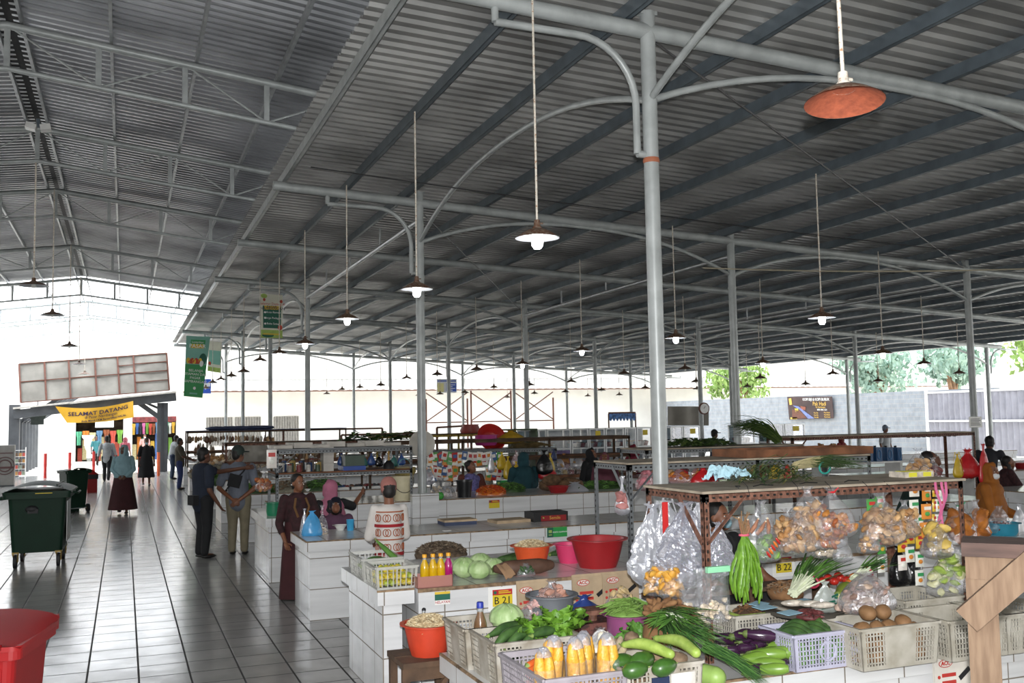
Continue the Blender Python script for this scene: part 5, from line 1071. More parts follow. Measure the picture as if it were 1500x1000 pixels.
# cucumbers in the lilac crate
for k in range(7):
    x = k1x-.13+.045*k; y = k1y-.02+.04*(k % 3); long_fruit('cucumber', 'dark cucumber in the lilac crate, %s from the left' % NTH[k].replace('nearest', 'first'), 'cucumber', [(x-.06, y+.12, ZA+.17), (x, y, ZA+.2+.012*(k % 3)), (x+.05, y-.13, ZA+.165)], [.015, .034, .018], m_cuke, 'cucumbers in the lilac crate', m_stem)
for k in range(6):
    long_fruit('cucumber', 'paler cucumber seen through the front of the lilac crate', 'cucumber', [(k1x-.16+.065*k, k1y-k1d/2+.035, ZA+.04), (k1x-.15+.065*k, k1y-k1d/2+.036, ZA+.1), (k1x-.16+.065*k, k1y-k1d/2+.04, ZA+.15)], [.015, .025, .018], m_leafm, 'pale cucumbers low in the lilac crate')
# potatoes
m_pot = M('potato', '8f6c48', .75, 0, .18, 16, col2='7a5838')
for k, (px, py, z) in enumerate(((1263, 911, .2), (1284, 912, .2), (1296, 900, .26), (1318, 901, .26), (1330, 910, .21), (1302, 912, .2), (1275, 905, .18), (1340, 912, .17))):
    c = V((p1x-p1w/2+.1+(px-1263)*.0048, p1y-p1d/2+.09+(912-py)*.012, 0)); MB().ell((0, 0, 0), (.062, .05, .046), 16, 10, nz=.12, ns=1.8, seed=k*2.1).build('potato', m_pot, None, (c.x, c.y, ZA+z+.02), rnd(0, 3), label='brown potato in the pale crate, %s' % ['leftmost', 'second in the front row', 'top left', 'top right', 'right end', 'middle front', 'half buried at the left', 'half buried at the right'][k], cat='potato', group='potatoes in the crate')
t = thing('green_ribbon', 'knotted green plastic ribbon at the foot of the potato crate', 'ribbon', onz(1292, 962, ZA)+V((0, -.03, 0))); mb = MB(); m_rib = M('ribbon_green', '3a9a6a', .5, 0, .1)
for a, L in ((.4, .1), (2.6, .08), (-1.2, .13), (-1.9, .12), (1.4, .06)): mb.grid(lambda u, v, a=a, L=L: V((cos(a)*L*v+(u-.5)*.02*sin(a), .01*sin(v*7)-.01, sin(a)*L*v+(u-.5)*.02*cos(a)+.02)), 2, 6)
mb.build('streamer', m_rib, t); MB().ell((0, -.01, .02), .014, 8, 6).build('knot', m_rib, t)
# trays and packets behind the eggplants
t = thing('green_tray', 'lime green tray under the petai beans', 'tray', ony(1105, 899, 5.72)); zt = t.location.z; MB().obox((0, 0, 0), (.36, .22, .012)).obox((0, -.11, .012), (.38, .012, .035)).obox((0, .11, .012), (.38, .012, .035)).obox((-.185, 0, .012), (.012, .22, .035)).obox((.185, 0, .012), (.012, .22, .035)).build('tray', m_lgo, t)
m_greybox = M('box_grey', '6d6a66', .6, 0, .1)
t = thing('plastic_box', 'grey box under the lime green tray', 'box', (ony(1090, 925, 5.72).x, 5.76, ZA)); hb = zt-.008-ZA; MB().box(-.16, .16, -.12, .12, 0, hb-.02).build('body', m_greybox, t); MB().box(-.17, .17, -.13, .13, hb-.02, hb).build('rim', m_greybox, t)
c = onz(1178, 895, ZA+.24); basin('wide dark round tray of small packets behind the cucumber crate', (c.x, c.y, ZA+.22), .27, .05, M('tray_dark', '4a463f', .6, 0, .1), name='round_tray', rb=.8, cat='tray')
m_pk = M('packet_clear', 'c8bfb2', .25, 0, .2, 25, bump=.5); m_bluep = M('paper_blue', '9ac0d2', .8, 0, .04); m_meat = M('dried_red', '6a3434', .6, 0, .3, 30)
for k, (px, py, rz) in enumerate(((1163, 883, -.4), (1188, 884, -.5), (1205, 886, -.3))):
    c = onz(px, py, ZA+.3); t = thing('wrapped_packet', 'clear wrapped pale packet on the dark round tray, %s' % ['left', 'middle', 'right'][k], 'packet', c, rz); MB().ell((0, 0, 0), (.085, .03, .022), 14, 8).build('wrap', m_pk, t); MB().ell((0, 0, -.002), (.07, .022, .016), 12, 6).build('contents', M('packet_tan', '9a826a', .7, 0, .2, 30), t)
for k, (px, py, rz) in enumerate(((1157, 897, .3), (1176, 880, .2), (1120, 889, .2), (1112, 884, .6))):
    c = onz(px, py, ZA+.29); MB().obox((0, 0, 0), (.14, .09, .003), 0, rx=.08).build('paper_slip', m_bluep, None, c, rz, label='pale blue paper slip among the trays, %s' % ['front of the round tray', 'upper one', 'right on the green tray', 'left on the green tray'][k], cat='paper')
heap(None, 'dried_chillies', onz(1185, 902, ZA+.25), .09, .03, [m_meat, m_meat], 'dark red dried chillies on the round tray', 'chillies', 200, .01)
heap(None, 'salak_pile', (ony(1100, 893, 5.72).x, 5.74, zt+.008), .11, .04, [m_wood, m_gin], 'dark brown roots heaped on the green tray', 'roots', 160, .014)
# tomatoes, papaya, shallots, garlic
m_tom = M('tomato_red', 'b32a20', .3, 0, .08, 10, coat=.3); m_tomo = M('tomato_orange', 'd0702a', .3, 0, .08, 10, coat=.3)
for k, (px, py) in enumerate(((1203, 850), (1213, 846), (1222, 851), (1231, 846), (1240, 849), (1228, 843), (1250, 845), (1246, 852))):
    c = onz(px, py, ZA+.34); t = thing('tomato', '%s tomato in the small heap, %s from the left' % ('orange' if k > 5 else 'red', NTH[k].replace('nearest', 'first')), 'tomato', c); MB().ell((0, 0, 0), (.033, .033, .028), 14, 9).build('fruit', m_tomo if k > 5 else m_tom, t); MB().lathe([(0, .027), (.012, .029), (0, .032)], 6, wob=lambda a, i: 1+.5*cos(5*a)).build('calyx', m_calyx, t)
t = long_fruit('papaya', 'green-yellow papaya beside the bag of shallots', 'papaya', [onz(1228, 872, ZA+.3), onz(1240, 866, ZA+.31), onz(1250, 862, ZA+.31)], [.03, .065, .035], M('papaya', '8a9440', .5, 0, .2, 8, col2='6a7a2e'), None, m_stem, 16)
c = onz(1290, 843, ZA+.44); bag('big clear bag of shallots lying behind the potato crate', onz(1268, 838, ZA+.5), .40, .26, .26, film('bag_shallot', 'dcd8de', .38, .15, 1., 12), [M('shallot_a', 'a98a7c', .6, 0, .2, 20), M('shallot_b', 'c0a894', .6, 0, .2, 20)], .62, seed=8.2, lumps=90, lump=.022, neck=.04)
for k, (px, py) in enumerate(((1228, 890), (1240, 893), (1252, 889), (1262, 894), (1272, 889), (1245, 884))):
    c = onz(px, py, ZA+.28); t = thing('garlic_bulb', 'garlic bulb with dry stalk in front of the shallot bag, %s from the left' % NTH[k].replace('nearest', 'first'), 'garlic', c); t.rotation_euler = (rnd(-.5, .5), rnd(-.5, .5), 0); MB().lathe([(0, -.02), (.018, -.018), (.027, -.002), (.02, .016), (.007, .027), (.005, .06), (0, .062)], 12, wob=lambda a, i: 1+.06*cos(6*a)).build('bulb', M('garlic_skin', 'b8a090', .7, 0, .2, 20), t)
    MB().tube([(0, 0, .055), (.006, 0, .085)], .003, 5).build('stalk', M('straw_pale', 'd6c8a0', .8, 0, 0), t)
m_grnp = film('print_bag', 'd9e2da', .85, .25, .6, 14)
t = bag('white bag with green print beside the papaya', onz(1208, 852, ZA+.42), .2, .12, .2, m_grnp, None, seed=9.3); mb = MB()
for k in range(6): mb.obox((rnd(-.06, .06), -.062, -.08-.018*k), (.05, .004, .012), 0, ry=rnd(-.5, .5))
mb.build('green_print', m_bdk, t)
# white-stemmed scallions in front of the B 22 plate
blades('bunch of scallions with red tie and white stems pointing left, below the B 22 plate', onz(1163, 868, ZA+.36), onz(1232, 822, ZA+.5), 60, .5, .014, [m_leafd, m_leafm], seed=31, tie=m_tiered, thick=.045, white=m_whst, wl=.33, name='scallion_bunch', cat='scallions')
blades('second bunch of scallions with red tie, left of the black bag', onz(1250, 848, ZA+.40), onz(1300, 822, ZA+.5), 45, .5, .013, [m_leafd, m_leafm], seed=32, tie=m_tiered, thick=.035, white=m_whst, wl=.4, name='scallion_bunch', cat='scallions')
heap(None, 'celery_roots', onz(1150, 868, ZA+.3), .12, .07, [m_gin, m_tub], 'brown stalk ends piled left of the scallions', 'stalks', 260, .012)
# support shelf behind the goods
t = thing('step_board', 'rough board step that the scallions and trays stand on', 'board', (0, 0, 0)); MB().box(3.42, 4.95, 6.13, 6.34, ZA+.24, ZA+.27).build('shelf_plank', m_wood, t)
for x in (3.45, 4.2, 4.85): MB().box(x, x+.05, 6.15, 6.3, ZA, ZA+.24).build('leg', m_wood, t)
def fill(name, lab, cat, cx, cy, w, d, z1, mat, r=.045, seed=1):
    rr = random.Random(seed); mb = MB(); nx, ny = max(2, int(w/(r*1.7))), max(2, int(d/(r*1.7))); nzl = max(1, int((z1-ZA-.02)/(r*1.5)))
    for k in range(nzl):
        for i in range(nx):
            for j in range(ny): mb.ell(((i+.5)/nx*w-w/2+rr.uniform(-.006, .006), (j+.5)/ny*d-d/2+rr.uniform(-.006, .006), ZA+.014+r*.8+k*r*1.5), (r, r*.9, r*.8), 8, 6, 0, None, .2, 2, i*7+j*3+k)
    tag(mb.build(name, mat, None, (cx, cy, 0)), lab, cat, None, 'stuff')
fill('tuber_heap', 'brown tubers filling the patched front crate below the avocados', 'tubers', c4x, c4y, c4w*.84, c4d*.8, ZA+.2, m_tub, seed=2)
fill('potato_heap', 'brown potatoes filling the lower part of the pale potato crate', 'potatoes', p1x, p1y, p1w*.84, p1d*.8, ZA+.19, m_pot, .05, seed=3)
fill('greens_fill', 'dark vegetables filling the lower part of the lettuce crate', 'vegetables', c2x, c2y, c2w*.84, c2d*.8, ZA+.15, m_leafd, .045, seed=4)
# ================================================================ bags and packets hung from the foreground rack, goods on its top
random.seed(31)
def bagpx(lab, px, py, Y, wpx, hpx, mat, fill=None, dep=.6, **k):
    p = ony(px, py, Y); s = depth(p)/FPX; return bag(lab, p, wpx*s, wpx*s*dep, hpx*s, mat, fill, **k)
m_tan = [M('cracker_tan', 'c9a272', .6, 0, .15, 25, bump=.4), M('cracker_brown', 'a87c4e', .6, 0, .2, 25)]
m_orc = [M('chips_orange', 'c8843c', .6, 0, .2, 25), M('chips_red', 'a85a2c', .6, 0, .2, 25)]
m_yel = M('chips_yellow', 'd9a84a', .5, 0, .15, 18, col2='c48a30'); m_wht = M('chips_white', 'dccbb0', .6, 0, .12, 18)
YF = SY0-.04
bagpx('white plastic carrier hanging at the left end of the foreground rack', 957, 738, 5.95, 84, 118, m_filmw, None, .5, seed=1.1, handles=True, neck=.1, crumple=1)
bagpx('white carrier peak behind the silvery bag, left', 978, 733, 5.85, 46, 70, m_filmw, None, .5, seed=1.7, handles=True, neck=.1, crumple=1)
bagpx('white carrier peak behind the silvery bag, right', 1022, 733, 5.6, 44, 75, m_filmw, None, .5, seed=2.7, handles=True, neck=.1, crumple=1)
bagpx('large crumpled silvery bag hanging at the corner of the foreground rack', 1003, 735, 5.58, 96, 122, m_silver, None, .5, seed=3.3, neck=.08, crumple=1.2)
bagpx('smaller silvery bag right of the large one', 1052, 765, 5.5, 50, 78, m_silver, None, .5, seed=4.3, neck=.08, crumple=1.2)
MB().box(-.02, .02, -.004, .004, -.2, .03).build('red_ribbon', M('ribbon_red', 'c22a2a', .5, 0, 0), None, ony(974, 742, 5.7), label='red ribbon hanging between the white bags', cat='ribbon')
bagpx('bag of yellow-orange crackers hanging left under the silvery bag', 960, 820, 5.62, 44, 52, m_film, m_yel, .7, seed=5.1, lumps=30, lump=.024, fillh=.75)
bagpx('bag of yellow-orange crackers hanging right under the silvery bag', 984, 826, 5.5, 42, 52, m_film, m_yel, .7, seed=6.1, lumps=30, lump=.024, fillh=.75)
def flatbag(lab, px, py, Y, wpx, hpx, strip=None, seed=0., fill=m_wht):
    p = ony(px, py, Y); s = depth(p)/FPX; w, h = wpx*s, hpx*s; t = thing('plastic_bag', lab, 'bag', p)
    def f(sg): return lambda u, v: V(((u-.5)*w*(1+.03*sin(v*9+seed)), sg*(.012+.03*sin(pi*u)*v)+.004*sin(u*14+v*9+seed), -h*v))
    mb = MB(); mb.grid(f(-1), 10, 12); mb.grid(f(1), 10, 12); mb.build('film', m_film, t)
    mb = MB(); r = random.Random(int(seed*10)+1)
    for k in range(22): mb.ell((r.uniform(-.4, .4)*w, r.uniform(-.015, .015), -h*(1-.32*r.random())+.018), (.022, .012, .016), 8, 5, 0, Euler((r.uniform(-1, 1), 0, r.uniform(0, 6))).to_matrix(), .4, 3, k)
    mb.build('contents', fill, t)
    if strip: MB().obox((0, -.01, -.012), (w*1.05, .03, .035)).build('strip', strip, t)
    return t
flatbag('clear flat bag of white chips hanging lowest at the left', 1010, 838, 5.36, 36, 74, seed=1)
flatbag('narrow clear bag twisted in the middle of the hanging chips', 1028, 832, 5.30, 22, 86, seed=2)
flatbag('clear bag of white chips with a mint green strip on top', 1050, 830, 5.28, 36, 78, M('strip_mint', '8fd2a8', .5, 0, 0), seed=3)
# petai beans
m_pet2 = M('petai_green', '6f9a2e', .4, 0, .2, 25, col2='557f22', bump=.3, bscale=50)
t = thing('petai_bunch', 'hanging bunch of long bumpy green petai pods with pink tie', 'beans', ony(1090, 782, 5.24)); mb = MB(); rr = random.Random(3)
for k in range(26):
    a = rr.uniform(0, 6.28); q = rr.uniform(.2, 1); L = rr.uniform(.30, .43); tw = rr.uniform(0, 6); x1, y1 = cos(a)*.11*q, sin(a)*.06*q; n = 22; pts = []; rs = []
    for i in range(n+1):
        v = i/n; pts.append(V((x1*sin(min(1, v*1.5)*pi/2)+.012*sin(v*7+tw), y1*sin(min(1, v*1.5)*pi/2), -L*v))); rs.append((.004+.012*min(1, v*4)*min(1, (1-v)*5+.15))*(1+.16*sin(i*1.9)))
    mb.tube(pts, rs, 7, flat=.55)
mb.build('pods', m_pet2, t)
mb = MB()
for k in range(9): mb.tube([(0, 0, -.02), (rnd(-.03, .03), rnd(-.02, .02), .05), (rnd(-.06, .06), rnd(-.03, .03), rnd(.08, .15))], [.006, .005, .003], 5)
mb.build('stalks', M('stalk_brown', '8a6a4a', .8, 0, .2), t); MB().tube([(.03*cos(a*pi/6), .022*sin(a*pi/6), -.005) for a in range(13)], .007, 6).build('tie', M('tie_pink', 'd8667a', .5, 0, 0), t)
MB().tube([(0, 0, 0), (0, 0, ony(1090, 735, 5.3).z-t.location.z)], .002, 4).build('cord', m_blk, t)
for k in range(5):
    c = ony(1085+k*10, 770+3*(k % 2), 5.3); t = thing('galangal_root', 'pinkish root piece with stub ends above the petai, %s from the left' % NTH[k].replace('nearest', 'first'), 'root', c); t.rotation_euler = (rnd(-.4, .4), rnd(-.5, .5), 0); MB().tube([(0, 0, -.05), (.004, 0, 0), (0, 0, .05)], [.012, .014, .006], 8).build('root', M('galangal', '9a6a50', .7, 0, .2, 20), t); MB().ell((0, 0, .05), .007, 7, 5).build('stub', m_garl if 'm_garl' in globals() else m_wht, t)
bagpx('empty clear cone-shaped bag hanging right of the petai', 1114, 733, 5.34, 52, 90, m_film, None, .5, seed=7.7, neck=.03)
t = bagpx('clear bag of small green limes and red chillies beside the petai', 1122, 775, 5.36, 46, 48, m_film, [m_leafl, m_leafm], .7, seed=8.3, lumps=30, lump=.02, fillh=.7)
for k in range(5): c = ony(1126+3.4*k, 812-5*k, 5.27); MB().ell((0, 0, 0), (.028, .009, .009), 9, 6).build('chilli', m_tomo if k % 2 else m_tom, None, c, 0, label='red and orange chilli in the row beside the petai bag, %s from the bottom' % NTH[k].replace('nearest', 'first'), cat='chilli', group='chillies by the petai').rotation_euler = (0, .9, .1)
TR = M('tie_bright_red', 'c8202a', .5, 0, 0)
bagpx('clear bag of brown crackers hung high, behind the first cracker bag', 1152, 745, 5.42, 58, 66, m_film, m_tan, .6, seed=9.9, lumps=40, lump=.026, fillh=.7)
bagpx('upper clear bag of tan crackers, first from the left on the rack front', 1182, 712, 5.32, 66, 76, m_film, m_tan, .6, seed=10.2, lumps=46, lump=.026, fillh=.55)
bagpx('lower clear bag of tan crackers, under the first one', 1168, 748, 5.28, 72, 62, m_film, m_tan, .6, seed=11.2, lumps=56, lump=.026, fillh=.62)
bagpx('clear bag of orange chips with bright red tie', 1218, 714, 5.28, 78, 76, m_film, m_orc, .6, seed=12.4, lumps=60, lump=.022, fillh=.5, tie=TR)
bagpx('clear bag of dark orange chips left behind the red-tied one', 1196, 722, 5.40, 44, 62, m_film, m_orc, .6, seed=12.9, lumps=40, lump=.022, fillh=.6)
bagpx('small clear bag of red-brown chips below the red-tied one', 1212, 762, 5.30, 66, 42, m_film, m_orc, .6, seed=13.4, lumps=34, lump=.02, fillh=.6)
bagpx('clear twisted bag hanging under the red-brown chips', 1233, 785, 5.30, 34, 38, m_film, None, .6, seed=14.4)
bagpx('clear bag of white crackers left of the twisted bag', 1205, 778, 5.42, 40, 40, m_film, m_wht, .6, seed=14.9, lumps=22, lump=.02)
bagpx('large clear bag of round pale crackers in the middle of the rack front', 1290, 722, 5.28, 78, 78, m_film, m_tan, .6, seed=15.1, lumps=64, lump=.028, fillh=.6)
bagpx('clear bag of round pale crackers right of the large one', 1324, 732, 5.32, 50, 56, m_film, m_tan, .6, seed=16.1, lumps=36, lump=.026, fillh=.6)
bagpx('small clear bag of peanuts under the large pale cracker bag', 1271, 776, 5.27, 40, 34, m_film, m_tan, .7, seed=17.1, lumps=34, lump=.014, fillh=.75)
bagpx('clear bag of peeled yellow roots near the right post', 1371, 762, 5.24, 54, 56, film('bag_dark', 'a8a4ac', .35, .12, .8, 16), M('root_yellow', 'd2b45e', .6, 0, .1, 15), .7, seed=18.1, lumps=13, lump=.032, fillh=.75)
bagpx('clear bag of baby corn and white radish above the empty crate', 1384, 808, 5.34, 70, 66, m_film, [M('radish_pale', 'd4d2a0', .6, 0, .1, 15), m_lgo], .5, seed=19.1, lumps=40, lump=.03, fillh=.9, neck=.08)
bagpx('clear bag of light leaves at the right of the baby corn', 1402, 800, 5.5, 34, 50, m_film, m_whst, .6, seed=19.8, lumps=14, lump=.025, fillh=.6)
m_bbag = M('bag_black', '141416', .22, 0, 0, bump=.8, bscale=22)
bagpx('shiny black plastic bag sitting behind the shallots, left half', 1316, 800, 5.72, 36, 58, m_bbag, None, .8, seed=20.1, neck=.1)
bagpx('shiny black plastic bag sitting behind the shallots, right half', 1335, 804, 5.74, 34, 52, m_bbag, None, .8, seed=21.1, neck=.1)
m_pump = [M('fried_orange', 'b5702c', .6, 0, .15, 20), M('fried_dark', '9a5a20', .6, 0, .15, 20)]
bagpx('clear bag of round orange-brown fritters, left of the pair at the right post', 1405, 735, 5.9, 56, 68, m_film, m_pump, .7, seed=22.1, lumps=12, lump=.055, fillh=.5, tie=m_rib)
bagpx('clear bag of round orange-brown fritters, right of the pair at the right post', 1428, 732, 5.95, 42, 60, m_film, m_pump, .7, seed=23.1, lumps=9, lump=.055, fillh=.5)
# sachets
sc = [('sachet_white_green', 'e6e6de', '3a9a5c'), ('sachet_orange', 'd68a3a', 'e8e2d6'), ('sachet_green', '4f9a4a', 'c23a34'), ('sachet_yellow', 'd8b23a', 'b23a30'), ('sachet_red', 'b8322e', 'e8dcc8'), ('sachet_white_red', 'e8e2dc', 'c23a34')]
SM = [(M(a, b, .3, 0, .03, 20), M(a+'_b', c, .3, 0, .03, 20)) for a, b, c in sc]
def sachet(lab, px, py, Y, w, h, k, rz=0., group=None):
    a, b = SM[k]; t = thing('sachet', lab, 'sachet', ony(px, py, Y), rz, group)
    MB().grid(lambda u, v: V(((u-.5)*w, -.012*sin(pi*u)*sin(pi*v), (v-.5)*h)), 6, 6).grid(lambda u, v: V(((u-.5)*w, .008*sin(pi*u)*sin(pi*v)+.001, (v-.5)*h)), 6, 6).build('pouch', a, t); po = t.children[0]
    MB().box(-w*.34, w*.34, -.0145, -.013, h*.12, h*.34).build('print', b, po); MB().ell((0, -.011, -h*.14), (w*.26, .004, h*.15), 12, 6).build('picture', SM[(k+1) % 6][0], po); return t
n = 0
for c_, (px, y0, ks) in enumerate(((1339, 716, (0, 0, 0)), (1357, 722, (1, 1, 1)), (1333, 758, (0, 3, 0)), (1322, 770, (5, 3, 5)), (1291, 800, (2, 0)), (1276, 742, (2, 4)), (1288, 738, (2, 4)), (1347, 765, (0, 3, 0, 0)))):
    for r_, k in enumerate(ks):
        sachet('printed seasoning sachet in a hanging strip, %s, %s from the top' % (['left of the yellow one', 'with orange squares', 'white and yellow', 'red and white', 'green at the black bag', 'green and red left', 'green and red right', 'lowest right'][c_], NTH[r_].replace('nearest', 'first')), px, y0+r_*27, 5.46+.012*c_, .082 if c_ < 4 else .07, .105, k, rnd(-.1, .1), 'sachets hung on the foreground rack')
for k in range(14):
    sachet('narrow yellow seasoning sachet in the row behind the pink ribbons', 1368+(k % 3)*5, 718+(k//3)*22, 5.6+.01*k, .03, .09, [3, 0, 5][k % 3], 0, 'narrow sachets at the right post')
mb_ = M('ribbon_pink', 'd26a96', .4, 0, .05)
for k in range(3):
    p = ony(1370+6*k, 706, 5.3); MB().grid(lambda u, v, k=k: V(((u-.5)*.022+.03*sin(v*3+k), .01*sin(v*9+k), -.32*v)), 2, 14).build('pink_ribbon', mb_, None, p, label='pink plastic ribbon hanging from the rack front, %s' % ['left', 'middle', 'right'][k], cat='ribbon')
for k, px in enumerate((1165, 1213, 1268, 1300, 1092)):
    p = ony(px, 712, 5.33); MB().tube([(0, .03, .03), (0, -.02, .0), (.01, -.03, -.06)], .0022, 5).build('wire_hook', m_blk, None, p, label='thin black wire hook on the rack front edge, %s from the left' % ['second', 'third', 'fourth', 'fifth', 'first'][k], cat='hook')
# goods on the top of the foreground rack
ZT = Z1+.018
m_grass = M('grass_bunch', '5f7a44', .7, 0, .25, 12, col2='3f5a34')
def mound(lab, loc, R, h, mats, n, L, w, name, cat, seed=1, sx=1.):
    r = random.Random(seed); t = thing(name, lab, cat, loc, kind=None); mb = MB()
    for k in range(n):
        a = r.uniform(0, 6.28); q = sqrt(r.random()); p = V((q*R*cos(a)*sx, q*R*sin(a), h*(1-q*q)*r.uniform(.4, 1.05)+.008)); b = r.gauss(0, .5)+r.choice((0, pi)); e = V((cos(b), sin(b), r.uniform(-.35, .25)))*L*r.uniform(.6, 1.1); sd = e.cross(V((0, 0, 1))).normalized()*w
        p2 = p+e; p2.z = max(.004, p2.z); mid = (p+p2)/2+V((0, 0, .02)); mb.add([p-sd*.5, p+sd*.5, mid+sd, mid-sd, p2], [(0, 1, 2, 3), (3, 2, 4)], k % len(mats))
    mb.build('leaves', mats, t); return t
c = onz(1105, 706, ZT); mound('green grassy herbs heaped on the foreground rack beside the blue paper', (c.x+.03, 5.72, ZT), .2, .16, [m_grass, m_leafd, M('herb_olive', '7a7a40', .8, 0, .2, 12)], 420, .17, .006, 'herb_heap', 'herbs', 5, 1.25)
mb = MB(); q = [onz(1046, 690, ZT+.14), onz(1085, 680, ZT+.14), onz(1092, 703, ZT+.02), onz(1062, 709, ZT+.01)]
c = ony(1068, 697, 5.6); mb.grid(lambda u, v: V(((u-.5)*.24+.02*sin(v*11), (v-.5)*.2, .05+.05*sin(pi*u)+.045*mnoise.noise(V((u*4, v*4, 1)))+.03*mnoise.noise(V((u*11, v*11, 5))))), 30, 26, smooth=False); mb.build('blue_cloth', M('cloth_paleblue', 'a8ccd8', .8, 0, .08, 8), None, (c.x, 5.62, ZT+.015), .3, label='crumpled pale blue sheet draped over the herbs on the rack', cat='sheet')
t = blades('bundle of lemongrass with teal tie on the foreground rack', onz(1186, 692, ZT)+V((0, .16, .05)), onz(1278, 696, ZT)+V((0, .1, .03)), 90, .32, .010, m_grass, seed=41, tie=m_tieteal, thick=.05, white=M('lemongrass_base', 'cbbf92', .6, 0, .12, 10), wl=.42, name='lemongrass', cat='lemongrass')
t = thing('packet_tray', 'row of clear packets with yellow labels at the right of the rack top', 'packets', onz(1350, 699, ZT)+V((0, .1, .02))); MB().obox((0, 0, 0), (.26, .16, .04)).build('pack', m_pk, t); MB().obox((-.06, -.082, .0), (.07, .004, .03)).obox((.07, -.082, 0), (.07, .004, .03)).obox((0, 0, .021), (.2, .1, .002)).build('yellow_mark', M('mark_yellow', 'd8d23a', .5, 0, 0), t)
bagpx('clear bag of tan crackers standing behind the rack right of the man in green', 1344, 656, 6.6, 46, 56, m_film, m_tan, .7, seed=25.1, lumps=36, lump=.028, fillh=.6)
bagpx('clear bag of brown sauce packets right of the tan crackers', 1366, 670, 6.6, 30, 36, m_film, m_meat, .7, seed=26.1, lumps=20, lump=.025)
for k, px in enumerate((1062, 1120, 1224, 1330)):
    p = onz(px, 712-.0*k, ZT); MB().tube([(-.1, 0, .005), (-.02, .02, .012), (.06, -.01, .006)], .003, 5).build('twig', m_blk, None, (p.x, 5.5, ZT), rnd(0, 1), label='thin dark wire scrap on the plywood rack top, %s from the left' % NTH[k].replace('nearest', 'first'), cat='wire')
# hung from the grey rack behind
Yg = R2.y+.04
bagpx('white bag with pink fruit hanging at the left post of the grey rack', 911, 698, Yg-.05, 24, 56, m_filmw, M('fruit_pink', 'c98a86', .6, 0, .1), .8, seed=27.1, lumps=8, lump=.04, fillh=.4, neck=.3)
m_ybag = M('bag_yellow', 'c8a82a', .3, 0, .1, 8, bump=.6, bscale=20); m_rbag = M('bag_red', 'b8242a', .3, 0, .1, 8, bump=.6, bscale=20); m_pinkbag = film('bag_pinkish', 'd0a4a8', .6, .15, .8, 14)
bagpx('hanging sheaf of yellow plastic bags on the grey rack', 1136, 676, Yg, 26, 30, m_ybag, None, .5, seed=28.1)
bagpx('hanging red plastic bag right of the yellow ones on the grey rack', 1153, 676, Yg, 15, 30, m_rbag, None, .5, seed=29.1)
bagpx('clear bag of pink crackers hanging left under the grey rack', 946, 684, Yg+.1, 34, 34, m_pinkbag, M('krupuk_pink', 'c47a84', .6, 0, .2, 15), .6, seed=30.1, lumps=24, lump=.03, fillh=.7)
bagpx('red plastic bag hanging in the middle under the grey rack', 1030, 684, Yg+.15, 46, 30, m_rbag, None, .6, seed=31.1)
bagpx('brown packet bag left of the red bag under the grey rack', 994, 684, Yg+.1, 36, 24, m_pinkbag, m_orc, .6, seed=32.1, lumps=24, lump=.025)
for k in range(9):
    bagpx('small hanging food packet in the row under the grey rack, %s from the left' % NTH[k].replace('nearest', 'first'), 962+k*19, 681+2*(k % 2), Yg+.3, 18, 17, [m_pinkbag, m_film, m_rbag][k % 3], [m_orc[0], m_tan[0], m_meat][k % 3], .6, seed=33.+k, lumps=8, lump=.022, group='packets under the grey rack')
bagpx('big clear bag of brown crackers in front of the right end of the grey rack', 1215, 652, 9.6, 38, 36, m_film, m_tan, .6, seed=45.1, lumps=40, lump=.03, fillh=.8)
# red and yellow carriers by the right-hand column
bagpx('red plastic carrier hung on the column right of the jerrycans', 1417, 658, 9.5, 46, 42, m_rbag, None, .5, seed=46.1, handles=True)
bagpx('yellow plastic carrier beside the red one on the column', 1402, 664, 9.45, 18, 36, m_ybag, None, .5, seed=47.1, handles=True)
bagpx('long red plastic sheet hanging right of the column', 1440, 650, 9.4, 22, 60, m_rbag, None, .4, seed=48.1)
# wooden trestle close to the viewer
m_timb = M('timber_raw', '75604c', .8, 0, .2, 5, col2='5f4a38', bump=.25, bscale=20); m_timd = M('timber_top', '4a3730', .8, 0, .2, 5, bump=.3)
for m_, sc_ in ((m_timb, (14, 14, 2)), (m_timd, (2, 14, 14))):
    nt = m_.node_tree; mp_ = nt.nodes.new('ShaderNodeMapping'); mp_.inputs['Scale'].default_value = sc_; tc_ = [n for n in nt.nodes if n.type == 'TEX_COORD'][0]; nt.links.new(tc_.outputs['Object'], mp_.inputs[0])
    for n in nt.nodes:
        if n.type == 'TEX_NOISE': nt.links.new(mp_.outputs[0], n.inputs['Vector']); n.inputs['Scale'].default_value = 3.0
t = thing('wooden_trestle', 'rough wooden trestle with thick top plank and slanting brace at the right edge', 'trestle', (0, 0, 0))
wq = 3.75; tx = onw(1470, 900, wq); t.location = (tx.x, tx.y, 0); t.rotation_euler.z = -atan2(tx.x, tx.y)
def tl(px, py, dy=0.): p = onw(px, py, wq); r = Matrix.Rotation(-t.rotation_euler.z, 3, 'Z')@(p-V((tx.x, tx.y, 0))); return V((r.x, dy, p.z))
a = tl(1407, 797); zt = a.z; e = .45
MB().box(a.x, e, -.03, .2, zt-.052, zt).build('top_plank', m_timd, t)
MB().box(a.x+.01, e, 0, .05, zt-.14, zt-.054).build('rail', m_timb, t)
q = tl(1416, 900); r2 = tl(1463, 900); MB().box(q.x, r2.x, .01, .11, 0, zt-.14).build('post', m_timb, t); MB().box(e-.1, e, .01, .11, 0, zt-.05).build('post', m_timb, t)
f, g = tl(1416, 910, -.03), tl(1525, 809, -.03); MB().bar(f, g, .05, .10, up=(0, 0, 1)).build('brace', m_timb, t)
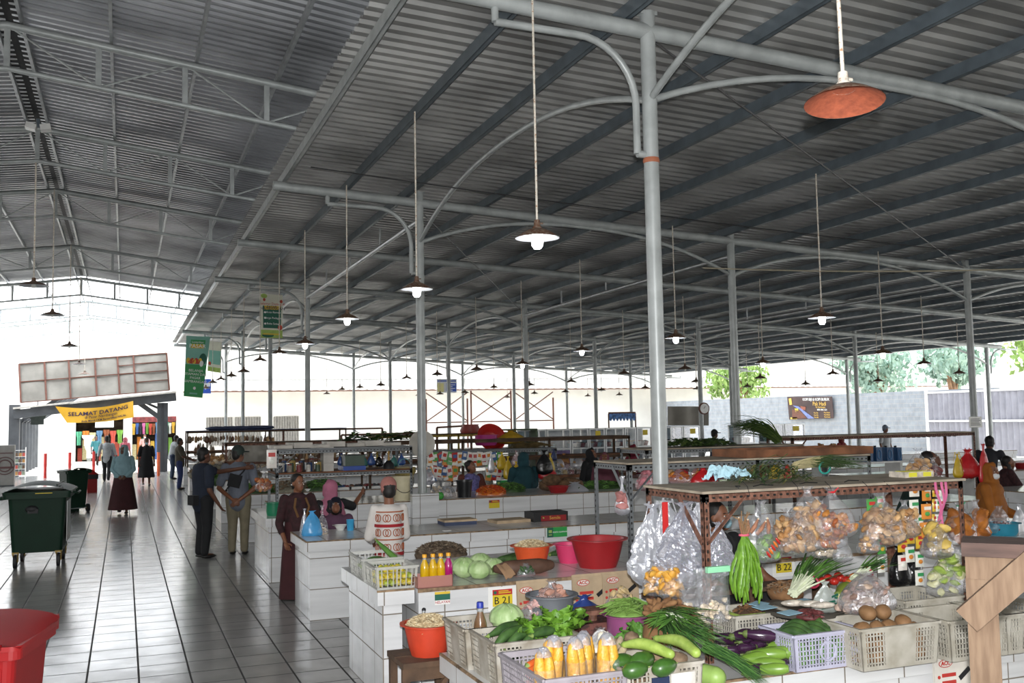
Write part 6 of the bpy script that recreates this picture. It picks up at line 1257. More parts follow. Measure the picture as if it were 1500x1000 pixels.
# ================================================================ goods on the counters and racks farther back
random.seed(51)
def up_to(px, py, Y): return ony(px, py, Y)
def box_at(name, lab, cat, px0, py0, px1, py1, Y, d, mat, extra=None, rz=0., group=None, part='body'):
    a, b = ony(px0, py1, Y), ony(px1, py0, Y); t = thing(name, lab, cat, ((a.x+b.x)/2, Y+d/2, a.z), rz, group); w, h = b.x-a.x, b.z-a.z
    MB().box(-w/2, w/2, -d/2, d/2, 0, h).build(part, mat, t); return t, w, h
ZL = ony(480, 692, 14.5).z+.018
# --- rack behind the pink headscarf
YR = 14.55
m_gd = M('box_green_dark', '3f4f44', .5, 0, .08); m_blue = M('tray_blue', '2a4a9a', .5, 0, .05); m_slab = M('flat_pack', 'bfbab2', .7, 0, .12, 5)
def on_shelf(px0, px1, h, Y, z, d, mat, name, lab, cat, group=None):
    a, b = ony(px0, 690, Y), ony(px1, 690, Y); t = thing(name, lab, cat, ((a.x+b.x)/2, Y+d/2, z), 0, group); w = b.x-a.x; MB().box(-w/2, w/2, -d/2, d/2, 0, h).build('body', mat, t); return t, w
t, w = on_shelf(503, 536, .06, YR, ZL, .4, m_blue, 'plastic_tray', 'blue tray on the plank shelf behind the pink headscarf', 'tray'); 
t, w = on_shelf(506, 534, .15, YR+.03, ZL+.062, .3, m_gd, 'storage_box', 'dark green box sitting in the blue tray', 'box'); MB().box(-w/2-.01, w/2+.01, -.16, .16, .13, .152).build('lid', m_gd, t)
for k in range(3): t, w = on_shelf(474, 489, .115, YR, ZL+.117*k, .25, M('carton_pale', 'b6b2ac', .7, 0, .06), 'carton', 'small pale carton in the stack left of the green box, %s' % ['lowest', 'middle', 'topmost'][k], 'carton')
c = ony(570, 690, YR+.1); t = thing('brush', 'black bristle brush with upright wooden handle on the plank shelf', 'brush', (c.x, YR+.12, ZL)); MB().lathe([(0, 0), (.09, 0), (.075, .07), (.03, .12), (0, .125)], 16).build('bristles', m_black if 'm_black' in globals() else m_blk, t); MB().lathe([(.012, .12), (.02, .15), (.012, .19), (.018, .23), (.008, .27), (0, .27)], 12).build('handle', M('wood_honey', 'b8904a', .5, 0, .1), t)
m_straw = M('straw_basket', 'b5a468', .9, 0, .2, 30, col2='94854c', bump=.8, bscale=60)
c = ony(594, 694, YR+.15); t = thing('straw_basket', 'round straw basket of pale packets on top of the cream bucket', 'basket', (c.x, YR+.2, ony(594, 696, YR+.2).z)); MB().lathe([(0, 0), (.13, .0), (.17, .05), (.165, .12), (.15, .125), (.155, .05), (.12, .02), (0, .02)], 24, wob=lambda a, i: 1+.03*cos(12*a)).build('basket', m_straw, t)
MB().ell((0, 0, .10), (.14, .14, .05), 18, 8, nz=.2).build('contents', M('cloth_beige', 'b4aa98', .8, 0, .1), t)
MB().tube([(.1*cos(q*pi/10), 0, .13+.12*sin(q*pi/10)) for q in range(11)], .006, 6).build('handle', M('handle_teal', '5a9a98', .5, 0, 0), t)
c = ony(592, 736, 14.5); zt = ony(592, 697, 14.5).z; h = zt-ZC3; t = thing('plastic_bucket', 'tall cream bucket with wire handle left of the second aisle column', 'bucket', (c.x-.0, 14.6, ZC3)); m_cream = M('bucket_cream', 'cdc4a4', .45, 0, .05)
MB().lathe([(0, 0), (.13, 0), (.165, h*.93), (.172, h*.93), (.172, h), (.158, h), (.125, .02), (0, .02)], 28).build('bucket', m_cream, t); MB().tube([(.168*cos(pi+q*pi/12), -.168*sin(q*pi/12)*.75-.03, h*.93-.22*sin(q*pi/12)) for q in range(13)], .005, 6).build('handle', m_rod, t)
c = ony(617, 651, 14.2); t = thing('round_tray', 'round white plastic tray hung on the second aisle column', 'tray', (ccol(1, 0)[0]*S+.02, 11.0*S+.075, c.z)); MB().lathe([(0, 0), (.17, 0), (.2, .02), (.205, .02), (.175, -.012), (0, -.012)], 30, mat=Matrix.Rotation(pi/2, 3, 'X')).build('disc', M('tray_offwhite', 'b9b5ac', .6, 0, .06), t)
c = ony(395, 748, 13.9); basin('green plastic bucket on the low end block', (1.88, 13.75, .83), .10, .17, M('bucket_green', '1f7a56', .4, 0, .05), name='plastic_bucket', rb=.85, cat='bucket')
bagpx('clear bag of rust brown crackers hanging at the left end of the long grey rack', 386, 690, 14.3, 24, 30, m_film, m_orc, .7, seed=61., lumps=24, lump=.035, fillh=.55, neck=.25)
sachet('red and white printed tag at the left end of the long grey rack', 398, 672, 14.38, .14, .26, 5)
for k in range(7):
    a = ony(398+k*27, 650, 14.7); t = thing('flat_pack', 'flat pale pack lying on top of the long grey rack, %s from the left' % NTH[k].replace('nearest', 'first'), 'pack', (a.x+.14, 14.85+rnd(-.1, .1), R3.z+.02)); MB().obox((0, 0, .025+.02*(k % 2)), (.27, .5, .045+.03*(k % 2)), rnd(-.15, .15)).build('pack', m_slab, t)
pal = ['3a3f44', '8a7f74', '7d2f30', 'c9c4bc', '4a5a48', '6a4a38', '2c4a7a', 'b59a5a']
PM = [M('goods_'+c, c, .5, 0, .2, 20) for c in pal]
for k in range(16):
    px = 412+k*4.6; a = ony(px, 690, YR); t = thing('small_jar', 'small jar in the crowded row at the left of the plank shelf', 'jar', (a.x, YR+.1+.12*(k % 3), ZL), 0, 'jars on the plank shelf'); MB().lathe([(0, 0), (.035, 0), (.036, .08+.03*(k % 3)), (.028, .1+.03*(k % 3)), (0, .1+.03*(k % 3))], 10).build('jar', PM[(k*3) % 8], t); MB().lathe([(.03, .1+.03*(k % 3)), (.03, .12+.03*(k % 3)), (0, .12+.03*(k % 3))], 10).build('lid', PM[(k*5+3) % 8], t)
for k in range(9):
    bagpx('dark odd bag hanging under the long grey rack', 500+k*11, 664+2*(k % 2), 14.9, 12, 17, [M('bag_blue2', '2f4f8a', .4, 0, .1), m_bbag, m_filmw, M('bag_teal2', '2f6a64', .4, 0, .1)][k % 4], None, .5, seed=62+k, group='bags under the long grey rack')
m_lfs = [m_leafd, m_leafm, M('leaf_black', '26361f', .6, 0, .2, 10)]
for k, px in enumerate((525, 562, 600)): p = ony(px, 645, 18.4); mound('pile of large dark green leaves on the rack left of the second aisle column, %s' % ['left', 'middle', 'right'][k], (p.x, 18.45, 1.68), .26, .18, m_lfs, 130, .16, .05, 'leaf_pile', 'leaves', 63+k, 1.3)
# --- board rack behind the violet blouse: bright sachets and bags
YS = 16.95; scol = [SM[5][0], SM[2][0], SM[4][0], SM[0][0], M('sachet_blue', '4a6a9a', .3, 0, .05), SM[1][0]]
SP = []
for k in range(6):
    t = thing('sachet', 'bright seasoning sachet in the dense display behind the violet blouse', 'sachet', (0, -50, 0), 0, 'sachets on the board rack'); MB().obox((0, 0, 0), (.11, .02, .15), taper=.95).build('pouch', scol[k], t); MB().obox((0, -.011, .01), (.07, .003, .06)).build('print', scol[(k+2) % 6], t); SP.append(t)
used = set()
for r_ in range(5):
    for c_ in range(15):
        px = 630+c_*7.2+rnd(-1, 1); py = 668+r_*7.4+rnd(-1, 1)
        if 668 < px < 712 and r_ > 1: continue
        k = random.choice((0, 0, 1, 2, 3, 3, 4, 5)); p = ony(px, py, YS+.05*(r_ % 3)); o = SP[k] if k not in used else dup(SP[k]); used.add(k); o.location = p; o.rotation_euler = (rnd(-.1, .1), rnd(-.3, .3), rnd(-.4, .4))
for k in range(6):
    if k not in used: SP[k].location = ony(640+k*6, 706, YS)
for lab, px, py, wpx, hpx, mat, Y in (('white plastic bag hanging in the middle of the board rack', 719, 662, 11, 30, m_filmw, 16.8), ('yellow bag hanging left of the teal headscarf', 735, 662, 16, 26, m_ybag, 16.8), ('gold foil bag left of the teal headscarf', 744, 668, 16, 34, m_ybag, 16.7), ('second gold bag beside the teal headscarf', 756, 676, 14, 24, m_ybag, 16.7), ('clear bag hanging above the teal headscarf', 756, 660, 15, 22, m_pinkbag, 16.9), ('big black plastic bag hanging right of the teal headscarf', 797, 659, 27, 36, m_bbag, 16.2), ('yellow bag peeking out behind the big black bag', 806, 664, 14, 32, m_ybag, 16.4), ('red carrier bag under the big black bag', 801, 678, 30, 24, m_rbag, 16.3), ('dark blue bag right of the big black bag', 811, 658, 10, 16, M('bag_navy2', '24305a', .4, 0, .1), 16.6), ('rust coloured bag at the middle of the board rack', 745, 676, 18, 22, M('bag_rustred', '7a3428', .4, 0, .15), 16.9)):
    bagpx(lab, px, py, Y, wpx, hpx, mat, None, .5, seed=px*.07, neck=.16)
t = thing('black_pail', 'tall black plastic pail on the back counter in front of the violet blouse', 'bucket', (ony(681, 727, 14.6).x, 14.62, ZC3)); zt = ony(681, 703, 14.6).z-ZC3; MB().lathe([(0, 0), (.10, 0), (.125, zt), (.132, zt), (.132, zt-.02), (.12, zt-.015), (.095, .02), (0, .02)], 26).build('pail', M('pail_black', '141518', .35, 0, .04), t); MB().tube([(-.125, 0, zt), (-.05, -.1, zt-.12), (.05, -.1, zt-.12), (.125, 0, zt)], .004, 5).build('handle', m_rod, t)
c = ony(716, 727, 15.0); heap(None, 'red_chilli_heap', (c.x, 14.9, ZC3), .24, .13, [m_tomo, m_tom], 'heap of red and orange chillies on the back counter', 'chillies', 500, .016)
c = ony(748, 722, 15.3); heap(None, 'green_chilli_heap', (c.x-.02, 15.3, ZC3), .26, .13, [m_leafd, m_leafm], 'heap of dark green vegetables left of the teal headscarf', 'vegetables', 400, .02)
bagpx('clump of clear bags left of the black pail', 646, 700, 14.9, 34, 30, m_film, m_wht, .8, seed=71., lumps=14, lump=.03, neck=.06); bagpx('small clear bag in front of the clump, left of the black pail', 655, 708, 14.7, 26, 22, m_film, None, .8, seed=72., neck=.06)
MB().ell((0, 0, .05), (.055, .05, .055), 14, 9, nz=.1).build('green_fruit', M('fruit_green', '3f9a3a', .4, 0, .1), None, (ony(645, 724, 14.45).x, 14.45, ZC3), label='bright green round fruit on the back counter right of the column', cat='fruit')
bagpx('silvery foil bag hanging right of the second aisle column', 628, 682, 15.6, 18, 28, m_silver, None, .6, seed=73.)
m_tubb = M('root_darkbrown', '6a5038', .9, 0, .25, 15); c = ony(812, 720, 15.0)
for k, (px, py, r) in enumerate(((808, 703, .13), (818, 707, .12), (835, 706, .12), (846, 709, .11), (826, 712, .12), (804, 712, .12))):
    p = ony(px, py, 15.0); MB().ell((0, 0, 0), (r*1.2, r, r*.75), 16, 10, nz=.25, ns=2, seed=k*2.).build('big_root', m_tubb, None, (p.x, 15.0+.08*(k % 2), max(p.z, ZC3+r*.75)), rnd(0, 3), label='big brown root piled right of the teal headscarf, %s' % ['top left', 'top middle', 'top right', 'far right', 'lower right', 'lower left'][k], cat='root', group='roots right of the teal headscarf')
basin('red basin low behind the wet counter, under the brown roots', (ony(815, 722, 14.7).x, 14.62, ZC3), .18, .10, m_rb); 
t = bagpx('white bag of greens on the back counter right of the brown roots', 842, 706, 14.75, 44, 20, m_filmw, m_leafd, .6, seed=74., lumps=20, lump=.03, neck=.05)
c = ony(880, 717, 15.2); heap(None, 'greens_heap', (c.x, 15.2, ZC3), .4, .09, [m_leafd, m_leafm], 'low heap of dark greens on the back counter left of the grey rack', 'vegetables', 400, .025)
bagpx('white plastic bag lying at the right end of the dark greens', 905, 708, 15.0, 26, 15, m_filmw, None, .6, seed=75., neck=.05)
# row of clear tubs on the brown shelf
YT = 17.95; zt_ = ony(880, 693, YT).z; a, b = ony(800, 693, YT), ony(930, 693, YT)
MB().box(a.x, b.x, YT-.05, YT+.5, zt_-.06, zt_).build('brown_shelf', m_plank, None, label='long brown shelf board carrying the clear tubs in the middle of the hall', cat='shelf')
for k in range(13):
    x = a.x+.14+k*(b.x-a.x-.2)/12; t = thing('clear_tub', 'clear tub of small goods in the row on the brown shelf', 'tub', (x, YT+.1, zt_), 0, 'clear tubs on the brown shelf'); MB().obox((0, 0, .07), (.11, .14, .14), taper=.85).build('tub', m_film, t); MB().obox((0, 0, .05), (.085, .11, .08)).build('contents', PM[(k*3+1) % 8], t)
for k in range(12):
    bagpx('crumpled pale bag on top of the clear tubs', 818+k*9.5, 668+5*(k % 3), YT+.25, 20, 17, [m_filmw, m_pinkbag, m_film][k % 3], [m_tan[0], None, m_wht][k % 3], .6, seed=76+k, lumps=8, lump=.04, group='bags over the clear tubs')
bagpx('orange-brown bag on top of the clear tubs', 826, 664, YT+.3, 18, 16, M('bag_orangebrown', 'a8743a', .5, 0, .15, bump=.4), None, .6, seed=99.)
# basins and bags on the racks behind
def on_rack(px, Y, z): p = ony(px, 640, Y); return (p.x, Y, z)
YQ = 21.95; ZQ = 1.74
basin('magenta rectangular-looking basin on the yellow-railed rack', (ony(712, 651, 18.4).x, 18.4, ony(712, 652, 18.4).z), .23, .2, M('basin_magenta', 'a8327a', .45, 0, .04), rb=.85)
t = basin('red basin tipped on its side behind the magenta one', (ony(717, 646, 18.9).x, 18.9, ony(717, 645, 18.9).z), .28, .16, M('basin_scarlet', 'b82a24', .4, 0, .1, 4), rb=.6); t.rotation_euler = (1.1, 0, 0)
basin('rust red pot upside down left of the red basin', (ony(689, 636, 21.9).x, 21.9, ZQ), .20, .20, M('pot_rust', '8a342c', .5, 0, .08), rb=1.1, name='plastic_pot', cat='pot')
bagpx('yellow plastic bag slumped on the rack right of the red basin', 748, 630, 18.6, 46, 20, M('bag_yellow_slump', 'b8942a', .4, 0, .12, 8, bump=.5), None, .6, seed=81., neck=.1)
blades('dry straw-coloured bundle of stems on the rack above the big black bag', ony(790, 654, 17.3), ony(745, 660, 17.3), 90, .5, .02, M('dry_stem', '7d6a42', .8, 0, .25, 10), seed=82, thick=.12, name='straw_bundle', cat='stems')
blades('dry bundle of stems hanging right over the end of the board rack', ony(775, 652, 17.2), ony(806, 668, 17.2), 70, .5, .02, MATS['dry_stem'], seed=83, thick=.1, name='straw_bundle', cat='stems')
# dark leaf heap on the grey rack behind the big column
zg = ony(1060, 655, 12.0).z+.02
m_lf2 = [M('leaf_deep', '4a6630', .6, 0, .2, 10), m_leafd, M('leaf_olive', '61783a', .6, 0, .2, 10)]
for k, px in enumerate((1008, 1045)): p = ony(px, 652, 12.1); mound('flat heap of dark green leaves on the rack behind the big column, %s' % ['left', 'right'][k], (p.x, 12.12, zg), .22, .10, m_lf2, 260, .14, .03, 'leaf_heap', 'leaves', 84+k, 1.4)
blades('tall heap of long green stalks on the rack behind the big column, right part', (ony(1140, 652, 12.1).x, 12.1, zg+.05), (ony(1076, 640, 12.1).x, 12.1, zg+.2), 150, .55, .022, m_lf2, seed=85, thick=.12, droop=.3, zmin=-.02, name='leaf_heap', cat='leaves')
# hanging tan bags and jerrycans on the right
m_jer = M('jerrycan_blue', '2c5480', .4, 0, .06)
for k, px in enumerate((1271, 1288, 1304, 1318)):
    yj = 14.6; a = ony(px, 676, yj); hz = ony(px, 655, yj).z; z0 = a.z; t = thing('jerrycan', 'blue square jerrycan on the right-hand counter, %s from the left' % NTH[k].replace('nearest', 'first'), 'jerrycan', (a.x, yj+.1, z0)); h = hz-z0; w = [.24, .13, .14, .10][k]
    MB().obox((0, 0, h/2), (w, .22, h)).build('body', m_jer, t); MB().tube([V((w*.28*cos(q*pi/8), -.113, h/2+h*.32*sin(q*pi/8))) for q in range(17)], .012, 6).build('moulded_ring', M('jerrycan_light', '4a7aa8', .4, 0, .05), t); MB().tube([(0, 0, h), (0, 0, h+.03)], .025, 10).build('cap', m_blk, t)
a, b = ony(1225, 678, 14.6), ony(1410, 672, 14.6)
MB().box(a.x-.3, b.x+.4, 14.5, 15.1, a.z-.03, a.z-.001).build('stall_board', m_white, None, label='long white board carrying the blue jerrycans', cat='board')
for x in (a.x-.2, (a.x+b.x)/2, b.x+.3): MB().box(x-.03, x+.03, 14.6, 15.0, 0, a.z-.03).build('trestle_leg', m_white, None, label='white support under the jerrycan board at x %s' % ('left end' if x < a.x else ('middle' if x < b.x else 'right end')), cat='support')
for k in range(5): bagpx('tan cracker bag under the left end of the long brown rack, %s from left' % NTH[k].replace('nearest', 'first'), 1202+k*9, 652+2*(k % 2), 13.7, 19, 22, m_film, m_tan, .6, seed=86+k, lumps=22, lump=.04, fillh=.8)
for k in range(10):
    p = ony(1331+k*7.5, 650, 13.95); t = thing('steel_bowl', 'dark bowl in the row on the long brown rack', 'bowl', (p.x, 13.95, ony(1380, 641, 13.95).z+.018), 0, 'bowls on the long brown rack'); MB().lathe([(0, 0), (.03, 0), (.06, .06), (.055, .06), (.028, .01), (0, .01)], 14).build('bowl', M('bowl_steel', '5a6470', .3, .6, .05), t)
t, w, h = box_at('notice', 'small white notice taped to the right-hand column beside the fence', 'notice', 1420, 610, 1438, 626, ccol(1, 2)[1]*S-.075, .004, m_plw)
mb = MB()
for k in range(5): mb.box(-w*.38, w*.38-.02*(k % 3), -.005, -.003, h*(.2+.14*k), h*(.2+.14*k)+.012)
mb.build('text_lines', M('ink_grey', '6a6a6c', .7), t)
# clock-faced scale on a column
cx, cy = ccol(2, 2); p = U(cx, cy, 0); t = thing('round_scale', 'round white dial with dark rim hung on a column beyond the big one', 'dial', (p.x+.05, p.y-.09, ony(1039, 598, p.y).z))
MB().lathe([(0, -.03), (.17, -.03), (.17, .02), (0, .02)], 28, mat=Matrix.Rotation(pi/2, 3, 'X')).build('rim', m_brown, t); MB().lathe([(0, .024), (.14, .024)], 28, mat=Matrix.Rotation(pi/2, 3, 'X')).build('face', m_white, t); MB().obox((0, -.03, .03), (.012, .004, .09), ry=.7).build('hand', m_blk, t)
# glass display cabinets
m_alu = M('aluminium', 'c9ccce', .35, .6, .05); m_glass = film('cabinet_glass', 'c9d6dc', .10, .05, .05, 3)
YG = 20.6; zc0, zc1 = .88, 1.80
cabs = [(770, 802, 'beside the dark green shelving'), (803, 838, 'with the purple printed panel'), (839, 864, 'with narrow doors'), (865, 888, 'with the yellow tag'), (889, 916, 'with pale blue glass'), (917, 934, 'with the dark navy panel'), (935, 957, 'left of the big column'), (985, 1003, 'right of the big column'), (1004, 1028, 'with pots inside'), (1085, 1108, 'left of the shelf cabinet'), (1130, 1152, 'with the metal dish'), (1153, 1182, 'full of coloured packets')]
for k, (x0, x1, d) in enumerate(cabs):
    a, b = ony(x0, 690, YG), ony(x1, 690, YG); w = b.x-a.x; t = thing('glass_cabinet', 'aluminium framed glass food cabinet %s' % d, 'cabinet', ((a.x+b.x)/2, YG+.25, zc0)); h = zc1-zc0; fr = MB()
    for sx in (-w/2+.015, w/2-.015):
        for sy in (-.22, .22): fr.box(sx-.015, sx+.015, sy-.015, sy+.015, 0, h)
    for z in (0, h*.5, h-.03):
        for sy in (-.22, .22): fr.box(-w/2, w/2, sy-.012, sy+.012, z, z+.03)
        for sx in (-w/2+.012, w/2-.012): fr.box(sx-.012, sx+.012, -.22, .22, z, z+.03)
    fo_ = fr.build('frame', m_alu, t); MB().box(-w/2, w/2, -.22, .22, h*.5+.005, h*.5+.015).box(-w/2, w/2, -.22, .22, h-.012, h).build('shelf', m_alu, t)
    MB().box(-w/2+.02, w/2-.02, -.222, -.218, .03, h-.03).build('pane', m_glass, fo_); MB().box(-w/2+.02, w/2-.02, .2, .21, .03, h-.03).build('added_back', M('cabinet_added_back', '8fa0aa', .5, 0, .15, 4), t)  # backs added to darken the bright view through the glass
    if k in (1, 5): MB().box(-w/2+.03, w/2-.03, -.232, -.226, .05, h*.5-.02).build('printed_panel', M('panel_purple' if k == 1 else 'panel_navy', '6a5a86' if k == 1 else '2a2444', .5, 0, .3, 14), t)
    if k in (3, 6, 8, 11): MB().box(-w*.1, w*.22, -.23, -.226, h-.18, h-.06).build('yellow_tag', m_pl, fo_)
    for j in range(4 if k not in (1,) else 2):
        for lev in (0, 1):
            if k in (1, 5) and lev == 0: continue
            px_ = ((a.x+b.x)/2)-w*.36+j*w*.24; tt = thing('food_dish', 'food dish, %s shelf of the glass cabinet %s' % (['lower', 'upper'][lev], d), 'dish', (px_, YG+.25, zc0+(.035 if lev == 0 else h*.5+.035)), 0, 'dishes in the glass cabinets'); MB().lathe([(0, 0), (.05, 0), (.085, .1), (.08, .1), (.045, .01), (0, .01)], 12).build('dish', [m_plw, m_alu, PM[2], M('dish_aqua', '9ac0c8', .4)][(j+k+lev) % 4], tt); MB().ell((0, 0, .09), (.07, .07, .035), 10, 6).build('food', PM[(k+j*3+lev) % 8], tt)
    counter('white tiled base under the glass cabinet %s' % d, (a.x+b.x)/2-w/2+.0, (a.x+b.x)/2+w/2-.0, YG, YG+.5, zc0-.001, .05, .0)
t = thing('shelving', 'dark green open shelving left of the glass cabinets', 'shelving', (ony(752, 690, 20.4).x, 20.5, .8)); w = 1.1
for z in (0, .35, .7, 1.0): MB().box(-w/2, w/2, -.2, .2, z, z+.03).build('shelf', M('shelf_green', '4a5a40', .6, 0, .1), t)
for x in (-w/2, 0, w/2-.04): MB().box(x, x+.04, -.2, .2, -.8, 1.03).build('upright', MATS['shelf_green'], t)
t, w, h = box_at('awning_valance', 'blue printed valance with scalloped edge above the glass cabinets', 'valance', 892, 605, 931, 613, 24.0, .03, M('valance_blue', '5a86c4', .6, 0, .3, 16), part='cloth'); MB().grid(lambda u, v: V(((u-.5)*w, -.016, -.07*abs(sin(u*pi*8))*v)), 48, 2).build('scallops', MATS['valance_blue'], t); MB().box(-w/2, w/2, -.02, .02, h, h+.04).tube([(-w/2, 0, h), (-w/2, 0, -1.9)], .02, 6).tube([(w/2, 0, h), (w/2, 0, -1.9)], .02, 6).build('pole', m_brown, t)
MB().grid(lambda u, v: ony(978+u*58, 595+v*28, 30)+V((0, .1*sin(u*11), 0)), 12, 6).build('tarpaulin', m_tarp, None, label='pale beige tarpaulin hung beyond the glass cabinets', cat='tarpaulin')
# far racks along the aisle: hanging strings of small goods, leafy heaps
SPK = []
for k, (c, nm) in enumerate((('b3926a', 'tan'), ('8f7a64', 'brown'), ('c9c2b4', 'white'), ('6a4a38', 'dark'))):
    t = thing('hanging_packet', 'small %s packet hanging in the rows under the far racks by the aisle' % nm, 'packet', (0, -50, 0), 0, 'packets hanging under the far racks'); MB().ell((0, 0, -.07), (.055, .03, .075), 8, 6, nz=.2).tube([(0, 0, 0), (0, 0, .05)], .006, 4).build('packet', M('pack_'+nm, c, .4, 0, .2, 20), t); SPK.append(t)
usedk = set()
def hang(px, py, Y):
    k = random.randrange(4); o = SPK[k] if k not in usedk else dup(SPK[k]); usedk.add(k); o.location = ony(px, py, Y); o.rotation_euler.z = rnd(0, 3); o.scale = (rnd(.8, 1.4),)*3
for k in range(30): hang(278+k*4.2+rnd(-1, 1), 638+rnd(-1, 3), 28.75)
for k in range(14): hang(284+rnd(0, 30), 648+rnd(0, 14), 28.9)
for k in range(34): hang(336+k*4.7+rnd(-1, 1), 656+rnd(-1, 6), 21.75)
for k in range(22): hang(340+rnd(0, 60), 662+rnd(0, 14), 21.9)
for k in range(26): hang(430+k*7+rnd(-1, 1), 652+rnd(-1, 3), 21.8)
for k in range(4):
    if k not in usedk: SPK[k].location = ony(350+8*k, 668, 21.8)
for k, (px, py, Y, R) in enumerate(((300, 690, 25.6, .4), (325, 676, 22.2, .3), (362, 680, 22.4, .35), (378, 686, 18.4, .33), (424, 690, 18.4, .36), (470, 690, 18.4, .36), (312, 668, 28.9, .5))):
    z = .83 if Y < 20 or 24 < Y < 27 else .88; p = ony(px, py, Y); heap(None, 'produce_heap', (p.x, Y, z), R, .16, [m_leafd if k % 2 else M('produce_pale', '8f8a78', .7, 0, .3, 10), m_leafm if k % 2 else m_tub], 'heap of %s produce on a counter beside the aisle, %s counted from the gate side' % ('green' if k % 2 else 'pale', NTH[k].replace('nearest', 'first')), 'produce', 260, .03)
p = ony(372, 668, 20.5); mb = MB(); mb.grid(lambda u, v: ony(350+u*42, 652+v*24, 21.6)+V((0, .15*sin(u*6)*sin(v*4)-.1*v, .0)), 16, 10); mb.build('tarpaulin', M('tarp_pale', '9a968e', .7, 0, .12, 3, bump=.3), None, label='pale sagging tarpaulin under the brown-topped rack behind the man in grey', cat='tarpaulin')
for k in range(12):
    bagpx('clear bag of pale snacks at the aisle end of the brown-topped rack', 312+k*7, 660+rnd(0, 16), 22.0, 14, 16, m_film, m_wht if k % 2 else m_tan, .6, seed=101+k, lumps=10, lump=.05, group='snack bags at the aisle end')
for k in range(10):
    p = ony(318+k*17, 634, 28.9); t = thing('bundle', 'dark wrapped bundle lying on the blue tarpaulin top, %s from the aisle' % NTH[k].replace('nearest', 'first'), 'bundle', (p.x, 28.95, R5.z+.02)) if k < 5 else None
    if t: MB().ell((0, 0, .05), (.32, .25, .06), 14, 7, nz=.2, seed=k).build('bundle', M('tarp_blue', '3f4a6a', .6), t)
for k in range(7):
    p = ony(430+k*24, 690, 18.1); t = thing('tray_of_goods', 'flat tray of mixed goods on the counter behind the pink headscarf, %s from left' % NTH[k].replace('nearest', 'first'), 'tray', (p.x, 18.35, .83)); MB().obox((0, 0, .02), (.34, .4, .04)).build('tray', m_plw, t); mb = MB()
    for q in range(18): mb.ell((rnd(-.14, .14), rnd(-.16, .16), .05), (rnd(.02, .05), rnd(.02, .04), .025), 7, 5, q % 2)
    mb.build('contents', [PM[(k*2) % 8], PM[(k*3+1) % 8]], t)
# thin raised rails and leaves near the back
for k, (px0, px1, py, Y) in enumerate(((415, 560, 630, 29.2), (640, 690, 626, 25), (500, 612, 637, 25.4))):
    MB().bar(ony(px0, py, Y), ony(px1, py-3, Y), .05, .05).bar(ony(px0, py, Y), V((ony(px0, py, Y).x, Y, 0)), .05, .05).bar(ony(px1, py-3, Y), V((ony(px1, py, Y).x, Y, 0)), .05, .05).build('rail_frame', m_rust, None, label='rusty rail frame standing far back in the hall, %s' % ['nearest the aisle', 'behind the rust red pot', 'behind the dark leaves'][k], cat='rail')
# blue basin and counter goods at the right edge
c = ony(1470, 782, 7.6); t = basin('turquoise blue basin at the right edge of the B 22 counter', (c.x, 7.6, ZB), .15, .12, M('basin_turquoise', '2a86a0', .45, 0, .04), rb=.8); bagpx('clear peaked bag of dried goods standing in the turquoise basin', 1463, 741, 7.6, 40, 40, m_film, m_meat, .6, seed=121., lumps=20, lump=.02, fillh=.35, neck=.03); bagpx('pale clear bag at the right edge beside the mustard headscarf', 1492, 738, 7.7, 30, 50, m_filmw, None, .6, seed=122.)
for k, (px, mat, r, h) in enumerate(((1440, M('pan_dark', '2c2c30', .4, .3, .05), .16, .1), (1425, m_blue, .14, .1), (1476, PM[5], .15, .16), (1496, m_rb, .16, .12))): p = ony(px, 668, 15.6); basin('%s on the far right counter near the fence' % ['wide dark pan', 'small blue basin', 'brown pot', 'red basin'][k], (p.x, 15.6, ZB), r, h, mat)
# ================================================================ waste bins in the aisle
m_bing = M('bin_green', '0a2a1c', .5, 0, .06, 4, spec=.25); m_binr = M('bin_red', '8c0a0e', .45, 0, .05, 4); m_tyre = M('tyre', '17171a', .6, 0, .05); m_bracket = M('castor_bracket', '8a7440', .4, .6, .1)
def rbox(mb, x0, x1, y0, y1, z0, z1, r, k0=1., k1=1., n=5, m=0):
    """Vertical prism with rounded corners; k0/k1 scale the bottom and top outlines."""
    cx, cy = (x0+x1)/2, (y0+y1)/2; pts = []
    for (sx, sy, a0) in ((1, 1, 0), (-1, 1, pi/2), (-1, -1, pi), (1, -1, 1.5*pi)):
        for i in range(n): a = a0+pi/2*i/(n-1); pts.append((sx*((x1-x0)/2-r)+r*cos(a), sy*((y1-y0)/2-r)+r*sin(a)))
    N = len(pts); vs = [(cx+p[0]*k0, cy+p[1]*k0, z0) for p in pts]+[(cx+p[0]*k1, cy+p[1]*k1, z1) for p in pts]
    mb.add(vs, [(i, (i+1) % N, N+(i+1) % N, N+i) for i in range(N)]+[tuple(range(N-1, -1, -1)), tuple(range(N, 2*N))], m); return mb
def wheel(mb, c, r, w, ax='x'):
    c = V(c); d = V((w/2, 0, 0)) if ax == 'x' else V((0, w/2, 0)); mb.tube([c-d, c+d], r, 18); mb.tube([c-d*1.15, c+d*1.15], r*.45, 12)
